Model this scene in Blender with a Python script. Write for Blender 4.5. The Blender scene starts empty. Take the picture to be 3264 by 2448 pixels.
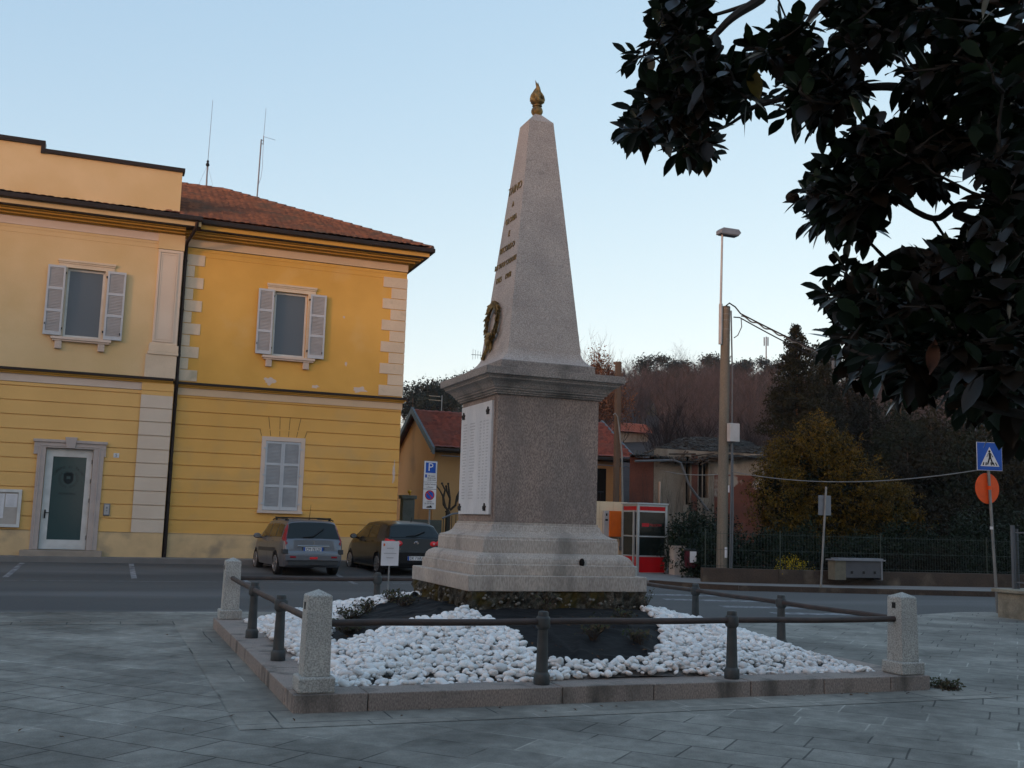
import bpy, bmesh, math, random
import numpy as np
from mathutils import Vector, Matrix, Quaternion
R = math.radians
PI = math.pi
sc = bpy.context.scene
COL = sc.collection
random.seed(7)

# ------------------------------------------------------------------ camera
H = 1.6
FPX, PITCH, ROLL, YAW = 3316.67, .130858, .03056, .369461
_F = np.array([math.sin(YAW)*math.cos(PITCH), math.cos(YAW)*math.cos(PITCH), math.sin(PITCH)])
_R0 = np.array([math.cos(YAW), -math.sin(YAW), 0.0])
_U0 = np.cross(_R0, _F)
_R = _R0*math.cos(ROLL)+_U0*math.sin(ROLL)
_U = -_R0*math.sin(ROLL)+_U0*math.cos(ROLL)
cam = bpy.data.cameras.new('camera')
camo = bpy.data.objects.new('camera', cam)
COL.objects.link(camo)
cam.sensor_fit = 'HORIZONTAL'
cam.sensor_width = 36.0
cam.lens = FPX/3264*36
cam.clip_start = .05
cam.clip_end = 3000
camo.matrix_world = Matrix(((_R[0], _U[0], -_F[0], 0), (_R[1], _U[1], -_F[1], 0), (_R[2], _U[2], -_F[2], H), (0, 0, 0, 1)))
sc.camera = camo
sc.view_settings.view_transform = 'Standard'
sc.view_settings.look = 'None'
sc.view_settings.gamma = 1
sc.view_settings.exposure = 2.43

# ------------------------------------------------------------------ sky and sun (dusk, low sun behind the camera on the left)
SUN_EL, SUN_AZ = 6.0, 240.0
w = bpy.data.worlds.new("World")
sc.world = w
w.use_nodes = True
nt = w.node_tree
sky = nt.nodes.new('ShaderNodeTexSky')
sky.sky_type = 'NISHITA'
sky.sun_disc = False
sky.sun_elevation = R(SUN_EL)
sky.sun_rotation = R(SUN_AZ)
sky.air_density = .7
sky.dust_density = 1.0
sky.ozone_density = 2.0
sp_ = nt.nodes.new('ShaderNodeSeparateColor')
cb_ = nt.nodes.new('ShaderNodeCombineColor')
nt.links.new(sky.outputs[0], sp_.inputs[0])
for i_, (g_, k_) in enumerate(((.64, .925), (.46, .835), (.28, .89))):   # soft dusk grading of the whole sky
    pw = nt.nodes.new('ShaderNodeMath'); pw.operation = 'POWER'; pw.inputs[1].default_value = g_
    ml = nt.nodes.new('ShaderNodeMath'); ml.operation = 'MULTIPLY'; ml.inputs[1].default_value = k_
    nt.links.new(sp_.outputs[i_], pw.inputs[0]); nt.links.new(pw.outputs[0], ml.inputs[0]); nt.links.new(ml.outputs[0], cb_.inputs[i_])
nt.links.new(cb_.outputs[0], nt.nodes['Background'].inputs[0])
nt.nodes['Background'].inputs[1].default_value = .15
sl = bpy.data.lights.new('sun', 'SUN')
sl.energy = .22
sl.angle = R(5)
sl.color = (1, .52, .25)
so = bpy.data.objects.new('sun', sl)
COL.objects.link(so)
_s = Vector((math.sin(R(SUN_AZ))*math.cos(R(SUN_EL)), math.cos(R(SUN_AZ))*math.cos(R(SUN_EL)), math.sin(R(SUN_EL))))
so.rotation_euler = _s.to_track_quat('Z', 'Y').to_euler()
so.location = (-20, -20, 30)

# ------------------------------------------------------------------ helpers
def ray(u, v):
    return _F+_R*((u-1632)/FPX)-_U*((v-1224)/FPX)

def link(o, parent=None):
    COL.objects.link(o)
    if parent is not None:
        o.parent = parent
    return o

def origin_of(o):
    p = Vector((0, 0, 0))
    while o is not None:
        p += Vector(o.location)
        o = o.parent
    return p

def tag(o, label=None, cat=None, group=None, kind=None):
    if label: o['label'] = label
    if cat: o['category'] = cat
    if group: o['group'] = group
    if kind: o['kind'] = kind
    return o

def thing(name, label, cat, loc=(0, 0, 0), group=None):
    o = bpy.data.objects.new(name, None)
    COL.objects.link(o)
    o.location = loc
    o.empty_display_size = .2
    return tag(o, label, cat, group)

def copy_tree(o, parent=None):
    c = o.copy()
    COL.objects.link(c)
    c.parent = parent
    for ch in list(o.children):
        copy_tree(ch, c)
    return c

class MB:
    def __init__(s):
        s.v = []; s.f = []; s.n = 0; s.uv = None
    def add(s, vs, fs):
        k = s.n
        s.v.extend([tuple(p) for p in vs]); s.n += len(vs)
        s.f.extend([tuple(i+k for i in f) for f in fs])
        return s
    def box(s, x0, x1, y0, y1, z0, z1):
        vs = [(x, y, z) for z in (z0, z1) for y in (y0, y1) for x in (x0, x1)]
        return s.add(vs, [(0, 2, 3, 1), (4, 5, 7, 6), (0, 1, 5, 4), (2, 6, 7, 3), (0, 4, 6, 2), (1, 3, 7, 5)])
    def obox(s, c, ax, ay, az):
        c, ax, ay, az = (Vector(q) for q in (c, ax, ay, az))
        vs = [c+ax*i+ay*j+az*k for k in (-1, 1) for j in (-1, 1) for i in (-1, 1)]
        return s.add(vs, [(0, 2, 3, 1), (4, 5, 7, 6), (0, 1, 5, 4), (2, 6, 7, 3), (0, 4, 6, 2), (1, 3, 7, 5)])
    def tube(s, pts, rad, n=8, caps=True):
        pts = [Vector(p) for p in pts]
        if not hasattr(rad, '__len__'): rad = [rad]*len(pts)
        vs = []; fs = []
        prev = None
        for i, p in enumerate(pts):
            d = (pts[min(i+1, len(pts)-1)]-pts[max(i-1, 0)])
            d = d.normalized() if d.length > 1e-9 else Vector((0, 0, 1))
            if prev is None:
                a = Vector((0, 0, 1)) if abs(d.z) < .9 else Vector((1, 0, 0))
                e1 = d.cross(a).normalized()
            else:
                e1 = (prev-d*prev.dot(d)).normalized()
            prev = e1
            e2 = d.cross(e1)
            for k in range(n):
                t = 2*PI*k/n
                vs.append(p+(e1*math.cos(t)+e2*math.sin(t))*rad[i])
        for i in range(len(pts)-1):
            for k in range(n):
                a = i*n+k; b = i*n+(k+1) % n
                fs.append((a, b, b+n, a+n))
        if caps:
            fs.append(tuple(range(n-1, -1, -1)))
            fs.append(tuple(range((len(pts)-1)*n, len(pts)*n)))
        return s.add(vs, fs)
    def cyl(s, p0, p1, r0, r1=None, n=12):
        return s.tube([p0, p1], [r0, r0 if r1 is None else r1], n)
    def lathe(s, prof, c=(0, 0, 0), n=16, square=False, rot=0.0):
        vs = []; fs = []
        if square: n = 4; rot = PI/4
        for (r, z) in prof:
            for k in range(n):
                t = 2*PI*k/n+rot
                rr = r*math.sqrt(2) if square else r
                vs.append((c[0]+rr*math.cos(t), c[1]+rr*math.sin(t), c[2]+z))
        for i in range(len(prof)-1):
            for k in range(n):
                a = i*n+k; b = i*n+(k+1) % n
                fs.append((a, b, b+n, a+n))
        fs.append(tuple(range(n-1, -1, -1)))
        fs.append(tuple(range((len(prof)-1)*n, len(prof)*n)))
        return s.add(vs, fs)
    def prism(s, poly, o, ex, ey, ez):
        """polygon (2d) in the ex,ey plane at o, thickened along ez (a vector)"""
        o, ex, ey, ez = (Vector(q) for q in (o, ex, ey, ez))
        n = len(poly)
        vs = [o+ex*a+ey*b for a, b in poly]+[o+ex*a+ey*b+ez for a, b in poly]
        fs = [tuple(range(n-1, -1, -1)), tuple(range(n, 2*n))]
        for i in range(n):
            j = (i+1) % n
            fs.append((i, j, j+n, i+n))
        return s.add(vs, fs)
    def ball(s, c, r, seg=10, rings=6):
        if not hasattr(r, '__len__'): r = (r, r, r)
        vs = [(c[0], c[1], c[2]-r[2])]
        for i in range(1, rings):
            ph = -PI/2+PI*i/rings
            for k in range(seg):
                t = 2*PI*k/seg
                vs.append((c[0]+r[0]*math.cos(ph)*math.cos(t), c[1]+r[1]*math.cos(ph)*math.sin(t), c[2]+r[2]*math.sin(ph)))
        vs.append((c[0], c[1], c[2]+r[2]))
        fs = [(0, 1+(k+1) % seg, 1+k) for k in range(seg)]
        for i in range(rings-2):
            for k in range(seg):
                a = 1+i*seg+k; b = 1+i*seg+(k+1) % seg
                fs.append((a, b, b+seg, a+seg))
        L = len(vs)-1; b0 = 1+(rings-2)*seg
        fs += [(b0+k, b0+(k+1) % seg, L) for k in range(seg)]
        return s.add(vs, fs)
    def build(s, name, mat, parent=None, smooth=False, bevel=0, loc=None, fix=True):
        me = bpy.data.meshes.new(name)
        o0 = origin_of(parent) if parent is not None else Vector(loc or (0, 0, 0))
        me.from_pydata([(x-o0.x, y-o0.y, z-o0.z) for x, y, z in s.v], [], s.f)
        if fix:
            bm = bmesh.new(); bm.from_mesh(me)
            bmesh.ops.recalc_face_normals(bm, faces=bm.faces)
            bm.to_mesh(me); bm.free()
        me.update()
        if smooth:
            me.polygons.foreach_set('use_smooth', [True]*len(me.polygons))
            if smooth != 'all':
                try: me.set_sharp_from_angle(angle=R(smooth if smooth is not True else 40))
                except Exception: pass
        o = bpy.data.objects.new(name, me)
        if mat: me.materials.append(mat)
        if parent is None: o.location = o0
        link(o, parent)
        if bevel:
            b = o.modifiers.new('bevel', 'BEVEL'); b.width = bevel; b.segments = 2; b.limit_method = 'ANGLE'; b.angle_limit = R(35)
        return o

def raw_mesh(name, V, Fc, mat, parent=None, loc=(0, 0, 0), smooth=True):
    """fast numpy mesh: V (n,3), Fc (m,k) all faces with k corners"""
    me = bpy.data.meshes.new(name)
    o0 = origin_of(parent) if parent is not None else Vector(loc)
    V = np.asarray(V, float)-np.array(o0)
    Fc = np.asarray(Fc, np.int32); m, k = Fc.shape
    me.vertices.add(len(V)); me.vertices.foreach_set('co', V.ravel())
    me.loops.add(m*k); me.loops.foreach_set('vertex_index', Fc.ravel())
    me.polygons.add(m); me.polygons.foreach_set('loop_start', np.arange(m, dtype=np.int32)*k)
    me.polygons.foreach_set('loop_total', np.full(m, k, np.int32))
    me.update(calc_edges=True)
    if smooth: me.polygons.foreach_set('use_smooth', [True]*m)
    o = bpy.data.objects.new(name, me)
    if mat: me.materials.append(mat)
    if parent is None: o.location = o0
    return link(o, parent)

# ------------------------------------------------------------------ materials
def mat(name, c1, c2=None, rough=.8, scale=3.0, bump=0.0, bscale=40.0, fine=0.0, fscale=120.0, metal=0.0, spec=.22,
        dirt=None, dscale=1.2, dth=(.55, .7), stretch=(1, 1, 1), emit=None, coat=0.0):
    m = bpy.data.materials.new(name); m.use_nodes = True
    t = m.node_tree; N = t.nodes; L = t.links
    b = N['Principled BSDF']
    b.inputs['Roughness'].default_value = rough
    b.inputs['Metallic'].default_value = metal
    b.inputs['Specular IOR Level'].default_value = spec
    b.inputs['Coat Weight'].default_value = coat
    co = N.new('ShaderNodeTexCoord')
    mp = N.new('ShaderNodeMapping'); mp.inputs['Scale'].default_value = stretch
    L.new(co.outputs['Object'], mp.inputs[0])
    def noise(sc_, det=4, src=None):
        n = N.new('ShaderNodeTexNoise'); n.inputs['Scale'].default_value = sc_; n.inputs['Detail'].default_value = det
        L.new((src or mp).outputs[0], n.inputs['Vector']); return n
    def mix(fac, a, bb, blend='MIX'):
        x = N.new('ShaderNodeMix'); x.data_type = 'RGBA'; x.blend_type = blend
        for sock, val in ((0, fac), (6, a), (7, bb)):
            if hasattr(val, 'is_linked') or hasattr(val, 'links'): L.new(val, x.inputs[sock])
            elif sock == 0: x.inputs[0].default_value = val
            else: x.inputs[sock].default_value = (*val, 1)
        return x.outputs[2]
    def ramp(src, a, bb):
        r = N.new('ShaderNodeMapRange'); r.inputs[1].default_value = a; r.inputs[2].default_value = bb
        L.new(src, r.inputs[0]); return r.outputs[0]
    col = None
    if c2 is None: c2 = tuple(x*.85 for x in c1)
    n1 = noise(scale, 5)
    col = mix(ramp(n1.outputs[0], .35, .65), c1, c2)
    if fine:
        n2 = noise(fscale, 2, co if False else mp)
        r = ramp(n2.outputs[0], .35, .65)
        lo = N.new('ShaderNodeMapRange'); lo.inputs[3].default_value = 1-fine; lo.inputs[4].default_value = 1+fine
        L.new(r, lo.inputs[0])
        cc = N.new('ShaderNodeVectorMath'); cc.operation = 'SCALE'
        L.new(col, cc.inputs[0]); L.new(lo.outputs[0], cc.inputs['Scale'])
        col = cc.outputs[0]
    if dirt is not None:
        n3 = noise(dscale, 8)
        col = mix(ramp(n3.outputs[0], dth[0], dth[1]), col, dirt)
    L.new(col, b.inputs['Base Color'])
    if bump:
        nb = noise(bscale, 3)
        bp = N.new('ShaderNodeBump'); bp.inputs['Strength'].default_value = bump; bp.inputs['Distance'].default_value = .02
        L.new(nb.outputs[0], bp.inputs['Height']); L.new(bp.outputs[0], b.inputs['Normal'])
    if emit:
        b.inputs['Emission Color'].default_value = (*emit[:3], 1); b.inputs['Emission Strength'].default_value = emit[3]
    m['_'] = 0
    return m

def leafmat(name, c1, c2, rough=.6, under=None, spec=.12, isl=True):
    m = bpy.data.materials.new(name); m.use_nodes = True
    t = m.node_tree; N = t.nodes; L = t.links
    b = N['Principled BSDF']; b.inputs['Roughness'].default_value = rough
    b.inputs['Specular IOR Level'].default_value = spec
    g = N.new('ShaderNodeNewGeometry')
    co = N.new('ShaderNodeTexCoord')
    n = N.new('ShaderNodeTexNoise'); n.inputs['Scale'].default_value = .9; n.inputs['Detail'].default_value = 3
    L.new(co.outputs['Object'], n.inputs['Vector'])
    a = N.new('ShaderNodeMath'); a.operation = 'ADD'
    L.new(n.outputs[0], a.inputs[0]); L.new(g.outputs['Random Per Island'], a.inputs[1])
    r = N.new('ShaderNodeMapRange'); r.inputs[1].default_value = .5; r.inputs[2].default_value = 1.4
    L.new(a.outputs[0], r.inputs[0])
    x = N.new('ShaderNodeMix'); x.data_type = 'RGBA'
    x.inputs[6].default_value = (*c1, 1); x.inputs[7].default_value = (*c2, 1)
    L.new(r.outputs[0], x.inputs[0])
    out = x.outputs[2]
    if under:
        y = N.new('ShaderNodeMix'); y.data_type = 'RGBA'; y.inputs[7].default_value = (*under, 1)
        L.new(out, y.inputs[6]); L.new(g.outputs['Backfacing'], y.inputs[0]); out = y.outputs[2]
    L.new(out, b.inputs['Base Color'])
    return m

def glassmat(name, col, rough=.08, alpha=None):
    m = bpy.data.materials.new(name); m.use_nodes = True
    b = m.node_tree.nodes['Principled BSDF']
    b.inputs['Base Color'].default_value = (*col, 1); b.inputs['Roughness'].default_value = rough
    b.inputs['Specular IOR Level'].default_value = .35
    if alpha is not None: b.inputs['Alpha'].default_value = alpha
    return m

M = {}
M['granite'] = mat('granite', (.44, .385, .345), (.37, .325, .295), .75, 2.5, .2, 60, .27, 85, dirt=(.12, .115, .10), dscale=2.2, dth=(.62, .8))
M['granite_base'] = mat('granite base', (.45, .395, .345), (.36, .32, .285), .75, 2.2, .2, 50, .2, 70, dirt=(.19, .18, .16), dscale=3.2, dth=(.55, .8), stretch=(1, 1, .3))
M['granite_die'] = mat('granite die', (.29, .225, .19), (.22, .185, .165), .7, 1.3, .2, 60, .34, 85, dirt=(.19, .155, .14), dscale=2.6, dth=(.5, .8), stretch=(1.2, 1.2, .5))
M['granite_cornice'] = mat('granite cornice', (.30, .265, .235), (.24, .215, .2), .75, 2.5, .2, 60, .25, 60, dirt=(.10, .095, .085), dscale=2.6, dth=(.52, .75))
M['marble'] = mat('white marble', (.66, .67, .68), (.56, .58, .60), .4, 3, 0, 40, .05, 60, stretch=(1, 1, .3))
M['engrave'] = mat('engraving grey', (.42, .43, .45), None, .8)
M['bronze'] = mat('gilded bronze', (.30, .20, .07), (.10, .075, .038), .55, 14, .3, 60, metal=.3)
M['dark_bronze'] = mat('dark bronze', (.07, .06, .055), (.04, .04, .04), .5, 14, metal=.6)
M['greystone'] = mat('grey footing stones', (.24, .23, .20), (.12, .115, .10), .9, 9, .3, 60)
M['rubble'] = mat('mossy rubble', (.085, .078, .062), (.018, .017, .014), .95, 14, 1.0, 22, .4, 60, dirt=(.055, .042, .012), dscale=3.5, dth=(.5, .62))
M['kerb'] = mat('pink granite kerb', (.29, .24, .21), (.24, .205, .185), .8, 2.0, .15, 60, .28, 110, dirt=(.075, .07, .062), dscale=3.2, dth=(.54, .72), stretch=(1, 1, .4))
M['post'] = mat('grey granite post', (.40, .40, .375), (.33, .33, .31), .85, 4, .35, 50, .28, 75, dirt=(.10, .10, .08), dscale=4, dth=(.62, .85))
M['iron'] = mat('dark painted iron', (.075, .08, .08), (.055, .06, .062), .55, 8, .05, 60, metal=.3)
M['rail'] = mat('rusty rail', (.085, .062, .055), (.06, .05, .047), .6, 6, .1, 60, metal=.3)
M['fabric'] = mat('weed fabric', (.006, .006, .007), (.012, .012, .013), .8, 5, .8, 9, stretch=(1, 1, 1))
M['wallL_up'] = mat('peach plaster', (.66, .49, .27), (.60, .44, .235), .9, .5, .1, 30, .03, 90, dirt=(.56, .40, .19), dscale=.7, dth=(.45, .8))
M['wallR_up'] = mat('orange plaster', (.68, .39, .095), (.58, .33, .075), .9, .6, .1, 30, .03, 90, dirt=(.66, .43, .17), dscale=.8, dth=(.55, .85))  # orange plaster, with the upper wall's sunset glow also put into the colour
M['wallL_lo'] = mat('yellow plaster', (.72, .45, .165), (.65, .40, .145), .9, .6, .1, 30, .03, 90)
M['wallR_lo'] = mat('yellow plaster deep', (.72, .415, .12), (.64, .365, .10), .9, .6, .1, 30, .03, 90, dirt=(.56, .36, .14), dscale=1.1, dth=(.5, .8))
M['plinth'] = mat('plinth plaster', (.64, .46, .25), (.54, .39, .22), .95, 2.5, .1, 40, .05, 90, dirt=(.34, .27, .18), dscale=1.3, dth=(.55, .72))
M['ochre'] = mat('ochre cornice', (.50, .28, .06), (.44, .24, .045), .9, 1, dirt=(.35, .20, .06), dscale=1.0, dth=(.6, .8), stretch=(.4, 1, 1))
M['cream'] = mat('cream band', (.60, .50, .43), (.56, .46, .38), .9, 1.4, .05, 40)
M['creamR'] = mat('weathered cream band', (.62, .46, .30), (.56, .42, .28), .9, 1.4, .05, 40, dirt=(.42, .35, .26), dscale=2, dth=(.62, .7))
M['quoin'] = mat('cream quoin', (.62, .51, .38), (.56, .46, .34), .9, 2, .15, 30, .05, 60, dirt=(.42, .37, .27), dscale=1.6, dth=(.6, .72))
M['pilaster'] = mat('pale pilaster', (.62, .53, .43), (.58, .485, .39), .9, 1, .05, 40, .02, 60)
M['stoneframe'] = mat('pinkish stone frame', (.44, .375, .34), (.38, .33, .31), .8, 3, .05, 60, .08, 90)
M['groove'] = mat('joint line', (.20, .12, .045), None, .95)
M['gutter'] = mat('dark brown sheet metal', (.035, .025, .022), (.028, .022, .02), .5, 3, metal=.4)
M['copper'] = mat('verdigris copper', (.12, .19, .17), (.09, .13, .12), .6, 6)
M['white'] = mat('white window paint', (.60, .61, .60), None, .5, 4)
M['shutter'] = mat('pale grey shutter', (.46, .49, .52), (.42, .45, .48), .6, 3)
M['shutter_tan'] = mat('grey louvre', (.44, .43, .43), None, .7, 3)
M['pane'] = glassmat('blind behind glass', (.085, .105, .13), .2)
M['doorglass'] = glassmat('dark green door glass', (.03, .065, .07), .12)
M['decal'] = mat('dark decal', (.012, .02, .022), None, .7)
M['black'] = mat('black plastic', (.012, .012, .013), None, .5)
M['tile'] = None
M['plaza_gap'] = None
M['louvre'] = mat('lower louvre', (.37, .39, .41), None, .7, 3)  # darker than the frame: shade between the fine slats averaged into the colour
M['apricot_lit'] = mat('apricot render', (.60, .32, .14), (.55, .29, .12), .9, .7, .05, 40, .04, 60, dirt=(.30, .17, .10), dscale=.55, dth=(.54, .72), stretch=(1, 1, .6))  # sunward gable: warm light put into the render colour, stains on top
M['apricot_shaded'] = mat('shaded apricot render', (.50, .29, .13), (.46, .26, .115), .9, .7, .05, 40)  # same apricot render, shade of the less lit walls put into the colour
M['slate_trim'] = mat('blue grey fascia', (.11, .125, .14), None, .6)
M['concrete'] = mat('concrete', (.18, .163, .132), (.14, .128, .105), .9, 1.5, .2, 40, .12, 60, dirt=(.20, .11, .055), dscale=1.0, dth=(.58, .72), stretch=(1, 1, .35))
M['greyconcrete'] = mat('mossy concrete', (.13, .135, .125), (.09, .095, .085), .95, 2, .3, 30, .15, 40)
M['galv'] = mat('galvanised steel', (.22, .23, .23), (.17, .18, .18), .5, 6, metal=.3)
M['lampgrey'] = mat('pale grey metal', (.42, .42, .42), None, .6, metal=.2)
M['signback'] = mat('grey sign back', (.20, .215, .24), None, .55, metal=.3)
M['signwhite'] = mat('sign white', (.62, .64, .66), None, .5)
M['signblue'] = mat('sign blue', (.012, .085, .42), None, .45)
M['signred'] = mat('sign red', (.40, .02, .03), None, .45)
M['signblack'] = mat('sign black', (.012, .012, .014), None, .6)
M['signorange'] = mat('orange red sign back', (.72, .09, .012), (.62, .075, .01), .5, 6)
M['boothred'] = mat('booth red', (.42, .004, .008), None, .45)
M['alu'] = mat('aluminium frame', (.40, .44, .46), None, .4, metal=.4)
M['boothglass'] = glassmat('booth glass', (.008, .013, .012), .15, .93)
M['creamtile'] = mat('cream cladding', (.62, .52, .36), (.58, .48, .33), .7, 2)
M['orangebox'] = mat('orange cabinet', (.62, .13, .012), (.55, .11, .01), .6, 5)
M['greybox'] = mat('light grey box', (.42, .43, .44), (.37, .38, .38), .7, 4)
M['beigebox'] = mat('beige cabinet', (.40, .37, .34), (.36, .34, .31), .8, 4)
M['sidegrey'] = mat('dull grey door', (.075, .08, .09), None, .6)
M['greystucco'] = mat('dull concrete', (.16, .15, .115), (.11, .105, .085), .9, 4)
M['bin'] = mat('maroon bin', (.07, .012, .022), None, .5)
M['paper'] = mat('paper', (.66, .67, .70), None, .8)
M['brownwall'] = mat('dark brown wall', (.065, .05, .04), (.045, .037, .031), .95, 2, .3, 20, .15, 40, dirt=(.13, .11, .085), dscale=1.5, dth=(.58, .75))
M['stucco'] = mat('stained stucco wall', (.30, .28, .22), (.22, .205, .165), .95, 2.0, .2, 30, .12, 40, dirt=(.09, .09, .07), dscale=2, dth=(.5, .75))
M['fencewire'] = mat('green grey wire', (.04, .055, .046), None, .6)
M['wood'] = mat('weathered wood', (.12, .085, .06), (.09, .065, .05), .9, 4, .2, 30, stretch=(1, 1, .1))
M['bark'] = mat('bark', (.065, .05, .038), (.045, .036, .03), .95, 6, .4, 25)
M['redbark'] = mat('reddish bark', (.26, .115, .055), (.19, .09, .05), .95, 6, .4, 25)
M['magbark'] = mat('magnolia bark', (.035, .03, .026), (.025, .022, .02), .9, 6, .3, 30)
M['ruin_red'] = mat('peeling red plaster', (.14, .052, .036), (.10, .043, .032), .95, 1.2, .2, 20, .1, 30, dirt=(.26, .235, .20), dscale=.75, dth=(.60, .64))
M['ruin_pale'] = mat('peeling pale plaster', (.25, .23, .19), (.155, .135, .11), .95, .9, .2, 20, .1, 30, dirt=(.10, .08, .06), dscale=1.1, dth=(.5, .68), stretch=(1, 1, .5))
M['slate'] = mat('old slate', (.040, .038, .035), (.012, .012, .011), .95, 3, .6, 10, .4, 9)
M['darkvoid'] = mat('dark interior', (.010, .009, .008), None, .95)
M['tyre'] = mat('tyre', (.018, .018, .019), None, .85)
M['rim'] = mat('alloy rim', (.40, .40, .42), None, .35, metal=.8)
M['silverpaint'] = mat('blue silver paint', (.155, .165, .185), (.145, .155, .175), .32, 5, metal=.5, coat=.3)
M['blackpaint'] = mat('black paint', (.006, .006, .007), None, .3, 5, spec=.25, coat=.25)
M['carglass'] = glassmat('car glass', (.012, .016, .017), .04)
M['tail'] = glassmat('tail light', (.24, .012, .02), .15)
M['tail_bright'] = glassmat('bright tail light', (.60, .03, .035), .15)
M['tail_lens'] = glassmat('pale lamp lens', (.55, .30, .30), .15)
M['chrome'] = mat('chrome', (.6, .6, .62), None, .2, metal=1, spec=.5)
M['trim'] = mat('grey trim', (.05, .055, .06), None, .5)
M['plateblue'] = mat('plate blue', (.02, .09, .40), None, .5)
M['pebble'] = leafmat('white pebbles', (.88, .87, .85), (.66, .655, .65), .6)
M['asphalt'] = mat('asphalt', (.090, .090, .090), (.070, .071, .073), .9, .35, .15, 90, .16, 60, dirt=(.125, .125, .126), dscale=.22, dth=(.5, .62), stretch=(.25, 1, 1))
M['roadpaint'] = mat('worn road paint', (.30, .31, .33), (.12, .125, .135), .85, 5, dirt=(.075, .08, .088), dscale=7, dth=(.52, .62))
M['grit'] = mat('pale grit', (.26, .255, .25), (.12, .115, .11), .95, 9)
M['soil'] = mat('soil', (.06, .048, .035), (.045, .038, .03), .95, .3)
M['stonestep'] = mat('worn step', (.33, .28, .23), (.27, .23, .19), .9, 3)
M['stonewalk'] = mat('pavement stone', (.20, .19, .18), (.16, .155, .15), .9, 1.5, .1, 40, .1, 60)

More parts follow.
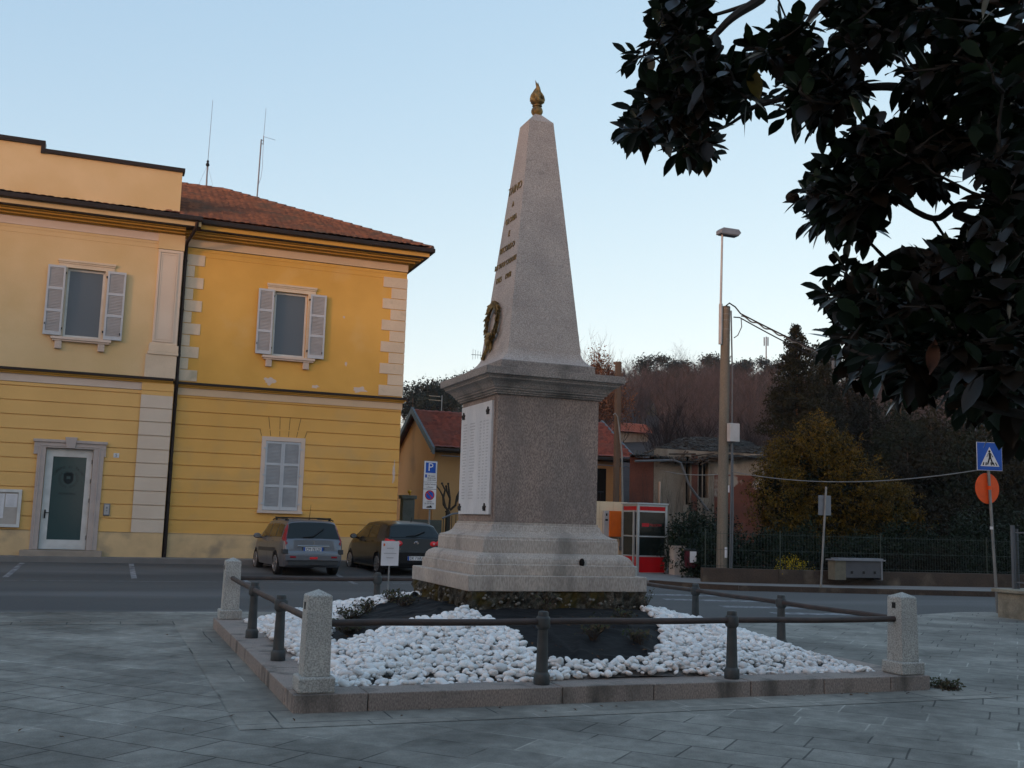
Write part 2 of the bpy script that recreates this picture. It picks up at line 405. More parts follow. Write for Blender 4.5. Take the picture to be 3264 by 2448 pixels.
def brick_mat(name, c1, c2, gap, w_, h_, rot=0, mortar=.009, rough=.8, fine=.12):
    m = bpy.data.materials.new(name); m.use_nodes = True
    t = m.node_tree; N = t.nodes; L = t.links
    b = N['Principled BSDF']; b.inputs['Roughness'].default_value = rough; b.inputs['Specular IOR Level'].default_value = .2
    co = N.new('ShaderNodeTexCoord'); mp = N.new('ShaderNodeMapping'); mp.inputs['Rotation'].default_value = (0, 0, rot)
    L.new(co.outputs['Object'], mp.inputs[0])
    # gentle warp so joints are not ruler straight
    wn = N.new('ShaderNodeTexNoise'); wn.inputs['Scale'].default_value = .8; L.new(mp.outputs[0], wn.inputs['Vector'])
    ws = N.new('ShaderNodeVectorMath'); ws.operation = 'SCALE'; ws.inputs['Scale'].default_value = .05
    L.new(wn.outputs['Color'], ws.inputs[0])
    wa = N.new('ShaderNodeVectorMath'); wa.operation = 'ADD'; L.new(mp.outputs[0], wa.inputs[0]); L.new(ws.outputs[0], wa.inputs[1])
    br = N.new('ShaderNodeTexBrick')
    br.offset = .43; br.offset_frequency = 2; br.squash = .78; br.squash_frequency = 3
    br.inputs['Color1'].default_value = (*c1, 1); br.inputs['Color2'].default_value = (*c2, 1); br.inputs['Mortar'].default_value = (*gap, 1)
    br.inputs['Scale'].default_value = 1; br.inputs['Mortar Size'].default_value = mortar; br.inputs['Mortar Smooth'].default_value = .3
    br.inputs['Bias'].default_value = -.1
    br.inputs['Brick Width'].default_value = w_; br.inputs['Row Height'].default_value = h_
    L.new(wa.outputs[0], br.inputs['Vector'])
    nm = N.new('ShaderNodeTexNoise'); nm.inputs['Scale'].default_value = .55; nm.inputs['Detail'].default_value = 3; L.new(co.outputs['Object'], nm.inputs['Vector'])
    rm_ = N.new('ShaderNodeMapRange'); rm_.inputs[1].default_value = .50; rm_.inputs[2].default_value = .60; L.new(nm.outputs[0], rm_.inputs[0])
    mm = N.new('ShaderNodeMix'); mm.data_type = 'RGBA'; mm.inputs[6].default_value = (*gap, 1); mm.inputs[7].default_value = (c1[0]*1.45, c1[1]*1.45, c1[2]*1.45, 1)
    L.new(rm_.outputs[0], mm.inputs[0]); L.new(mm.outputs[2], br.inputs['Mortar'])
    n1 = N.new('ShaderNodeTexNoise'); n1.inputs['Scale'].default_value = 1.1; n1.inputs['Detail'].default_value = 7; n1.inputs['Roughness'].default_value = .65
    L.new(co.outputs['Object'], n1.inputs['Vector'])
    n2 = N.new('ShaderNodeTexNoise'); n2.inputs['Scale'].default_value = 90; L.new(co.outputs['Object'], n2.inputs['Vector'])
    r1 = N.new('ShaderNodeMapRange'); r1.inputs[1].default_value = .3; r1.inputs[2].default_value = .7; r1.inputs[3].default_value = .62; r1.inputs[4].default_value = 1.24
    L.new(n1.outputs[0], r1.inputs[0])
    r2 = N.new('ShaderNodeMapRange'); r2.inputs[1].default_value = .35; r2.inputs[2].default_value = .65; r2.inputs[3].default_value = 1-fine; r2.inputs[4].default_value = 1+fine
    L.new(n2.outputs[0], r2.inputs[0])
    mu = N.new('ShaderNodeMath'); mu.operation = 'MULTIPLY'; L.new(r1.outputs[0], mu.inputs[0]); L.new(r2.outputs[0], mu.inputs[1])
    n3 = N.new('ShaderNodeTexNoise'); n3.inputs['Scale'].default_value = .33; n3.inputs['Detail'].default_value = 9; n3.inputs['Roughness'].default_value = .62; n3.inputs['Distortion'].default_value = .6
    L.new(co.outputs['Object'], n3.inputs['Vector'])
    r3 = N.new('ShaderNodeMapRange'); r3.inputs[1].default_value = .36; r3.inputs[2].default_value = .56; r3.inputs[3].default_value = .70; r3.inputs[4].default_value = 1.08; L.new(n3.outputs[0], r3.inputs[0])
    n4 = N.new('ShaderNodeTexNoise'); n4.inputs['Scale'].default_value = 7; n4.inputs['Detail'].default_value = 6; L.new(co.outputs['Object'], n4.inputs['Vector'])
    r4 = N.new('ShaderNodeMapRange'); r4.inputs[1].default_value = .3; r4.inputs[2].default_value = .7; r4.inputs[3].default_value = .82; r4.inputs[4].default_value = 1.16; L.new(n4.outputs[0], r4.inputs[0])
    mu2 = N.new('ShaderNodeMath'); mu2.operation = 'MULTIPLY'; L.new(mu.outputs[0], mu2.inputs[0]); L.new(r3.outputs[0], mu2.inputs[1])
    mu = N.new('ShaderNodeMath'); mu.operation = 'MULTIPLY'; L.new(mu2.outputs[0], mu.inputs[0]); L.new(r4.outputs[0], mu.inputs[1])
    vs = N.new('ShaderNodeVectorMath'); vs.operation = 'SCALE'; L.new(br.outputs['Color'], vs.inputs[0]); L.new(mu.outputs[0], vs.inputs['Scale'])
    L.new(vs.outputs[0], b.inputs['Base Color'])
    ad = N.new('ShaderNodeMath'); ad.operation = 'MULTIPLY_ADD'; ad.inputs[1].default_value = -.6
    L.new(br.outputs['Fac'], ad.inputs[0]); L.new(n1.outputs[0], ad.inputs[2])
    bp = N.new('ShaderNodeBump'); bp.inputs['Strength'].default_value = .35; bp.inputs['Distance'].default_value = .02
    L.new(ad.outputs[0], bp.inputs['Height']); L.new(bp.outputs[0], b.inputs['Normal'])
    return m
M['plaza'] = brick_mat('plaza slabs', (.246, .238, .212), (.175, .170, .153), (.075, .073, .068), .72, .43, rot=R(47))
M['border'] = brick_mat('border slabs', (.26, .245, .215), (.215, .205, .18), (.07, .073, .072), .9, .52, rot=0)

def tile_mat(name, c1, c2, c3):
    m = bpy.data.materials.new(name); m.use_nodes = True
    t = m.node_tree; N = t.nodes; L = t.links
    b = N['Principled BSDF']; b.inputs['Roughness'].default_value = .9
    co = N.new('ShaderNodeTexCoord')
    v = N.new('ShaderNodeTexVoronoi'); v.inputs['Scale'].default_value = 6.5; L.new(co.outputs['Object'], v.inputs['Vector'])
    n = N.new('ShaderNodeTexNoise'); n.inputs['Scale'].default_value = 1.3; n.inputs['Detail'].default_value = 6; L.new(co.outputs['Object'], n.inputs['Vector'])
    x = N.new('ShaderNodeMix'); x.data_type = 'RGBA'; x.inputs[6].default_value = (*c1, 1); x.inputs[7].default_value = (*c2, 1)
    sx = N.new('ShaderNodeSeparateColor'); L.new(v.outputs['Color'], sx.inputs[0]); L.new(sx.outputs[0], x.inputs[0])
    y = N.new('ShaderNodeMix'); y.data_type = 'RGBA'; y.inputs[7].default_value = (*c3, 1); L.new(x.outputs[2], y.inputs[6])
    r = N.new('ShaderNodeMapRange'); r.inputs[1].default_value = .48; r.inputs[2].default_value = .68; L.new(n.outputs[0], r.inputs[0]); L.new(r.outputs[0], y.inputs[0])
    L.new(y.outputs[2], b.inputs['Base Color'])
    return m
M['tile'] = tile_mat('old clay tiles', (.24, .10, .055), (.11, .05, .035), (.11, .07, .05))
M['tile_red'] = tile_mat('red clay tiles', (.27, .065, .04), (.13, .032, .024), (.17, .06, .045))
M['tile_bright'] = tile_mat('bright clay tiles', (.24, .07, .04), (.17, .05, .032), (.18, .065, .04))

def text_mesh(name, s, size, mt, parent, o, ex, ey, off=.003, align='CENTER', squash=1.0, depth=.002):
    """text as a mesh: o = anchor point, ex = reading direction, ey = up"""
    cu = bpy.data.curves.new(name, 'FONT'); cu.body = s; cu.size = size; cu.align_x = align; cu.align_y = 'CENTER'; cu.extrude = depth
    cu.resolution_u = 2
    ob = bpy.data.objects.new(name, cu); COL.objects.link(ob)
    bpy.context.view_layer.update()
    me = bpy.data.meshes.new_from_object(ob.evaluated_get(bpy.context.evaluated_depsgraph_get()))
    bpy.data.objects.remove(ob); bpy.data.curves.remove(cu)
    ex = Vector(ex).normalized(); ey = Vector(ey).normalized(); ez = ex.cross(ey)
    o0 = origin_of(parent) if parent is not None else Vector((0, 0, 0))
    o = Vector(o)+ez*off-o0
    for v in me.vertices:
        v.co = o+ex*(v.co.x*squash)+ey*v.co.y+ez*v.co.z
    me.name = name
    me.materials.clear(); me.materials.append(mt)
    return link(bpy.data.objects.new(name, me), parent)

# ------------------------------------------------------------------ ground
def gz(x, y):
    t = min(max((y-26)/5.4, 0), 1); s = min(max((14-x)/3, 0), 1)
    return .10*t*t*(3-2*t)*s

def sheet(name, poly_fn, xs, ys, z_off, mt):
    mb = MB(); idx = {}
    for j, y in enumerate(ys):
        for i, x in enumerate(xs):
            mb.v.append((x, y, gz(x, y)+z_off)); mb.n += 1
    nx = len(xs)
    for j in range(len(ys)-1):
        for i in range(nx-1):
            a = j*nx+i; mb.f.append((a, a+1, a+nx+1, a+nx))
    return tag(mb.build(name, mt, fix=False), kind='structure')
xs = [-98, -60, -12]+list(np.arange(-10, 30, 2.0))+[40, 80, 300, 450]
ys = [-58, -40, 0, 10, 20]+list(np.arange(24, 42, 1.0))+[60, 100, 300, 450]
sheet('ground', None, xs, ys, -.03, M['soil'])
xs = [-80, -30]+list(np.arange(-12, 20, 2.0))+[24, 30, 50, 90]
ys = [11, 14, 17, 20]+list(np.arange(23, 33, .6))+[36, 40]
sheet('road', None, xs, ys, 0, M['asphalt'])
edge = [(-40, 18.4), (-12, 17.9), (-4, 17.75), (0, 17.72), (2.6, 17.6), (5, 17.2), (7, 16.6), (9.2, 16.06), (10.4, 15.85), (11.5, 15.77), (12.6, 15.85), (13.8, 16.1), (15.2, 16.6), (16.7, 17.1), (17.6, 17.15), (19, 16.6), (22, 15.6), (40, 12.5)]
mb = MB()
top = [(x, y, .008) for x, y in edge]; bot = [(x, -30, .008) for x, y in edge]
mb.v = top+bot+[(x, y, -.02) for x, y in edge]; mb.n = len(mb.v); n = len(edge)
mb.f = [(i, i+n, i+n+1, i+1) for i in range(n-1)]+[(i, i+1, i+1+2*n, i+2*n) for i in range(n-1)]
tag(mb.build('plaza_pavement', M['plaza'], fix=False), kind='structure')
# paving border strips round the flower bed
mb = MB()
def flat(mb, x0, x1, y0, y1, z): mb.add([(x0, y0, z), (x1, y0, z), (x1, y1, z), (x0, y1, z)], [(0, 1, 2, 3)])
flat(mb, 1.07, 1.60, 8.62, 15.75, .012); flat(mb, 1.07, 8.6, 8.11, 8.62, .012)
flat(mb, 8.0, 8.6, 8.62, 15.75, .012)
flat(mb, -12, 8.6, 15.75, 16.25, .012)
tag(mb.build('border_paving', M['border'], fix=False), kind='structure')
# pavement in front of the town hall
mb = MB()
mb.add([(-30, 31.45, .24), (9.35, 31.45, .24), (9.35, 45, .24), (-30, 45, .24), (-30, 31.45, .06), (9.35, 31.45, .06), (9.35, 45, .06)], [(0, 1, 2, 3), (4, 5, 1, 0), (5, 6, 2, 1)])
tag(mb.build('town_hall_pavement', M['stonewalk'], fix=False), kind='structure')
# far pavement by the garden fence
kl = [(13.1, 27.6), (13.9, 25.2), (14.6, 23.9), (15.4, 23.2), (17, 22.75), (20, 21.95), (24, 20.9), (30, 19.2), (45, 15)]
bk = [(17, 33), (17, 30), (17, 27), (17.6, 25.5), (19, 25.2), (21, 24.8), (25, 24.3), (31, 23.4), (46, 20)]
mb = MB(); n = len(kl)
mb.v = [(x, y, .12) for x, y in kl]+[(x, y, .12) for x, y in bk]+[(x, y, 0) for x, y in kl]; mb.n = len(mb.v)
mb.f = [(i, i+1, i+1+n, i+n) for i in range(n-1)]+[(i+2*n, i+1+2*n, i+1, i) for i in range(n-1)]
tag(mb.build('garden_side_pavement', M['stonewalk'], fix=False), kind='structure')
mb = MB()
for i in range(1, n-1):
    a = Vector((*kl[i], 0)); b = Vector((*kl[i+1], 0)); d = (b-a); L_ = d.length; d.normalize(); nn = Vector((-d.y, d.x, 0)); k = max(1, int(L_/1.0))
    for q in range(k):
        c = a+d*(L_*(q+.5)/k)+nn*.075+Vector((0, 0, .065))
        mb.obox(c, d*(L_/k/2-.004), nn*.085, (0, 0, .067))
tag(mb.build('kerb_line', M['brownwall']), kind='structure')
# worn paint
mb = MB()
def stripe(mb, a, b, w_):
    a = Vector((*a, 0)); b = Vector((*b, 0)); d = (b-a).normalized(); nn = Vector((-d.y, d.x, 0))*w_/2
    k = 6; vs = []
    for i in range(k+1):
        p = a+(b-a)*i/k
        for s in (-1, 1):
            q = p+nn*s; vs.append((q.x, q.y, gz(q.x, q.y)+.005))
    mb.add(vs, [(2*i, 2*i+1, 2*i+3, 2*i+2) for i in range(k)])
stripe(mb, (-1.85, 30.9), (-1.90, 26.2), .13); stripe(mb, (.88, 31.2), (.83, 26.1), .13); stripe(mb, (3.4, 31), (3.3, 25.0), .12); stripe(mb, (6.25, 31), (5.75, 24.7), .12); stripe(mb, (9.0, 31), (8.7, 25), .12)
stripe(mb, (-12, 25.25), (9, 25.1), .05)
for c in ((13.05, 21.5), (12.9, 20.0), (13.2, 18.2), (13.4, 16.75)):
    stripe(mb, (c[0]-1.3, c[1]+.35), (c[0]+1.3, c[1]-.35), .42)
tag(mb.build('road_markings', M['roadpaint'], fix=False), kind='structure')

# ------------------------------------------------------------------ flower bed
BX, BY = 4.815, 11.93
BH = 3.265
def mound(x, y):
    d = max(abs(x-BX), abs(y-BY)); e = math.hypot(x-BX, y-BY)
    d = .6*d+.4*min(e, 3.3)
    return .13+.49*max(0, min(1, (2.95-d)/1.75))**.62
kerb = thing('flowerbed_kerb', 'low pinkish granite kerb framing the square white pebble bed', 'kerb', (BX, BY, 0))
def kstone(x0, x1, y0, y1):
    MB().box(x0, x1, y0, y1, -.02, .155+random.uniform(-.002, .002)).build('kerb_stone', M['kerb'], kerb, bevel=.008)
X0, X1, Y0, Y1 = BX-BH, BX+BH, BY-BH+.01, BY+BH-.02
KW = .40
cuts = [X0, X0+.62, X0+2.38, X0+3.30, X0+4.35, X0+5.2, X0+6.02, X1]
for a, b in zip(cuts[:-1], cuts[1:]): kstone(a+.004, b-.004, Y0, Y0+KW)
for a, b in zip(cuts[:-1], cuts[1:]): kstone(a+.004, b-.004, Y1-KW, Y1)
ycuts = [Y0+KW+.004, Y0+1.55, Y0+2.75, Y0+4.0, Y0+5.1, Y1-KW-.004]
for a, b in zip(ycuts[:-1], ycuts[1:]):
    kstone(X0, X0+KW, a+.004, b-.004); kstone(X1-KW, X1, a+.004, b-.004)
# mound of soil under pebbles and fabric
g = np.linspace(-2.87, 2.87, 60)
V = [(BX+a, BY+b, mound(BX+a, BY+b)-.035) for b in g for a in g]
Fq = [(j*60+i, j*60+i+1, j*60+60+i+1, j*60+60+i) for j in range(59) for i in range(59)]
tag(raw_mesh('soil_mound', V, Fq, M['grit'], loc=(BX, BY, 0)), kind='structure')

def inpoly(x, y, P):
    c = False; n = len(P); j = n-1
    for i in range(n):
        if (P[i][1] > y) != (P[j][1] > y) and x < (P[j][0]-P[i][0])*(y-P[i][1])/(P[j][1]-P[i][1])+P[i][0]: c = not c
        j = i
    return c
FABA = [(3.9, 12.9), (3.62, 12.72), (3.34, 12.55), (3.04, 12.25), (2.82, 11.99), (2.61, 11.78), (2.48, 11.54), (2.34, 11.13), (2.26, 10.72), (2.3, 10.58), (2.45, 10.60), (2.66, 10.69), (2.92, 10.76), (3.18, 10.78), (3.50, 10.75), (3.75, 10.92), (3.95, 11.2)]
FABB = [(3.97, 11.5), (3.80, 10.95), (3.76, 10.82), (3.89, 10.47), (3.99, 10.18), (3.96, 9.75), (3.95, 9.5), (4.04, 9.30), (4.3, 9.22), (4.93, 9.22), (5.24, 9.34), (5.56, 9.75), (5.78, 10.28), (5.94, 10.82), (6.0, 11.3), (6.0, 11.6)]
FABC = [(6.0, 13.4), (6.7, 13.3), (6.9, 13.9), (6.0, 14.3), (5.0, 14.2), (4.8, 13.3)]
def chaikin(P):
    for _ in range(2):
        P = [q for i in range(len(P)) for q in ((P[i][0]*.75+P[(i+1) % len(P)][0]*.25, P[i][1]*.75+P[(i+1) % len(P)][1]*.25), (P[i][0]*.25+P[(i+1) % len(P)][0]*.75, P[i][1]*.25+P[(i+1) % len(P)][1]*.75))]
    return P
FABA, FABB, FABC = chaikin(FABA), chaikin(FABB), chaikin(FABC)
def fabric(P, label):
    x0 = min(p[0] for p in P); x1 = max(p[0] for p in P); y0 = min(p[1] for p in P); y1 = max(p[1] for p in P)
    n = 120; rnd = random.Random(3)
    bumps = [(rnd.uniform(x0, x1), rnd.uniform(y0, y1), rnd.uniform(0, PI), rnd.uniform(.008, .03)) for _ in range(34)]
    V = []; idx = {}; Fc = []
    for j in range(n):
        for i in range(n):
            x = x0+(x1-x0)*i/(n-1); y = y0+(y1-y0)*j/(n-1)
            z = mound(x, y)+.004
            for bx, by, a, h in bumps:
                d = abs((x-bx)*math.cos(a)+(y-by)*math.sin(a)); l = abs(-(x-bx)*math.sin(a)+(y-by)*math.cos(a))
                z += h*math.exp(-(d/.04)**2)*math.exp(-(l/.5)**2)
            V.append((x, y, z))
    for j in range(n-1):
        for i in range(n-1):
            x = x0+(x1-x0)*(i+.5)/(n-1); y = y0+(y1-y0)*(j+.5)/(n-1)
            if inpoly(x, y, P): Fc.append((j*n+i, j*n+i+1, j*n+n+i+1, j*n+n+i))
    return tag(raw_mesh('weed_fabric', V, Fc, M['fabric'], loc=(x0, y0, 0)), label, 'fabric', 'black weed fabric sheets')
fabric(FABA, 'black weed fabric on the left slope of the pebble bed under scrubby plants')
fabric(FABB, 'black weed fabric running from the monument foot down to the front kerb')
fabric(FABC, 'black weed fabric behind the monument on the far slope')

# pebbles
def icos():
    bm = bmesh.new(); bmesh.ops.create_icosphere(bm, subdivisions=2, radius=1)
    V = np.array([v.co[:] for v in bm.verts]); F_ = np.array([[v.index for v in f.verts] for f in bm.faces]); bm.free(); return V, F_
IV, IF = icos()
rng = np.random.default_rng(5)
cells = {}
pts = []
def try_add(x, y, r, lift):
    kx, ky = int(x/.1), int(y/.1)
    for a in (-1, 0, 1):
        for b in (-1, 0, 1):
            for (px_, py_, pr, pl) in cells.get((kx+a, ky+b), ()):
                if pl == lift and (px_-x)**2+(py_-y)**2 < ((pr+r)*.68)**2: return False
    cells.setdefault((kx, ky), []).append((x, y, r, lift)); pts.append((x, y, r, lift)); return True
for layer, cnt in ((0, 30000), (1, 16000)):
    for _ in range(cnt):
        x = BX+rng.uniform(-2.88, 2.88); y = BY+rng.uniform(-2.89, 2.88)
        if abs(x-4.92) < 1.08 and abs(y-12.1) < 1.08: continue
        if inpoly(x, y, FABA) or inpoly(x, y, FABB) or inpoly(x, y, FABC): continue
        try_add(x, y, float(np.clip(rng.normal(.037, .009), .020, .062)), layer)
PV = []; PF = []; k = 0
for (x, y, r, ly) in pts:
    sx, sy, sz = r*rng.uniform(1.0, 1.65), r*rng.uniform(.75, .98), r*rng.uniform(.5, .8)
    P = IV*np.array([sx, sy, sz]); P = P*(1+.12*np.sin(IV@rng.normal(0, 2.2, 3)+rng.uniform(0, 6))[:, None])
    q = Quaternion(Vector(rng.normal(0, 1, 3)).normalized(), rng.uniform(-.9, .9)) @ Quaternion((0, 0, 1), rng.uniform(0, 6.3))
    P = P@np.array(q.to_matrix()).T+np.array([x, y, mound(x, y)+(.008 if ly == 0 else .036)])
    PV.append(P); PF.append(IF+k); k += len(IV)
tag(raw_mesh('pebbles', np.concatenate(PV), np.concatenate(PF), M['pebble'], loc=(BX, BY, 0)), 'smooth white pebbles heaped over the sloping bed around the monument', 'pebbles', kind='stuff')

# dead leaves caught among the pebbles and on the paving
rl_ = random.Random(44); lm = MB()
for _ in range(170):
    if rl_.random() < .75:
        x = BX+rl_.uniform(-2.8, 2.8); y = BY-rl_.uniform(1.2, 2.8) if rl_.random() < .7 else BY+rl_.uniform(-2.8, 2.8); z = mound(x, y)+.05
        if abs(x-4.92) < 1.12 and abs(y-12.1) < 1.12: continue
    else:
        x = rl_.uniform(-2, 9); y = rl_.choice((rl_.uniform(8.3, 8.65), rl_.uniform(5, 16))); z = .02
        if X0 < x < X1 and Y0 < y < Y1: continue
    a = rl_.uniform(0, 6.3); s__ = rl_.uniform(.014, .032); c = Vector((x, y, z)); d = Vector((math.cos(a), math.sin(a), rl_.uniform(-.2, .5)))*s__; u = Vector((-math.sin(a), math.cos(a), rl_.uniform(-.4, .4)))*s__*.5
    lm.add([c-d, c+u+Vector((0, 0, .006)), c+d, c-u+Vector((0, 0, .006))], [(0, 1, 2, 3)])
M['deadleaf'] = leafmat('dead leaf', (.07, .035, .018), (.15, .085, .045), .9)
tag(lm.build('dead_leaves', M['deadleaf'], loc=(BX, BY, .1), fix=False), 'small brown dead leaves scattered over pebbles and paving', 'leaves', kind='stuff')

# corner posts, bollards, rails
PX0, PX1, PY0, PY1 = 1.745, 7.885, 8.85, 14.97
def corner_post(x, y, label, notch):
    t = thing('corner_post', label, 'stone post', (x, y, .155), 'granite corner posts of the bed')
    MB().lathe([(.145, .155), (.15, .17), (.15, .27), (.142, .285)], (x, y, 0), square=True).build('base_block', M['post'], t, bevel=.008)
    mb = MB().lathe([(.112, .284), (.103, .925), (.098, .94), (.0015, .985)], (x, y, 0), square=True)
    mb.build('shaft', M['post'], t, bevel=.006)
    if notch:
        MB().box(x-.108, x-.09, y-.02, y+.03, .82, .88).build('socket', M['black'], t)
    return t
corner_post(PX0, PY0, 'near left granite post at the front corner of the pebble bed', True)
corner_post(PX1, PY0, 'granite post at the right corner of the pebble bed, socket hole near its top', True)
corner_post(PX0, PY1, 'far left granite post nearest the town hall road', True)
corner_post(PX1, PY1, 'far right granite post hidden behind the stone monument', False)
boll = thing('bollard', 'x', 'bollard', (0, 0, .155), 'iron bollards carrying the rail')
MB().lathe([(.072, .155), (.074, .165), (.074, .235), (.066, .25), (.058, .262)], n=20).build('base', M['iron'], boll, smooth=True)
MB().lathe([(.056, .26), (.046, .62), (.045, .64)], n=20).build('shaft', M['iron'], boll, smooth=True)
MB().lathe([(.046, .635), (.062, .655), (.066, .665), (.066, .735), (.058, .75), (.05, .755), (.048, .785), (.044, .795), (.03, .80)], n=20).build('head', M['iron'], boll, smooth=True)
bl = [(3.80, PY0, 'bollard on the front kerb between the two pebble heaps'), (5.80, PY0, 'bollard on the front kerb nearest the right corner post'),
      (PX0, 10.72, 'bollard on the left kerb nearest the front corner'), (PX0, 12.68, 'bollard on the left kerb nearest the far post'),
      (PX1, 10.95, 'bollard on the right kerb nearest the front corner post'), (PX1, 12.95, 'bollard on the right kerb nearest the phone booth side'),
      (3.80, PY1, 'bollard on the rear kerb beside the small white notice'), (5.80, PY1, 'rear kerb bollard hidden by the monument')]
for i, (x, y, lb) in enumerate(bl):
    o = boll if i == 0 else copy_tree(boll)
    o.location = (x, y, .155); o['label'] = lb
def rail(a, b, label, r=.03):
    mb = MB(); a = Vector(a); b = Vector(b)
    pts = [a+(b-a)*i/12+Vector((0, 0, .004*math.sin(i*1.7))) for i in range(13)]
    return tag(mb.tube(pts, r, 12).build('railing_pipe', M['rail'], smooth=True, loc=a), label, 'rail', 'railing pipes round the bed')
ZR = .705
rail((PX0+.1, PY0, ZR), (PX1-.09, PY0, ZR), 'dark railing pipe along the front of the pebble bed')
rail((PX0, PY0+.1, ZR), (PX0, PY1-.09, ZR), 'brown railing pipe along the left side of the bed')
rail((PX1, PY0+.1, ZR), (PX1, PY1-.09, ZR), 'brown railing pipe along the right side of the bed')
rail((PX0+.1, PY1, ZR), (PX1-.09, PY1, ZR), 'dark railing pipe along the rear of the bed, in front of the cars')

# small white notice in the bed
t = thing('notice', 'small white notice on a thin stake in the pebbles by the parked cars', 'notice', (3.80, 14.35, .4))
MB().cyl((3.80, 14.35, .3), (3.80, 14.35, 1.0), .012, n=8).build('stake', M['galv'], t)
MB().box(3.675, 3.925, 14.33, 14.338, .93, 1.27).build('board', M['paper'], t)
for i, (z, wd) in enumerate(((1.17, .05), (1.10, .09), (1.04, .05))):
    MB().box(3.80-wd, 3.80+wd, 14.326, 14.329, z-.006, z+.006).build('text_line', M['engrave'], t)
MB().box(3.70, 3.722, 14.326, 14.329, 1.20, 1.235).build('emblem', M['orangebox'], t)

# scrubby roses
def scrub(name, x, y, h, r, n, label, z=None, green=.75, group='scrubby plants in the bed'):
    if x < 3.6: h *= .45; r *= 1.2; n = int(n*1.4)
    rnd = random.Random(int(x*977+y*131)); z = mound(x, y) if z is None else z
    t = thing(name, label, 'plant', (x, y, z), group)
    st = MB(); lv = MB()
    for i in range(n):
        a = rnd.uniform(0, 2*PI); rr = r*rnd.uniform(.3, 1); hh = h*rnd.uniform(.5, 1)
        p0 = Vector((x+rnd.uniform(-.03, .03), y+rnd.uniform(-.03, .03), z-.02))
        p2 = p0+Vector((rr*math.cos(a), rr*math.sin(a), hh)); p1 = (p0+p2)/2+Vector((rnd.uniform(-.03, .03), rnd.uniform(-.03, .03), .03))
        st.tube([p0, p1, p2], [.004, .003, .0015], 4)
        for q in range(3):
            c = p1+(p2-p1)*rnd.random(); e = c+Vector((rnd.uniform(-.07, .07), rnd.uniform(-.07, .07), rnd.uniform(.0, .08)))
            st.tube([c, e], [.002, .001], 3)
            if rnd.random() < green:
                d = Vector((rnd.uniform(-1, 1), rnd.uniform(-1, 1), rnd.uniform(-1, 1))).normalized(); s_ = .022
                u = d.orthogonal().normalized()
                lv.add([e, e+(d+u*.6)*s_, e+d*s_*2, e+(d-u*.6)*s_], [(0, 1, 2, 3)])
    st.build('stems', M['bark'], t)
    if lv.n: lv.build('leaves', M['scrubleaf'], t, fix=False)
M['scrubleaf'] = leafmat('scrub leaf', (.035, .05, .02), (.07, .05, .03), .7)
sp = [(2.52, 11.0, .24, .17, 34, 'low scrubby plant on the fabric just right of the front left post'), (2.70, 11.75, .26, .15, 28, 'scrubby plant on the far left fabric edge beside the pebbles'),
      (2.95, 12.1, .28, .13, 26, 'scrubby plant left of the stake of the small white notice'), (3.35, 12.5, .32, .14, 24, 'scrubby plant nearest the stake of the small white notice'),
      (3.35, 11.9, .28, .14, 22, 'scrubby plant in front of the rubble footing on its left side'), (4.6, 10.6, .26, .2, 12, 'thin weed on the front fabric below the footing'),
      (5.35, 10.25, .16, .13, 30, 'dry tuft on the black fabric right of the front bollard, upper one'), (4.75, 9.75, .15, .14, 28, 'dry tuft on the black fabric close to the front bollard'),
      (5.18, 9.62, .14, .13, 28, 'dry tuft on the black fabric near the right pebble heap'), (4.95, 10.05, .12, .12, 24, 'dry tuft in the middle of the front fabric'),
      (6.30, 12.3, .45, .2, 22, 'leafless rose bush at the right rear corner of the monument'), (6.85, 12.6, .3, .16, 20, 'low rose bush at the top of the right pebble heap')]
for s_ in sp: scrub('rose_bush', *s_)
scrub('grass_tuft', 8.30, 8.70, .025, .17, 60, 'green grass tuft at the foot of the right kerb corner', z=.01, green=1, group=None)

# ------------------------------------------------------------------ monument
MX, MY = 4.92, 12.10
mon = thing('war_memorial', 'granite obelisk war memorial on a stepped base in the pebble bed', 'monument', (MX, MY, .5))
def sq(name, prof, mt, bevel=.006, smooth=False):
    return MB().lathe(prof, (MX, MY, 0), square=True).build(name, mt, mon, bevel=bevel)
# footing of rubble: jittered surface
rnd = random.Random(11)
mb = MB(); nseg = 40; rows = 6
base = []
for side in range(4):
    for i in range(nseg):
        f = -1+2*i/nseg
        base.append({0: (f, -1), 1: (1, f), 2: (-f, 1), 3: (-1, -f)}[side])
for j in range(rows+1):
    for (a, b) in base:
        r_ = 1.10+rnd.uniform(-.028, .028)+(.03 if j == 0 else 0)
        mb.v.append((MX+a*r_, MY+b*r_, .40+(.822-.40)*j/rows)); mb.n += 1
nn = len(base)
for j in range(rows):
    for i in range(nn):
        mb.f.append((j*nn+i, j*nn+(i+1) % nn, (j+1)*nn+(i+1) % nn, (j+1)*nn+i))
nrub = len(mb.f)
for i in range(75):
    s_ = rnd.choice((0, 0, 3)); f = rnd.uniform(-1.05, 1.05); z = rnd.uniform(.56, .80); r_ = rnd.uniform(.007, .02)
    c = (MX+f, MY-1.105, z) if s_ == 0 else (MX-1.105, MY+f, z)
    mb.ball(c, (r_*1.3, r_*1.3, r_), 6, 4)
fo_ = mb.build('rubble_footing', M['rubble'], mon)
fo_.data.materials.append(M['greystone'])
for p_ in list(fo_.data.polygons)[nrub:]: p_.material_index = 1
sq('plate_course', [(1.108, .82), (1.111, .83), (1.111, .985), (1.105, .993)], M['granite_base'], .01)
sq('torus_course', [(1.012, .992), (1.012, 1.108), (.988, 1.112), (.986, 1.14), (.975, 1.175), (.95, 1.205), (.92, 1.224), (.885, 1.236), (.84, 1.237)], M['granite_base'], .004)
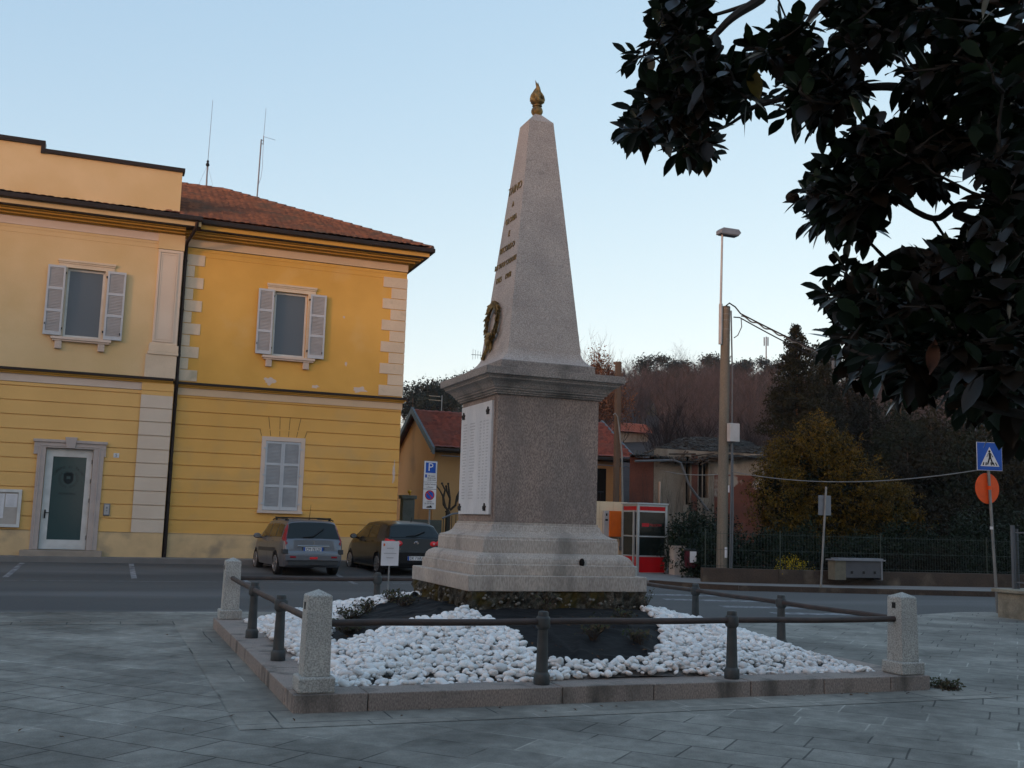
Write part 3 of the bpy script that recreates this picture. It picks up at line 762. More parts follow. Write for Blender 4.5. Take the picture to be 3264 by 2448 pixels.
sq('plinth_block', [(.857, 1.234), (.857, 1.385), (.848, 1.39), (.845, 1.418), (.80, 1.43), (.755, 1.45), (.72, 1.48), (.70, 1.52), (.69, 1.55), (.675, 1.552), (.675, 1.583), (.6, 1.584)], M['granite_base'], .004)
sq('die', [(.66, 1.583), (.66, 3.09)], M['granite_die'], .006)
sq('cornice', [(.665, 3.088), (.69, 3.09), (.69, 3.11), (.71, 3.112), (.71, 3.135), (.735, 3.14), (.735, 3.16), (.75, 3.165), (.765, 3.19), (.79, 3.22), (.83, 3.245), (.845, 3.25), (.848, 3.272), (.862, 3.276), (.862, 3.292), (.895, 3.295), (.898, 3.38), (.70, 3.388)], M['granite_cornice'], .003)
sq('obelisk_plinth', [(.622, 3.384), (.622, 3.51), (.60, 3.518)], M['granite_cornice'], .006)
ob = [(.60, 3.516)]
for i in range(1, 9):
    t_ = i/8; z = 3.516+.20*t_
    ob.append((.482+(.598-.482)*(1-t_)**2.4, z))
ob += [(.478, 3.75), (.169, 6.74), (.045, 6.875), (.04, 6.88)]
obo = sq('obelisk', ob, M['granite'], .004)
# damage mark
MB().ball((MX+.32, MY-.992, 1.145), (.035, .03, .05), 8, 6).build('chip', M['darkvoid'], mon, smooth=True)
# inner frame around the plaque on the left face
fx = MX-.66
mb = MB()
mb.box(fx-.012, fx+.02, MY-.60, MY-.565, 1.62, 3.06)
mb.build('plaque_moulding', M['granite_die'], mon)
pl = MB().box(fx-.035, fx-.002, MY-.545, MY+.565, 1.668, 3.02).build('marble_plaque', M['marble'], mon, bevel=.004)
mb = MB(); rn = random.Random(2)
cols = [(MY+.40, .07, 4), (MY+.12, .10, 1), (MY-.18, .035, 2), (MY-.30, .03, 2), (MY-.42, .04, 2)]
for cy, wd, _ in cols:
    z = 2.78
    while z > 1.82:
        ww = wd*rn.uniform(.5, 1.0)
        x_ = cy+ww
        while x_ > cy-ww:
            l_ = rn.uniform(.012, .03)
            mb.add([(fx-.0362, x_, z), (fx-.0362, x_-l_*.6, z), (fx-.0362, x_-l_*.6, z+.015), (fx-.0362, x_, z+.015)], [(0, 1, 2, 3)])
            x_ -= l_
        z -= .037
mb.build('engraved_names', M['engrave'], pl, fix=False)
for (dy, z) in ((.46, 2.90), (-.44, 2.90), (.50, 1.75), (-.42, 1.75)):
    star = []
    for i in range(10):
        a = PI/2+i*PI/5; r_ = .05 if i % 2 == 0 else .021
        star.append((r_*math.cos(a), r_*math.sin(a)))
    mb = MB().prism(star, (fx-.036, MY+dy, z), (0, -1, 0), (0, 0, 1), (-.018, 0, 0)); mb.ball((fx-.05, MY+dy, z-.005), (.02, .016, .03), 8, 5)
    mb.build('bronze_star', M['dark_bronze'], pl)
# lettering on the obelisk's left face
def oh(z): return .478+(z-3.75)*(.169-.478)/(6.74-3.75)
slope = (.169-.478)/(6.74-3.75)
upv = Vector((-slope, 0, 1)).normalized()
for s_, z, size, dy in (('TAINO', 5.85, .155, 0), ('A', 5.64, .10, 0), ('GLORIA', 5.435, .11, 0), ('E', 5.245, .11, 0), ('RICORDO', 5.055, .115, 0), ('DE SUOI CADUTI', 4.85, .098, 0), ('1915    1918', 4.655, .105, 0)):
    text_mesh('bronze_lettering', s_, size, M['bronze'], mon, (MX-oh(z), MY+dy+.02, z), (0, -1, 0), upv, .004, depth=.006)
# bronze wreath with ribbons and laurel
wr = MB(); rn = random.Random(4)
cw = Vector((MX-oh(4.07)-.03, MY+.12, 4.07)); EY = Vector((0, -1, 0))
for i in range(64):
    a = 2*PI*i/64
    c = cw+EY*(.195*math.cos(a))+upv*(.235*math.sin(a)+.02)
    for q in range(3):
        off = EY*rn.uniform(-.035, .035)+upv*rn.uniform(-.035, .035)+Vector((-rn.uniform(.0, .035), 0, 0))
        d = (EY*(-math.sin(a))+upv*math.cos(a)+Vector((rn.uniform(-.6, 0), rn.uniform(-.6, .6), rn.uniform(-.6, .6)))).normalized(); u = d.cross(Vector((-1, 0, 0))).normalized()
        s_ = rn.uniform(.032, .058)
        p = c+off
        wr.add([p-d*s_, p+u*s_*.45+Vector((-.012, 0, 0)), p+d*s_, p-u*s_*.45+Vector((-.012, 0, 0)), p+Vector((.012, 0, 0))], [(0, 1, 2, 3), (0, 4, 1), (1, 4, 2), (2, 4, 3), (3, 4, 0)])
wr.tube([cw+EY*(.195*math.cos(2*PI*i/24))+upv*(.235*math.sin(2*PI*i/24)+.02) for i in range(25)], .012, 6)
for i in range(10):
    p = cw+EY*rn.uniform(-.09, .05)+upv*rn.uniform(-.26, -.14)+Vector((-.03, 0, 0))
    wr.ball(p, (rn.uniform(.02, .035), rn.uniform(.03, .045), rn.uniform(.025, .045)), 7, 5)
wr.tube([cw+EY*-.02-upv*.2, cw+EY*-.12-upv*.32, cw+EY*-.22-upv*.43], [.03, .022, .03], 6)
wr.tube([cw+EY*0-upv*.2, cw+EY*.04-upv*.33, cw+EY*.03-upv*.38], [.025, .02, .006], 6)
wr.tube([cw+EY*0-upv*.2+Vector((-.02, 0, 0)), cw+EY*-.05-upv*.30, cw+EY*-.09-upv*.36], [.025, .02, .006], 6)
wr.build('bronze_wreath', M['bronze'], mon, smooth=30)
# flaming urn
mb = MB().lathe([(.045, 6.87), (.06, 6.885), (.075, 6.91), (.078, 6.935), (.07, 6.965), (.05, 6.98), (.048, 6.99), (.065, 6.998), (.065, 7.01), (.05, 7.018), (.06, 7.03), (.085, 7.05), (.088, 7.075), (.07, 7.09)], (MX, MY, 0), 18)
mb.build('urn', M['bronze'], mon, smooth=True)
mb = MB(); rn = random.Random(9)
for i in range(11):
    a = 2*PI*i/11; r0 = .068 if i < 9 else .012; hh = rn.uniform(.14, .21) if i < 9 else .27
    pp = []; 
    for q in range(6):
        t_ = q/5; tw = a+1.4*t_*(1 if i % 2 else -1)
        rr = (r0+.03*math.sin(t_*PI))*(1-.72*t_)
        pp.append((MX+rr*math.cos(tw), MY+rr*math.sin(tw), 7.06+hh*t_))
    mb.tube(pp, [.03, .032, .026, .02, .012, .002], 6)
mb.tube([(MX, MY, 7.08), (MX-.01, MY, 7.18), (MX+.008, MY, 7.26), (MX-.02, MY, 7.31), (MX-.035, MY+.0, 7.355)], [.06, .045, .028, .012, .002], 7)
mb.build('flame', M['bronze'], mon, smooth=True)

# ------------------------------------------------------------------ town hall
YR, YL = 32.5, 32.25
hall = thing('town_hall', 'two-storey yellow and orange municipal building with tiled hip roof at left', 'building', (2, YR, .24))

def relief_wall(name, mt, parent, x0, x1, z0, z1, y, grooves=(), holes=(), gw=.026, gd=.04, reveal=.16):
    """wall facing -y; grooves = list of z; holes = (xa,xb,za,zb)"""
    xsx = {x0, x1}; zs = {z0, z1}
    for h in holes: xsx |= {h[0], h[1]}; zs |= {h[2], h[3]}
    for g_ in grooves:
        zs |= {g_-gw/2, g_+gw/2}
    xsx = sorted(v for v in xsx if x0 <= v <= x1); zs = sorted(v for v in zs if z0 <= v <= z1)
    def dep(i, j):
        if i < 0 or j < 0 or i >= len(xsx)-1 or j >= len(zs)-1: return None
        xc = (xsx[i]+xsx[i+1])/2; zc = (zs[j]+zs[j+1])/2
        for h in holes:
            if h[0] < xc < h[1] and h[2] < zc < h[3]: return reveal
        for g_ in grooves:
            if abs(zc-g_) < gw/2: return gd
        return 0
    mb = MB()
    for i in range(len(xsx)-1):
        for j in range(len(zs)-1):
            d = dep(i, j); a, b, c, e = xsx[i], xsx[i+1], zs[j], zs[j+1]
            if d < reveal:
                mb.add([(a, y+d, c), (b, y+d, c), (b, y+d, e), (a, y+d, e)], [(0, 1, 2, 3)])
            dr = dep(i+1, j); du = dep(i, j+1)
            if dr is not None and dr != d: mb.add([(b, y+d, c), (b, y+dr, c), (b, y+dr, e), (b, y+d, e)], [(0, 1, 2, 3)])
            if du is not None and du != d: mb.add([(a, y+d, e), (b, y+d, e), (b, y+du, e), (a, y+du, e)], [(0, 1, 2, 3)])
    return mb.build(name, mt, parent, fix=False)

XL0, XC, XR = -12.0, 1.72, 8.775          # left end, joint of the two blocks, right corner
GR = [4.97-.4045*i for i in range(1, 11)]
GR = [g_ for g_ in GR if g_ > 1.0]
# --- walls
relief_wall('ground_floor_wall', M['wallL_lo'], hall, XL0, .83, .95, 5.08, YL, [4.97]+GR, [(-1.585, -.335, .95, 3.265)])
relief_wall('ground_floor_pilaster', M['pilaster'], hall, .83, XC, .95, 4.95, YL-.045, GR, gw=.03)
MB().box(.83, XC, YL-.044, YL+.2, 4.952, 5.09).build('pilaster_cap', M['wallL_lo'], hall)
relief_wall('ground_floor_wall', M['wallR_lo'], hall, XC, XR, .95, 5.06, YR, [4.975]+GR, [(4.545, 5.62, 1.70, 3.82)], reveal=.06)
relief_wall('upper_wall', M['wallL_up'], hall, XL0, XC, 5.48, 9.62, YL, [9.51, 9.37], [(-1.43, -.41, 6.47, 8.50)], gw=.014, gd=.01)
relief_wall('upper_wall', M['wallR_up'], hall, XC, XR, 5.42, 9.58, YR, [9.475, 9.32], [(4.555, 5.575, 6.47, 8.51)], gw=.014, gd=.01)
relief_wall('plinth', M['plinth'], hall, XL0, XC+.0, .2, .948, YL-.03, [], [(-1.76, -.06, .2, .948)], reveal=.03)
relief_wall('plinth', M['plinth'], hall, XC, XR+.0, .2, .935, YR-.03)
# sides, back and inner backing of the blocks
mb = MB()
mb.box(XC-.3, XR-.002, YR+.35, YR+13, .2, 9.9)
mb.build('side_wall', M['wallR_up'], hall)
mb = MB(); mb.add([(XR, YR, .2), (XR, YR+13, .2), (XR, YR+13, 9.6), (XR, YR, 9.6)], [(0, 1, 2, 3)]); mb.add([(XR-.0, YR-.03, .2), (XR, YR, .2), (XR, YR, .935), (XR, YR-.03, .935)], [(0, 1, 2, 3)])
mb.build('side_wall', M['wallR_lo'], hall)
MB().add([(XC, YL, .2), (XC, YR+.01, .2), (XC, YR+.01, 9.9), (XC, YL, 9.9)], [(0, 1, 2, 3)]).build('return_wall', M['wallL_up'], hall)
MB().box(XL0, XC-.31, YL+.36, YL+10, .2, 11.9).build('side_wall', M['wallL_up'], hall)
# ledge between plinth and wall
MB().box(XL0, -1.80, YL-.03, YL+.02, .935, .952).box(-.05, .83, YL-.03, YL+.02, .935, .952).box(XC, XR, YR-.03, YR+.02, .925, .95).build('plinth_ledge', M['plinth'], hall)
# --- string course
def course(x0, x1, y, parts, end=0):
    for nm, d, z0, z1, m_ in parts:
        MB().box(x0, x1+(d if end else 0), y-d, y+.05, z0, z1).build(nm, M[m_], hall)
course(XL0, XC-.03, YL, [('string_course_cap', .17, 5.40, 5.47, 'gutter'), ('string_course', .12, 5.36, 5.399, 'ochre'), ('string_course', .07, 5.31, 5.359, 'ochre')])
course(XL0, .83, YL, [('string_band', .02, 5.09, 5.309, 'cream')])
course(.83, XC-.001, YL, [('string_band', .065, 5.091, 5.309, 'wallL_lo')])
course(XC-.03, XR, YR, [('string_course_cap', .17, 5.36, 5.43, 'gutter'), ('string_course', .12, 5.32, 5.359, 'ochre'), ('string_course', .07, 5.27, 5.319, 'ochre'), ('string_band', .025, 5.05, 5.269, 'creamR')], end=1)
# --- main cornice
def cornice(x0, x1, y, end, band):
    prof = [('cream_band', .02, 9.60, 9.84, band), ('cornice', .06, 9.841, 9.87, 'ochre'), ('cornice', .20, 9.871, 9.93, 'ochre'), ('cornice', .34, 9.931, 9.985, 'ochre'), ('cornice', .42, 9.986, 10.02, 'ochre')]
    for nm, d, z0, z1, m_ in prof: MB().box(x0, x1+(d if end else 0), y-d, y+.1, z0, z1).build(nm, M[m_], hall)
cornice(XL0, XC, YL, 0, 'cream')
cornice(XC, XR, YR, 1, 'creamR')
MB().box(.99, XC+.02, YL-.06, YL, 9.37, 9.838).build('pilaster_head', M['wallL_up'], hall)
# coved ochre soffit
def cove(x0, x1, y, end):
    mb = MB(); n = 10; P = []
    for i in range(n+1):
        a = PI/2*i/n
        P.append((.06+.36*(1-math.cos(a)), 9.86+.15*math.sin(a)))
    for i in range(n):
        (d0, z0), (d1, z1) = P[i], P[i+1]
        mb.add([(x0, y-d0, z0), (x1+(d0 if end else 0), y-d0, z0), (x1+(d1 if end else 0), y-d1, z1), (x0, y-d1, z1)], [(0, 1, 2, 3)])
        if end: mb.add([(x1+d0, y-d0, z0), (x1+d0, y+13, z0), (x1+d1, y+13, z1), (x1+d1, y-d1, z1)], [(0, 1, 2, 3)])
    mb.build('cornice_cove', M['ochre'], hall, smooth=True)
cove(XC, XR, YR, 1)
for (x0, x1, y, end) in ((XL0, XC+.40, YL, 0), (XC+.43, XR, YR, 1)):
    e = .55 if end else 0
    MB().box(x0, x1+e, y-.55, y+.3, 10.021, 10.05).build('soffit', M['gutter'], hall)
    MB().box(x0, x1+e+.02, y-.57, y-.50, 10.05, 10.19).build('fascia', M['wallL_up' if not end else 'wallR_up'], hall)
    if end:
        MB().box(x1+e-.03, x1+e+.02, y-.50, y+13, 10.05, 10.19).build('fascia', M['wallR_up'], hall)
        MB().box(x1+.02, x1+e, y+.3, y+13, 10.021, 10.05).build('soffit', M['gutter'], hall)
# gutters
MB().box(XL0, XC+.45, YL-.72, YL-.55, 10.19, 10.33).build('gutter', M['gutter'], hall, bevel=.02)
mb = MB().box(XC+.30, XR+.72, YR-.72, YR-.55, 10.185, 10.325)
mb.box(XR+.55, XR+.72, YR-.55, YR+13, 10.185, 10.325)
mb.build('gutter', M['gutter'], hall, bevel=.02)
# --- parapet over the left block
mb = MB()
PYY = YL+.12
mb.box(XL0, 1.53, PYY, PYY+.3, 10.02, 11.86); mb.box(XL0, -2.42, PYY+.001, PYY+.299, 11.861, 12.07)
mb.build('parapet', M['wallL_up'], hall)
mb = MB()
mb.box(-2.38, 1.60, PYY-.07, PYY+.37, 11.85, 11.97); mb.box(XL0, -2.33, PYY-.072, PYY+.372, 12.06, 12.20); mb.box(-2.44, -2.33, PYY-.071, PYY+.371, 11.83, 12.06)
mb.build('parapet_coping', M['gutter'], hall)
# --- roofs
def roof(name, mt, parent, x0, x1, ye, ze, yr, zr, hipL=0, hipR=0, pitch=.21, row=.27, amp=.022, step=.075, seed=1):
    """tiled slope facing -y: eave (ye,ze) to ridge (yr,zr); hipL/hipR shrink the ridge"""
    rn = random.Random(seed)
    L_ = math.hypot(yr-ye, zr-ze); nr = int(L_/row); sub = 6
    nx = int((x1-x0)/pitch*sub)
    nrm = Vector((0, -(zr-ze), (yr-ye))).normalized()
    V = []; Fc = []
    tts = []
    for r_ in range(nr):
        tts.append((r_/nr, step)); tts.append(((r_+.97)/nr, 0.0))
    k = 0
    joff = [rn.uniform(-.02, .02) for _ in range(nr+1)]
    jit = np.random.default_rng(seed).uniform(-.010, .012, (nr+1, int((x1-x0)/pitch)+3))
    for qi, (t, st) in enumerate(tts):
        a = x0+hipL*t; b = x1-hipR*t
        for i in range(nx+1):
            x = x0+(x1-x0)*i/nx; xc = min(max(x, a), b)
            ci = int((xc-x0)/pitch)
            c = amp*abs(math.sin(PI*(xc-x0+joff[qi//2]*.4)/pitch))**.8
            p = Vector((xc, ye+(yr-ye)*t, ze+(zr-ze)*t))+nrm*(c+st+jit[qi//2][ci])
            V.append(p)
    for j in range(len(tts)-1):
        for i in range(nx):
            q = j*(nx+1)+i
            if (V[q]-V[q+1]).length < 1e-4 and (V[q+nx+1]-V[q+nx+2]).length < 1e-4: continue
            Fc.append((q, q+1, q+nx+2, q+nx+1))
    o = raw_mesh(name, np.array([v[:] for v in V]), Fc, mt, parent, smooth=False)
    return o
ZE = 10.30
roofp = roof('roof', M['tile'], hall, XC-.6, XR+.66, YR-.66, ZE, 37.8, 13.1, 0, 6.2)
mb = MB()   # right hip slope and back slope
mb.add([(XR+.66, YR-.66, ZE), (XR+.66, YR+13, ZE), (3.2, 37.8, 13.12)], [(0, 1, 2)])
mb.add([(XC-6, 37.8, 13.12), (3.2, 37.8, 13.12), (XR+.66, YR+13, ZE), (XC-6, YR+13, ZE)], [(0, 1, 2, 3)])
mb.build('roof', M['tile'], hall, fix=False)
mb = MB()
def ridge_tiles(mb, a, b, r_=.11, seg=.40):
    a = Vector(a); b = Vector(b); n = int((b-a).length/seg); d = (b-a)/n
    for i in range(n):
        p = a+d*i; mb.tube([p-d*.06, p+d*.55, p+d*1.0], [r_*1.15, r_, r_*.9], 8)
ridge_tiles(mb, (XR+.62, YR-.60, ZE+.02), (3.2, 37.8, 13.12)); ridge_tiles(mb, (3.2, 37.8, 13.12), (XC-2.6, 37.8, 13.12), .10)
mb.build('ridge_tiles', M['tile'], roofp)
MB().add([(1.54, YL-.5, 10.36), (2.16, YL-.5, 10.36), (2.05, YL+.6, 10.66), (1.54, YL+.6, 10.66)], [(0, 1, 2, 3)]).build('flashing', M['copper'], roofp, fix=False)
roof('gutter_tiles', M['tile'], roofp, XL0, 1.5, YL-.6, 10.30, YL+.12, 10.50, row=.2)
# --- quoins
def quoins(xa, sgn, long_, short, ztop, hh, n, first_long=True, yy=YR):
    mb = MB()
    for i in range(n):
        w_ = long_ if (i % 2 == 0) == first_long else short
        z1 = ztop-i*hh; z0 = z1-hh+.018
        a, b = (xa, xa+w_) if sgn > 0 else (xa-w_, xa)
        mb.box(a, b, yy-.022, yy+.05, z0, z1)
        if sgn < 0: mb.box(xa-.02, xa+.022, yy-.021, yy+w_, z0, z1)
    mb.build('quoins', M['quoin'], hall, bevel=.006)
quoins(XR, -1, .785, .505, 9.37, .3555, 11)
quoins(XC, 1, .655, .375, 9.37, .3555, 11)
# --- panelled pilaster at the first floor
mb = MB()
mb.box(1.01, XC-.002, YL-.05, YL+.02, 6.50, 9.355)
mb.build('upper_pilaster', M['pilaster'], hall)
mb = MB()
for (a, b, c, d, e) in ((1.04, 1.60, 6.55, 9.30, .075), (1.10, 1.54, 6.62, 9.23, .06)):
    mb.box(a, a+.035, YL-e, YL-.04, c, d); mb.box(b-.035, b, YL-e, YL-.04, c, d); mb.box(a+.036, b-.036, YL-e, YL-.04, d-.035, d); mb.box(a+.036, b-.036, YL-e, YL-.04, c, c+.035)
mb.build('pilaster_moulding', M['pilaster'], hall)
mb = MB(); mb.box(.93, XC+.05, YL-.10, YL+.02, 6.24, 6.46); mb.box(.90, XC+.06, YL-.12, YL+.02, 6.16, 6.239); mb.box(.86, XC+.02, YL-.09, YL+.02, 5.472, 6.159); mb.box(.95, XC, YL-.07, YL+.02, 6.461, 6.51)
mb.build('pilaster_base', M['quoin'], hall, bevel=.01)
# --- downpipe
mb = MB()
mb.tube([(2.02, YL-.62, 10.22), (2.0, YL-.6, 10.02), (1.93, YL-.4, 9.86), (1.80, YR-.34, 9.66), (1.80, YR-.14, 9.5), (1.80, YR-.1, 9.2), (1.80, YR-.1, 5.6)], .052, 12)
mb.tube([(1.80, YR-.1, 5.62), (1.80, YR-.23, 5.46), (1.80, YR-.23, 5.3), (1.80, YR-.12, 5.1), (1.80, YR-.12, 3.0)], .052, 12)
mb.tube([(1.80, YR-.12, 3.02), (1.80, YR-.12, .24)], .062, 12)
for z in (9.1, 7.6, 6.2, 4.7, 3.3, 1.8): mb.cyl((1.80, YR-.12, z), (1.80, YR-.12, z+.05), .062)
mb.build('downpipe', M['gutter'], hall, smooth=True)
# --- shutters
def shutter(parent, x0, x1, z0, z1, y, panels, slat_m, fr=.055, dep=.045):
    """louvred leaf lying parallel to the wall, its front at y"""
    mb = MB(); mb.box(x0, x0+fr, y, y+dep, z0, z1); mb.box(x1-fr, x1, y, y+dep, z0, z1)
    hts = []
    H_ = z1-z0; rails = [(z0, z0+.10)]; 
    ph = (H_-.10-.07-.07*(panels-1))/panels; z = z0+.10
    for i in range(panels):
        hts.append((z, z+ph)); z += ph; rails.append((z, z+.07)); z += .07
    for a, b in rails: mb.box(x0+fr, x1-fr, y+.001, y+dep-.001, a, b)
    o = mb.build('shutter', M['shutter'], parent)
    mb = MB()
    for a, b in hts:
        n = max(4, int((b-a)/.042)); s_ = (b-a)/n
        for i in range(n):
            zz = a+s_*(i+.5)
            mb.add([(x0+fr, y+.008, zz-s_*.45), (x1-fr, y+.008, zz-s_*.45), (x1-fr, y+.034, zz+s_*.45), (x0+fr, y+.034, zz+s_*.45)], [(0, 1, 2, 3)])
    mb.add([(x0+fr, y+.038, z0+.1), (x1-fr, y+.038, z0+.1), (x1-fr, y+.038, z1-.05), (x0+fr, y+.038, z1-.05)], [(0, 1, 2, 3)])
    mb.build('louvres', M[slat_m], o, fix=False)
    return o
def upper_window(xa, xb, za, zb, y, label):
    w_ = MB()
    w_.box(xa-.24, xa, y-.03, y+.02, za+.0, zb); w_.box(xb, xb+.24, y-.03, y+.02, za+.0, zb)
    w_.box(xa-.24, xb+.24, y-.03, y+.02, zb+.001, zb+.20)
    w_.box(xa-.27, xb+.27, y-.075, y+.02, zb+.165, zb+.225); w_.box(xa-.255, xb+.255, y-.052, y+.02, zb+.12, zb+.164)
    win = w_.build('window', M['quoin'], hall)
    if label: win['label'] = label
    f = MB(); yy = y+.10
    f.box(xa+.001, xa+.06, yy, yy+.05, za, zb); f.box(xb-.06, xb-.001, yy, yy+.05, za, zb); f.box(xa+.06, xb-.06, yy+.001, yy+.049, zb-.07, zb-.001); f.box(xa+.06, xb-.06, yy+.001, yy+.049, za+.001, za+.07)
    f.build('frame', M['white'], win)
    MB().box(xa+.061, xb-.061, yy+.02, yy+.03, za+.07, zb-.07).build('pane', M['pane'], win)
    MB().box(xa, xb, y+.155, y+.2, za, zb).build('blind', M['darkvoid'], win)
    s_ = MB(); s_.box(xa-.30, xb+.30, y-.16, y+.02, za-.09, za-.02); s_.box(xa-.26, xb+.26, y-.12, y+.02, za-.14, za-.091)
    s_.build('sill', M['cream'], win)
    for bx in (xa-.10, xb+.03):
        b_ = MB(); b_.box(bx-.08, bx+.10, y-.10, y+.02, za-.36, za-.142)
        for q in range(4): b_.box(bx-.06+q*.04, bx-.045+q*.04, y-.112, y-.098, za-.35, za-.16)
        b_.build('bracket', M['cream'], win)
    shutter(hall, xa-.52, xa-.045, za+.015, zb+.02, y-.12, 3, 'shutter_tan')
    shutter(hall, xb+.07, xb+.575, za+.0, zb+.0, y-.12, 3, 'shutter_tan')
    hg = MB()
    for z in (za+.2, zb-.2): hg.box(xa-.06, xa-.02, y-.11, y-.03, z, z+.05); hg.box(xb+.03, xb+.07, y-.11, y-.03, z, z+.05)
    hg.box(xa-.50, xa-.48, y-.14, y-.12, za+.3, za+.36); hg.box(xb+.50, xb+.52, y-.14, y-.12, za+.15, za+.22)
    hg.build('hinge', M['black'], win)
upper_window(-1.43, -.41, 6.47, 8.50, YL, 'upper window in the pale left wall')
upper_window(4.555, 5.575, 6.47, 8.51, YR, 'upper window in the orange right wall')
# lower window with closed shutters
lw = MB(); xa, xb, za, zb = 4.545, 5.62, 1.70, 3.82
lw.box(xa-.125, xa, YR-.02, YR+.02, za-.0, zb+.13); lw.box(xb, xb+.125, YR-.02, YR+.02, za-.0, zb+.13); lw.box(xa, xb, YR-.0199, YR+.02, zb, zb+.129)
lwo = lw.build('window', M['cream'], hall)
MB().box(xa-.15, xb+.14, YR-.10, YR+.02, za-.085, za-.001).build('sill', M['cream'], lwo)
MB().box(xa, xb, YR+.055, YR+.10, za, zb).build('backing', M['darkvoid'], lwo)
shutter(lwo, xa+.005, (xa+xb)/2-.003, za+.01, zb-.01, YR-.005, 3, 'louvre')
shutter(lwo, (xa+xb)/2+.003, xb-.005, za+.01, zb-.01, YR-.005, 3, 'louvre')
hg = MB()
for z in (za+.18, za+1.05, zb-.25): hg.box(xa-.05, xa+.02, YR-.04, YR-.02, z, z+.05); hg.box(xb-.02, xb+.05, YR-.04, YR-.02, z, z+.05)
hg.build('hinge', M['shutter'], lwo)
# flat-arch joints above it
mb = MB()
for (a, b) in (((4.582, 4.56), (4.676, 3.97)), ((4.93, 4.565), (4.95, 3.97)), ((5.24, 4.565), (5.22, 3.97)), ((5.57, 4.56), (5.467, 3.97)), ((4.344, 4.16), (4.40, 3.96)), ((5.785, 4.16), (5.72, 3.96))):
    a = Vector((a[0], YR-.002, a[1])); b = Vector((b[0], YR-.002, b[1])); d = (b-a).normalized(); u = Vector((d.z, 0, -d.x))*.009
    mb.add([a-u, a+u, b+u, b-u], [(0, 1, 2, 3)])
mb.build('arch_joints', M['groove'], hall, fix=False)
MB().box(4.36, 5.77, YR-.0035, YR+.01, 4.145, 4.185).build('arch_infill', M['wallR_lo'], hall)
for (px_, pz_, pw, ph) in ((4.55, 5.66, .22, .16), (5.95, 5.60, .16, .07), (7.35, 5.60, .34, .13), (8.62, 3.0, .05, .45), (6.75, 7.9, .05, .05), (6.9, 6.4, .05, .1)):
    rn_ = random.Random(int(px_*100)); pl_ = []
    for q in range(16):
        a = 2*PI*q/16; k_ = rn_.uniform(.45, 1)
        pl_.append((pw*k_*math.cos(a), ph*k_*math.sin(a)))
    MB().prism(pl_, (px_, YR-.003, pz_), (1, 0, 0), (0, 0, 1), (0, .004, 0)).build('peeled_patch', M['cream'], hall)
# --- entrance door
dr = thing('d', 'x', 'x'); bpy.data.objects.remove(dr)
fr = MB()
fr.box(-1.80, -1.585, YL-.07, YL+.03, .41, 3.262); fr.box(-.335, -.05, YL-.07, YL+.03, .41, 3.262)
fr.box(-1.90, -.005, YL-.075, YL+.03, 3.263, 3.42); fr.box(-1.93, .025, YL-.11, YL+.03, 3.421, 3.50)
fr.box(-1.90, -1.80, YL-.074, YL+.03, 3.07, 3.262); fr.box(-.05, -.004, YL-.074, YL+.03, 3.07, 3.262)
fr.box(-1.74, -1.70, YL-.088, YL-.068, .42, 3.30); fr.box(-.20, -.16, YL-.088, YL-.068, .42, 3.30); fr.box(-1.74, -.16, YL-.089, YL-.07, 3.31, 3.35)
fr.prism([(-1.11, 3.585), (-.79, 3.585), (-.84, 3.27), (-1.06, 3.27)], (0, YL-.14, 0), (1, 0, 0), (0, 0, 1), (0, .15, 0))
fro = fr.build('door_surround', M['stoneframe'], hall, bevel=.006)
MB().box(-2.02, .10, YL-.34, YL-.03, .235, .405).build('step', M['stonestep'], fro, bevel=.01)
yd = YL+.07
d_ = MB(); d_.box(-1.575, -1.385, yd, yd+.05, .42, 3.255); d_.box(-.505, -.345, yd, yd+.05, .42, 3.255); d_.box(-1.385, -.505, yd+.001, yd+.049, 3.03, 3.254); d_.box(-1.385, -.505, yd+.001, yd+.049, .421, .69)
door = d_.build('door', M['white'], hall)
dg = MB().box(-1.385, -.505, yd+.02, yd+.03, .69, 3.03).build('door_glass', M['doorglass'], door)
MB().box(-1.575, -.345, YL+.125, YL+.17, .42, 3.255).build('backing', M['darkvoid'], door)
hd = MB(); hd.box(-1.50, -1.46, yd-.03, yd, 1.28, 1.52); hd.cyl((-1.48, yd-.05, 1.44), (-1.36, yd-.05, 1.44), .012); hd.cyl((-1.48, yd-.05, 1.44), (-1.48, yd, 1.44), .012); hd.build('handle', M['black'], door)
hg = MB()
for z in (.7, 1.75, 2.3, 2.85): hg.cyl((-.36, yd-.015, z), (-.36, yd-.015, z+.12), .014)
hg.build('hinge', M['galv'], door)
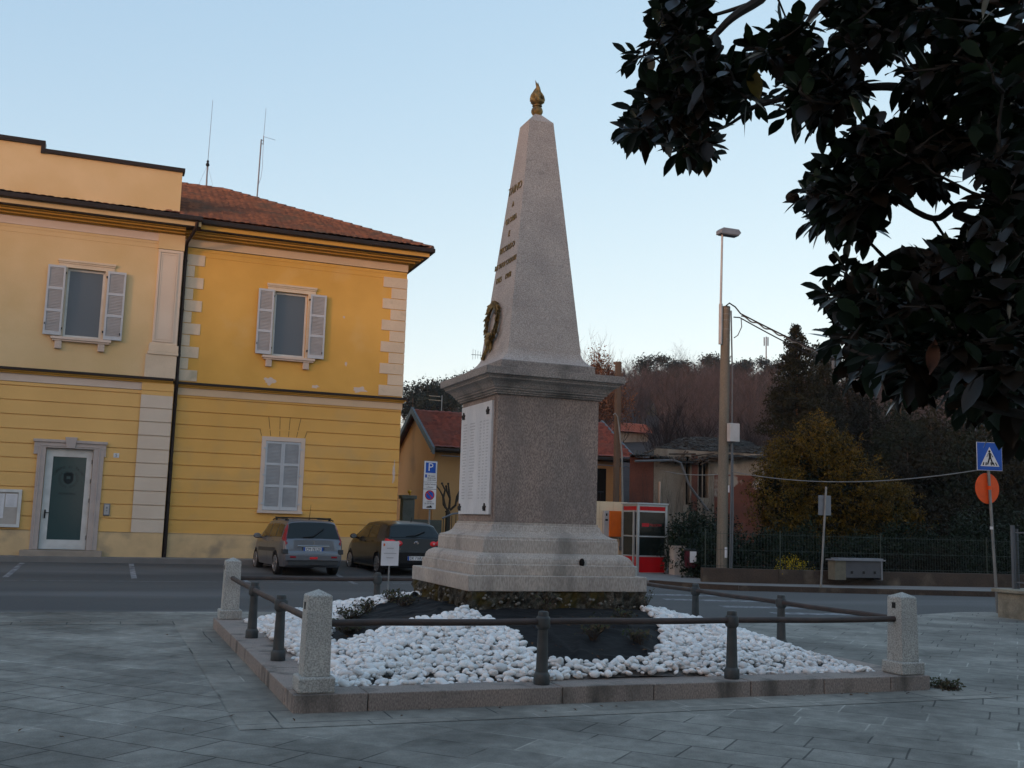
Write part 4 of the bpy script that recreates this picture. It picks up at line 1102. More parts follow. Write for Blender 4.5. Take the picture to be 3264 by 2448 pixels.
# crest decals on the glass
yg = yd+.0185; cx, cz = -.945, 2.42
word = 'COMUNE di TAINO'
for i, ch in enumerate(word):
    if ch == ' ': continue
    a = R(150-120*i/(len(word)-1)); r_ = .43
    o = Vector((cx+r_*math.cos(a), yg, cz-.10+r_*math.sin(a)))
    ex = Vector((math.sin(a), 0, -math.cos(a))); ey = Vector((math.cos(a), 0, math.sin(a)))
    text_mesh('door_lettering', ch, .095, M['decal'], door, o, ex, ey, .0)
text_mesh('door_lettering', 'MUNICIPIO', .09, M['decal'], door, (cx, yg, cz-.44), (1, 0, 0), (0, 0, 1), .0)
cr = MB()
cr.prism([(-.13, .14), (.13, .14), (.13, -.05), (.08, -.13), (0, -.17), (-.08, -.13), (-.13, -.05)], (cx, yg, cz), (1, 0, 0), (0, 0, 1), (0, -.002, 0))
for s_ in (-1, 1):
    for q in range(9):
        a = R(-90+s_*(12+q*14)); c = Vector((cx+.235*math.cos(a), yg-.001, cz-.01+.235*math.sin(a))); d = Vector((-math.sin(a)*s_, 0, math.cos(a)*s_)); u = Vector((math.cos(a), 0, math.sin(a)))
        for k_ in (-1, 1):
            tip = c+d*.04+u*.035*k_
            n_ = Vector((u.z, 0, -u.x))
            cr.add([c, c+(tip-c)*.5+d*.012, tip, c+(tip-c)*.5-d*.012], [(0, 1, 2, 3)])
cr.box(cx-.09, cx+.09, yg-.003, yg, cz+.14, cz+.155)
for q in range(5): cr.box(cx-.085+q*.038, cx-.065+q*.038, yg-.003, yg, cz+.155, cz+.185)
cr.build('door_crest', M['decal'], door, fix=False)
MB().box(cx-.05, cx+.05, yg-.0045, yg-.0025, cz-.02, cz+.06).build('door_crest', M['doorglass'], door)
# number plate, bell, notice board
np_ = thing('house_number', 'small white house number plate right of the entrance', 'house number', (.28, YL, 3.13))
MB().box(.205, .355, YL-.012, YL-.002, 3.07, 3.20).build('plate', M['signwhite'], np_)
text_mesh('digit', '5', .12, M['signblack'], np_, (.28, YL-.0125, 3.132), (1, 0, 0), (0, 0, 1), .001)
it = thing('intercom', 'grey intercom panel on the yellow wall right of the entrance', 'intercom', (.14, YL, 1.56))
MB().box(.05, .225, YL-.05, YL-.001, 1.40, 1.745).build('housing', M['signback'], it, bevel=.012)
MB().box(.075, .20, YL-.056, YL-.049, 1.43, 1.715).build('face_panel', M['lampgrey'], it)
MB().box(.115, .16, YL-.060, YL-.055, 1.60, 1.65).box(.12, .155, YL-.060, YL-.055, 1.53, 1.555).build('button', M['signback'], it)
nb = thing('notice_board', 'white framed notice board with papers at the left edge by the door', 'notice board', (-2.9, YL, 1.5))
MB().box(-3.7, -2.10, YL-.05, YL-.001, 1.01, 2.055).build('board', M['beigebox'], nb)
f = MB(); f.box(-2.18, -2.10, YL-.09, YL-.051, 1.01, 2.055); f.box(-3.7, -2.18, YL-.089, YL-.051, 1.975, 2.054); f.box(-3.7, -2.18, YL-.089, YL-.051, 1.011, 1.09); f.box(-3.78, -3.70, YL-.09, YL-.051, 1.01, 2.055)
f.build('frame', M['white'], nb)
for (a, b, c, d) in ((-2.50, -2.20, 1.56, 1.93), (-2.83, -2.53, 1.25, 1.93), (-3.15, -2.86, 1.5, 1.93), (-3.5, -3.2, 1.45, 1.9)):
    p_ = MB().box(a, b, YL-.056, YL-.052, c, d).build('paper', M['paper'], nb)
    l_ = MB()
    for q in range(int((d-c)/.035)-1): l_.box(a+.03, b-.04-random.random()*.06, YL-.058, YL-.0561, d-.05-q*.035, d-.044-q*.035)
    l_.build('text_line', M['engrave'], p_)
# radio masts on the roof
m1 = thing('roof_antenna', 'tall whip antenna with guy wires on the roof, left of two', 'antenna', (2.67, 38.5, 13.0), 'radio antennas on the tiled roof')
MB().cyl((2.68, 38.5, 12.6), (2.67, 38.5, 14.2), .028, n=8).build('mast', M['signback'], m1)
MB().lathe([(.03, 14.15), (.07, 14.2), (.06, 14.26), (.03, 14.3), (.05, 14.34), (.02, 14.4)], (2.67, 38.5, 0), 8).build('hub', M['black'], m1)
MB().cyl((2.67, 38.5, 14.4), (2.69, 38.5, 16.7), .011, .007, n=5).build('whip', M['signback'], m1)
mb = MB()
for dx, dy in ((-.36, -.2), (.30, -.25), (.09, .4)): mb.cyl((2.67, 38.5, 14.22), (2.67+dx*1.1, 38.5+dy, 13.0), .004, n=4)
mb.build('guy_wire', M['signback'], m1)
m2 = thing('roof_antenna', 'thin bracketed antenna with a side rod on the roof, right of two', 'antenna', (4.51, 38.5, 12.5), 'radio antennas on the tiled roof')
MB().cyl((4.50, 38.5, 12.2), (4.53, 38.5, 15.5), .026, n=8).build('mast', M['signback'], m2)
mb = MB(); mb.cyl((4.52, 38.5, 15.33), (4.62, 38.5, 15.34), .012, n=5); mb.cyl((4.53, 38.5, 15.47), (4.62, 38.5, 15.48), .012, n=5); mb.cyl((4.61, 38.5, 15.3), (4.61, 38.5, 15.65), .016, n=6)
mb.build('bracket', M['signback'], m2)
MB().cyl((4.61, 38.5, 15.6), (4.63, 38.5, 16.74), .009, .006, n=5).cyl((4.62, 38.5, 15.62), (5.05, 38.5, 15.56), .007, n=4).build('whip', M['signback'], m2)
MB().tube([(4.61, 38.48, 15.3), (4.63, 38.48, 14.4), (4.60, 38.48, 14.0), (4.53, 38.48, 13.75)], .007, 4).build('cable', M['signback'], m2)

# ------------------------------------------------------------------ apricot house behind
hy, hx0, hx1 = 41.2, 12.62, 21.35
hs = thing('apricot_house', 'apricot gabled house with red tiled roof behind the monument', 'house', (16.5, 43, .1))
RZ, RY, EZ, EYv = 6.33, 44.0, 4.42, 40.6
MB().box(hx0+.02, hx1, hy, 47.2, 0, 4.62).build('wall', M['apricot_shaded'], hs)
mb = MB(); mb.prism([(hy-.01, 0), (47.21, 0), (47.21, 4.5), (RY, 6.15), (hy-.01, 4.62)], (hx0, 0, 0), (0, 1, 0), (0, 0, 1), (.03, 0, 0)); mb.build('gable_wall', M['apricot_lit'], hs)
MB().prism([(hy, 4.0), (47.2, 4.0), (RY, 6.15)], (hx1-.03, 0, 0), (0, 1, 0), (0, 0, 1), (.04, 0, 0)).build('gable_wall', M['apricot_shaded'], hs)
rr_ = roof('roof', M['tile_red'], hs, 12.42, 21.62, EYv, EZ, RY, RZ, 0, 0, pitch=.30, row=.36, amp=.03, step=.10, seed=4)
mb = MB().add([(12.42, RY, RZ), (21.62, RY, RZ), (21.62, 47.6, EZ-.1), (12.42, 47.6, EZ-.1)], [(0, 1, 2, 3)]); mb.build('roof', M['tile_red'], hs, fix=False)
mb = MB()
for x in (12.33, 21.60):
    mb = MB()
    mb.prism([(EYv-.08, EZ-.22), (RY, RZ-.18), (RY, RZ+.10), (EYv-.08, EZ+.06)], (x, 0, 0), (0, 1, 0), (0, 0, 1), (.10, 0, 0))
    mb.prism([(47.7, EZ-.32), (47.7, EZ-.06), (RY, RZ+.10), (RY, RZ-.18)], (x, 0, 0), (0, 1, 0), (0, 0, 1), (.10, 0, 0))
    mb.build('verge_board', M['slate_trim'], rr_)
MB().box(12.45, 21.60, EYv-.14, EYv-.0, EZ-.08, EZ+.04).build('gutter', M['gutter'], rr_, bevel=.02)
MB().box(12.45, 21.6, EYv+.0, hy+.02, EZ-.10, EZ-.06).build('soffit', M['gutter'], rr_)
MB().tube([(12.7, EYv-.1, 4.15), (21.6, EYv-.1, 4.10)], .02, 5).build('cable', M['slate_trim'], hs)
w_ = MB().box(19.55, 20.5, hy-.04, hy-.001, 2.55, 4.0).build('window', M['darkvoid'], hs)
MB().box(19.45, 19.62, hy-.09, hy-.041, 2.5, 4.05).build('shutter', M['wood'], w_)
ta = thing('tv_antenna', 'two-tier comb television aerial on the red ridge of the apricot house', 'antenna', (13.72, RY, 6.3))
MB().cyl((13.72, RY, 6.2), (13.72, RY, 7.05), .018, n=6).build('mast', M['lampgrey'], ta)
mb = MB()
for z in (6.80, 6.98):
    mb.cyl((13.12, RY, z), (13.62, RY, z), .008, n=4)
    for q in range(12): mb.cyl((13.14+q*.04, RY-.12, z), (13.14+q*.04, RY+.12, z+.03), .006, n=4)
mb.cyl((13.62, RY, 6.8), (13.72, RY, 6.8), .01, n=4)
mb.build('comb', M['quoin'], ta)

# unseen houses added on two sides to shade the square from the low sun
def shade_house(label, x0, x1, y0, y1, h, wm, face):
    t = thing('shade_house', label, 'house', ((x0+x1)/2, (y0+y1)/2, 0), 'unseen houses added to shade the square')
    MB().box(x0, x1, y0, y1, 0, h).build('wall', M[wm], t)
    cx_, cy_ = (x0+x1)/2, (y0+y1)/2
    if x1-x0 > y1-y0: r_ = [(x0+3, cy_, h+2.0), (x1-3, cy_, h+2.0)]
    else: r_ = [(cx_, y0+3, h+2.0), (cx_, y1-3, h+2.0)]
    e = .6; c = [(x0-e, y0-e, h), (x1+e, y0-e, h), (x1+e, y1+e, h), (x0-e, y1+e, h)]
    V = c+r_
    Fq = [(0, 1, 5, 4), (1, 2, 5), (2, 3, 4, 5), (3, 0, 4)] if x1-x0 > y1-y0 else [(0, 1, 4), (1, 2, 5, 4), (2, 3, 5), (3, 0, 4, 5)]
    MB().add(V, Fq+[(3, 2, 1, 0)]).build('roof', M['tile'], t)
    n = int(((x1-x0) if face == 'n' else (y1-y0))/3.2)
    for i in range(n):
        for z in (1.0, 4.4) + ((7.4,) if h > 9 else ()):
            q = 1.6+i*3.2
            if face == 'n': w_ = MB().box(x0+q-.5, x0+q+.5, y1, y1+.03, z, z+1.6).build('window', M['pane'], t); MB().box(x0+q-1.0, x0+q-.52, y1, y1+.05, z, z+1.6).box(x0+q+.52, x0+q+1.0, y1, y1+.05, z, z+1.6).build('shutters', M['fencewire'], w_)
            else: w_ = MB().box(x1, x1+.03, y0+q-.5, y0+q+.5, z, z+1.6).build('window', M['pane'], t); MB().box(x1, x1+.05, y0+q-1.0, y0+q-.52, z, z+1.6).box(x1, x1+.05, y0+q+.52, y0+q+1.0, z, z+1.6).build('shutters', M['fencewire'], w_)
shade_house('long cream house added out of view on the left to shade the square', -40, -30, -14, 25, 9.8, 'quoin', 'e')
shade_house('ochre house added behind the viewer for shade, left one', -22, -2, -18, -9, 8.0, 'plinth', 'n')
shade_house('grey house added behind the viewer for shade, right one', 2, 22, -20, -10, 8.5, 'stucco', 'n')

ta2 = thing('tv_antenna', 'small television aerial showing just left of the obelisk foot', 'antenna', (17.4, RY, 6.3))
x_, z_ = (lambda d_: (d_[0]*RY/d_[1], H+d_[2]*RY/d_[1]))(ray(1052/.6777, 768/.6777))
MB().cyl((x_, RY, 6.2), (x_, RY, z_+.1), .02, n=6).build('mast', M['slate_trim'], ta2)
mb = MB(); mb.cyl((x_, RY, z_), (x_-.75, RY, z_-.02), .012, n=4)
for q in range(5): mb.cyl((x_-.2-q*.12, RY, z_-.12-.03*q), (x_-.2-q*.12, RY, z_+.12+.03*q), .008, n=4)
mb.build('boom', M['slate_trim'], ta2)

# gate post, gate and low wall beside it
gp = thing('gate_pillar', 'dark concrete gate pillar with a yellow warning lamp beside the house gable', 'pillar', (10.66, 38, .1))
MB().box(10.43, 10.89, 37.8, 38.2, 0, 2.30).build('shaft', M['greyconcrete'], gp, bevel=.02)
MB().box(10.37, 10.95, 37.74, 38.26, 2.30, 2.44).build('cap', M['greyconcrete'], gp, bevel=.02)
MB().cyl((10.74, 38, 2.44), (10.74, 38, 2.52), .03).ball((10.72, 38, 2.57), .075).build('warning_lamp', mat('amber lamp', (.45, .24, .01), None, .4), gp, smooth=True)
lw_ = MB().box(10.9, 12.0, 37.9, 38.1, 0, 1.55).build('garden_wall', M['greyconcrete'], loc=(11.4, 38, 0)); tag(lw_, 'low mossy wall between the gate pillar and the green bar gate', 'wall')
gt = thing('bar_gate', 'pale green vertical bar gate behind the parking sign', 'gate', (12.5, 37, 0))
mb = MB()
for i in range(10): mb.cyl((11.75+i*.16, 36.9, .15), (11.75+i*.16, 36.9, 1.62+.22*math.sin(i/9*2.2)), .014, n=5)
mb.build('bars', M['fencewire'], gt)
MB().tube([(11.7, 36.9, 1.62), (12.1, 36.9, 1.80), (12.6, 36.9, 1.86), (13.0, 36.9, 1.75), (13.25, 36.9, 1.55)], .035, 6).cyl((13.25, 36.9, 0), (13.25, 36.9, 1.6), .035, n=6).cyl((11.7, 36.9, .15), (13.2, 36.9, .15), .03, n=6).build('gate_frame', M['signback'], gt)
dk = MB().box(13.4, 17.5, 39.4, 40.4, 0, 1.35).build('clipped_hedge', M['greyconcrete'], loc=(14, 38, 0)); tag(dk, 'dark low wall in shade between the bar gate and the monument', 'wall')

# parking sign stack
ps = thing('parking_sign', 'tall stack of white parking and no-parking panels beside the town hall corner', 'road sign', (9.56, 31.5, .1))
MB().cyl((9.58, 31.56, .05), (9.58, 31.56, 3.3), .032).build('pole', M['galv'], ps, smooth=True)
def panel(z0, z1): return MB().box(9.335, 9.755, 31.5, 31.515, z0, z1).build('panel', M['signwhite'], ps, bevel=.004)
bk_ = MB().box(9.325, 9.765, 31.516, 31.52, 1.885, 3.40).build('backing', M['slate_trim'], ps)
p1 = panel(2.735, 3.385); p2 = panel(2.52, 2.725); p3 = panel(1.895, 2.505)
MB().box(9.38, 9.71, 31.496, 31.4995, 3.02, 3.345).build('blue_field', M['signblue'], p1, bevel=.01)
text_mesh('letter', 'P', .36, M['signwhite'], p1, (9.54, 31.4955, 3.19), (1, 0, 0), (0, 0, 1), .0005)
MB().box(9.37, 9.43, 31.496, 31.4995, 2.87, 2.97).build('blue_field', M['signblue'], p1)
for s_, z in (('90 minuti', 2.925), ('08.00-12.00', 2.855), ('14.00-18.00', 2.795)): text_mesh('lettering', s_, .058, M['signblack'], p1, (9.585, 31.4985, z), (1, 0, 0), (0, 0, 1), .0005)
for s_, z in (('esclusi Sabato', 2.665), ('e Festivi', 2.575)): text_mesh('lettering', s_, .066, M['signblack'], p2, (9.545, 31.4985, z), (1, 0, 0), (0, 0, 1), .0005)
def disc(r0, r1, m_, y, par):
    mb = MB(); n = 32; cx_, cz_ = 9.545, 2.325
    if r0 == 0: mb.add([(cx_+r1*math.cos(2*PI*i/n), y, cz_+r1*math.sin(2*PI*i/n)) for i in range(n)], [tuple(range(n))])
    mb.build('disc', m_, par, fix=False)
disc(0, .155, M['signred'], 31.4975, p3); disc(0, .118, M['signblue'], 31.4965, p3)
MB().prism([(-.115, .10), (-.085, .125), (.115, -.09), (.09, -.12)], (9.545, 31.4955, 2.325), (1, 0, 0), (0, 0, 1), (0, -.0008, 0)).build('slash', M['signred'], p3)
for s_, z in (('Sabato', 2.125), ('01.00-06.00', 2.06)): text_mesh('lettering', s_, .066, M['signblack'], p3, (9.545, 31.4985, z), (1, 0, 0), (0, 0, 1), .0005)
MB().prism([(-.09, -.03), (.09, -.03), (.09, .0), (.06, .045), (.01, .045), (.0, .01), (-.03, .03), (-.09, 0)], (9.545, 31.4985, 1.96), (1, 0, 0), (0, 0, 1), (0, -.001, 0)).build('tow_truck_symbol', M['signblack'], p3)

# ------------------------------------------------------------------ phone booth and things around it
pb = thing('phone_booth', 'red and aluminium glazed telephone booth right of the monument', 'phone booth', (16.08, 29.5, 0))
bx0, bx1, by0, by1, bz0, bz1 = 15.56, 16.62, 29.0, 30.05, .06, 2.27
fr = MB(); s_ = .07
for x in (bx0, bx1-s_):
    for y in (by0, by1-s_): fr.box(x, x+s_, y, y+s_, bz0, bz1-.03)
for z0, z1 in ((bz1-.09, bz1-.035), (bz1-.27, bz1-.22), (1.23, 1.27), (.62, .66), (bz0+.03, bz0+.08)):
    fr.box(bx0+s_, bx1-s_, by0+.01, by0+.05, z0, z1); fr.box(bx0+s_, bx1-s_, by1-.05, by1-.01, z0, z1)
    fr.box(bx0+.01, bx0+.05, by0+s_, by1-s_, z0, z1); fr.box(bx1-.05, bx1-.01, by0+s_, by1-s_, z0, z1)
fr.box(bx0-.012, bx0+.04, by0+.22, by0+.30, bz0, bz1-.22)
fr.build('frame', M['alu'], pb)
MB().box(bx0-.03, bx1+.03, by0-.03, by1+.03, bz1-.033, bz1+.02).build('roof', M['alu'], pb, bevel=.01)
MB().box(bx0+.02, bx1-.02, by0+.02, by1-.02, 0, bz0+.02).build('floor', M['black'], pb)
for nm, z0, z1 in (('top_panel', bz1-.22, bz1-.09), ('lower_panel', bz0+.08, .62)):
    MB().box(bx0+s_, bx1-s_, by0+.02, by0+.04, z0, z1).build(nm, M['boothred'], pb)
    MB().box(bx0+.02, bx0+.04, by0+s_, by1-s_, z0, z1).build(nm, M['boothred'], pb)
    MB().box(bx1-.04, bx1-.02, by0+s_, by1-s_, z0, z1).build(nm, M['boothred'], pb)
gl = MB()
for z0, z1 in ((.66, 1.23), (1.27, bz1-.27)):
    gl.box(bx0+s_, bx1-s_, by0+.027, by0+.033, z0, z1); gl.box(bx0+s_, bx1-s_, by1-.033, by1-.027, z0, z1); gl.box(bx1-.033, bx1-.027, by0+s_, by1-s_, z0, z1); gl.box(bx0+.027, bx0+.033, by0+.30, by1-s_, z0, z1)
gl.build('glass', M['boothglass'], pb)
MB().box(bx0+.72, bx0+.92, by1-.22, by1-.08, 1.05, 1.6).build('telephone', M['black'], pb)
MB().box(bx0+.17, bx0+.42, by0+.0265, by0+.0255, 1.55, 1.66).build('red_sticker', M['signred'], pb)
text_mesh('lettering', 'TELECOM', .10, M['signred'], pb, (bx0+.64, by0+.026, 1.60), (1, 0, 0), (0, 0, 1), .001)
MB().box(bx0+.48, bx0+.50, by0+.3, by0+.32, .7, 1.5).build('phone_cord', M['engrave'], pb)
cw_ = thing('clad_wall', 'cream clad wall panel between the monument and the phone booth', 'wall', (14.5, 31, 0))
mb = MB()
for i in range(5):
    for j in range(4): mb.box(13.7+i*.51, 13.7+i*.51+.502, 31, 31.2, .0+j*.585, .0+j*.585+.577)
mb.build('cladding', M['creamtile'], cw_)
MB().box(13.72, 16.22, 31.02, 31.18, 0, 2.30).build('core', M['stucco'], cw_)
rl = MB(); rl.cyl((13.7, 33.5, 2.72), (16.6, 33.5, 2.72), .015, n=4)
for i in range(22): rl.cyl((13.75+i*.13, 33.5, 2.45), (13.75+i*.13, 33.5, 2.72), .008, n=4)
tag(rl.build('balcony_railing', M['black'], loc=(15, 33.5, 2.4)), 'thin dark railing just above the cream clad wall', 'railing')
oc = thing('vending_machine', 'bright orange flat cabinet with a white side panel on the cream wall', 'cabinet', (15.75, 30.9, 1.2))
MB().box(15.50, 15.93, 30.80, 30.98, 1.19, 2.03).build('orange_door', M['orangebox'], oc, bevel=.01)
MB().box(15.32, 15.497, 30.84, 30.98, 1.15, 2.03).build('side_panel', M['lampgrey'], oc)
MB().box(15.36, 15.45, 30.832, 30.839, 1.70, 1.76).box(15.38, 15.43, 30.832, 30.839, 1.86, 1.94).build('slot', M['signblack'], oc)
MB().box(15.95, 16.15, 30.82, 30.97, .75, 1.15).prism([(0, 0), (.22, 0), (.22, .3)], (15.9, 30.82, .85), (1, 0, 0), (0, 0, 1), (0, .1, 0)).build('bracket', M['slate_trim'], oc)
cb = thing('utility_cabinet', 'narrow beige utility cabinet standing right of the phone booth', 'cabinet', (16.75, 28.4, 0))
MB().box(16.45, 16.93, 28.25, 28.6, 0, .95).build('body', M['beigebox'], cb, bevel=.02)
MB().box(16.43, 16.95, 28.22, 28.62, .94, 1.0).build('lid', M['beigebox'], cb, bevel=.01)
MB().box(16.68, 16.74, 28.244, 28.249, .86, .92).build('sticker', mat('yellow sticker', (.5, .35, .02), None), cb)
MB().box(16.685, 16.693, 28.243, 28.249, .08, .84).build('door_gap', M['black'], cb)
bn = thing('litter_bin', 'maroon litter bin with a pale paper notice on a post', 'bin', (16.2, 26.9, 0))
MB().lathe([(.15, .40), (.19, .46), (.20, .86), (.205, .88)], (16.22, 26.9, 0), 20).build('bucket', M['bin'], bn, smooth=True)
MB().lathe([(.21, .88), (.21, .92), (.15, .955)], (16.22, 26.9, 0), 20).build('lid', M['black'], bn, smooth=True)
MB().cyl((16.42, 26.9, 0), (16.42, 26.9, 1.05), .025).build('post', M['black'], bn)
MB().box(16.05, 16.27, 26.68, 26.685, .56, .88).build('paper_notice', M['paper'], bn)

# wooden pole with conduit
wp = thing('wooden_pole', 'weathered square wooden pole with a metal conduit rising right behind the monument', 'pole', (16.9, 34, 0))
MB().box(17.28, 17.46, 33.95, 34.12, 0, 7.55).build('pole', M['wood'], wp)
MB().tube([(17.12, 33.9, 5.55), (17.2, 33.9, 5.62), (17.30, 33.9, 5.50), (17.40, 33.9, 4.9), (17.50, 33.9, 4.15), (17.56, 33.9, 2.4), (17.56, 33.9, 0)], [.02, .02, .025, .03, .035, .045, .045], 8).build('conduit', M['galv'], wp, smooth=True)

# ------------------------------------------------------------------ ruined house
ru = thing('ruined_house', 'derelict house with peeling red and pale plaster and a collapsed slate roof', 'house', (22, 36, 0))
y = 36.0
relief_wall('pale_wall', M['ruin_pale'], ru, 20.0, 22.75, 0, 4.6, y, [], [(21.36, 21.68, 2.45, 4.35), (21.98, 22.52, 2.75, 4.30)], reveal=.3)
MB().prism([(18.95, y+.02), (20.0, y+.02), (22.0, y+4), (21.5, y+4)], (0, 0, 0), (1, 0, 0), (0, 1, 0), (0, 0, 4.2)).build('red_wall', M['ruin_red'], ru)
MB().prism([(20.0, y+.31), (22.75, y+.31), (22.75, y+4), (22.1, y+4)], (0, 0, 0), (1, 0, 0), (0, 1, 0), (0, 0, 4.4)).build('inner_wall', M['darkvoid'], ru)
MB().box(22.75, 26.2, y+.05, y+4, 3.72, 4.62).build('upper_wall', M['ruin_pale'], ru)
MB().box(22.75, 26.2, y+.04, y+4, 0, 3.72).build('red_wall', M['ruin_red'], ru)
MB().box(21.69, 21.97, y-.02, y+.02, 2.2, 4.45).build('red_pier', M['ruin_red'], ru)
w_ = MB(); w_.box(21.36, 21.42, y-.03, y+.05, 2.45, 4.35); w_.box(21.62, 21.68, y-.03, y+.05, 2.45, 4.35); w_.box(22.46, 22.52, y-.03, y+.05, 2.75, 4.3); w_.box(22.22, 22.25, y+.05, y+.08, 2.75, 4.3); w_.box(21.98, 22.0, y-.03, y+.05, 2.75, 4.3)
w_.build('window_frame', M['ruin_pale'], ru)
# collapsed roof
rn = random.Random(21)
mb = MB(); nx, ny = 46, 14
P0 = lambda u, v: Vector((18.75+2.5*v+(7.7-2.5*v)*u, 35.6+4.6*v, 4.25+.25*u+v*(1.15*min(1, u*1.7+.15))-.28*math.exp(-((u-.32)/.12)**2)*(1-v)))
for j in range(ny+1):
    for i in range(nx+1):
        p = P0(i/nx, j/ny)+Vector((0, 0, rn.uniform(-.035, .035))); mb.v.append(p[:]); mb.n += 1
for j in range(ny):
    for i in range(nx):
        if rn.random() < (.16 if i < 22 else .03): continue
        a = j*(nx+1)+i; mb.f.append((a, a+1, a+nx+2, a+nx+1))
mb.build('roof', M['slate'], ru, fix=False)
mb = MB()
for i in range(900):
    u, v = rn.random(), rn.random(); p = P0(u, v)+Vector((0, 0, .02)); a = rn.uniform(-.6, .6); k_ = rn.uniform(.04, .10)
    mb.obox(p, (k_*1.5*math.cos(a), k_*1.5*math.sin(a), 0), (-k_*math.sin(a), k_*math.cos(a), .02), (0, -.003, .006))
mb.build('slates', M['slate'], ru)
mb = MB()
for i in range(26):
    x = 18.85+i*.13; mb.tube([(x, 35.5+rn.uniform(-.1, .1), 4.22+rn.uniform(-.1, .05)), (x+.8+rn.uniform(-.1, .1), 37, 4.55)], .03, 4)
for i in range(14):
    x = rn.uniform(19, 24); mb.tube([(x, 35.6, 4.1+rn.uniform(-.1, .3)), (x+rn.uniform(.4, 1.4), 35.7, 4.35+rn.uniform(-.15, .25))], .03, 4)
mb.build('rafters', M['bark'], ru)
mb = MB(); mb.tube([(18.9, 35.5, 4.02), (20.6, 35.5, 4.14), (20.9, 35.5, 4.05), (21.35, 35.6, 3.2), (22.3, 35.75, 2.25)], .05, 6)
mb.build('fallen_gutter', M['slate_trim'], ru)
vine = MB()
for i in range(90):
    x = rn.uniform(19.0, 23.0); z0 = rn.uniform(0, 1.5); h = rn.uniform(1, 2.8)
    p = [Vector((x, 35.93, z0))]
    for q in range(5): p.append(p[-1]+Vector((rn.uniform(-.15, .15), rn.uniform(-.03, .02), h/5)))
    vine.tube(p, [.012, .011, .009, .007, .005, .003], 3)
vine.build('dead_creeper', M['bark'], ru)
MB().box(20.22, 20.25, 35.9, 35.99, 2.4, 3.3).build('plaster_strip', M['cream'], ru)
MB().box(24.3, 24.8, 37.5, 38, 5.2, 5.75).build('chimney', M['ruin_pale'], ru)

# ------------------------------------------------------------------ utility pole with lamp and cables
up = thing('utility_pole', 'tapered concrete utility pole stained brown at the top, across the road', 'utility pole', (16.56, 25.8, 0))
MB().tube([(16.56, 25.8, 0), (16.60, 25.8, 3), (16.64, 25.8, 6), (16.67, 25.8, 8.05)], [.158, .148, .138, .130], 20).build('shaft', M['concrete'], up, smooth=True)
mb = MB()
for z in (7.95, 7.80, 7.62, 7.35, 7.05, 4.35, 4.22, 4.12): mb.tube([(16.665, 25.8, z), (16.665, 25.8, z+.02)], (.150 if z < 5 else .138), 16)
mb.build('clamp_band', M['galv'], up)
MB().box(16.60, 16.93, 25.45, 25.62, 4.05, 4.58).build('junction_box', M['greybox'], up, bevel=.015)
mb = MB(); mb.tube([(16.72, 25.60, 7.9), (16.77, 25.60, 6), (16.74, 25.59, 3), (16.68, 25.58, 0)], .022, 6); mb.tube([(16.78, 25.62, 4.1), (16.80, 25.6, 2), (16.74, 25.6, .02)], .03, 6)
mb.build('cable_riser', M['slate_trim'], up)
MB().box(16.56, 16.64, 25.63, 25.645, .75, 1.05).build('paper_label', M['paper'], up); MB().box(16.66, 16.70, 25.62, 25.64, 2.6, 2.8).build('paper_label', M['paper'], up)
sl_ = thing('street_lamp', 'slim grey street lamp tube strapped to the concrete utility pole', 'street lamp', (16.47, 25.8, 6.9))
MB().cyl((16.45, 25.74, 6.9), (16.46, 25.74, 8.1), .055).cyl((16.46, 25.74, 8.1), (16.50, 25.74, 10.25), .036, .030).build('tube', M['lampgrey'], sl_, smooth=True)
mb = MB().prism([(-.12, -.02), (.50, -.02), (.58, .07), (.50, .17), (-.02, .17), (-.12, .10)], (16.50, 25.6, 10.22), (1, 0, 0), (0, 0, 1), (0, .30, 0))
hd_ = mb.build('lamp_head', M['signback'], sl_, bevel=.02)
MB().box(16.44, 17.0, 25.62, 25.88, 10.19, 10.205).build('lens', M['signback'], hd_)
def sag(a, b, s_, r_, n=24, wob=0):
    a = Vector(a); b = Vector(b); rn = random.Random(1)
    return [a+(b-a)*i/n+Vector((0, 0, -s_*4*(i/n)*(1-i/n)))+Vector((0, 0, rn.uniform(-wob, wob))) for i in range(n+1)]
def cable(pts, r_, label, m_='black', grp='overhead cables'):
    return tag(MB().tube(pts, r_, 5).build('overhead_cable', M[m_], loc=pts[0]), label, 'cable', grp)
cable([Vector((16.55, 25.62, 8.02)), Vector((16.66, 25.6, 8.12)), Vector((16.85, 25.58, 8.02))]+sag((16.98, 25.5, 7.82), (24.0, 20.2, 4.2), .35, .03), .022, 'upper thick black cable leaving the top of the concrete pole to the right')
cable([Vector((16.82, 25.62, 7.72)), Vector((16.95, 25.5, 7.70))]+sag((17.0, 25.5, 7.68), (24.0, 20.2, 4.0), .42, .03), .019, 'lower thick black cable leaving the top of the concrete pole to the right')
mb = MB(); rn = random.Random(8)
pp = sag((17.0, 25.5, 7.78), (24.0, 20.2, 4.1), .38, .03)
hx = [pp[0]+(pp[9]-pp[0])*i/60+Vector((0, 0, (.03*math.sin(i*.9)-.03))) for i in range(40)]
mb.tube(hx, .022, 5)
mb.tube([pp[0]+Vector((0, 0, -.1)), pp[0]+Vector((.02, 0, -.35)), pp[0]+Vector((-.08, .05, -.6)), Vector((16.82, 25.6, 7.1))], .015, 5)
mb.tube([pp[7], pp[7]+Vector((.0, 0, -.22))], .045, 6); mb.tube([pp[7]+Vector((0, 0, -.2)), pp[7]+Vector((.02, 0, -.5))], .008, 4)
mb.build('cable_spiral', M['slate_trim'], up)
cable(sag((21.7, 40.5, 4.35), (16.75, 25.62, 3.15), .25, .01), .012, 'thin grey wire from the apricot house eave to the concrete pole', 'galv')
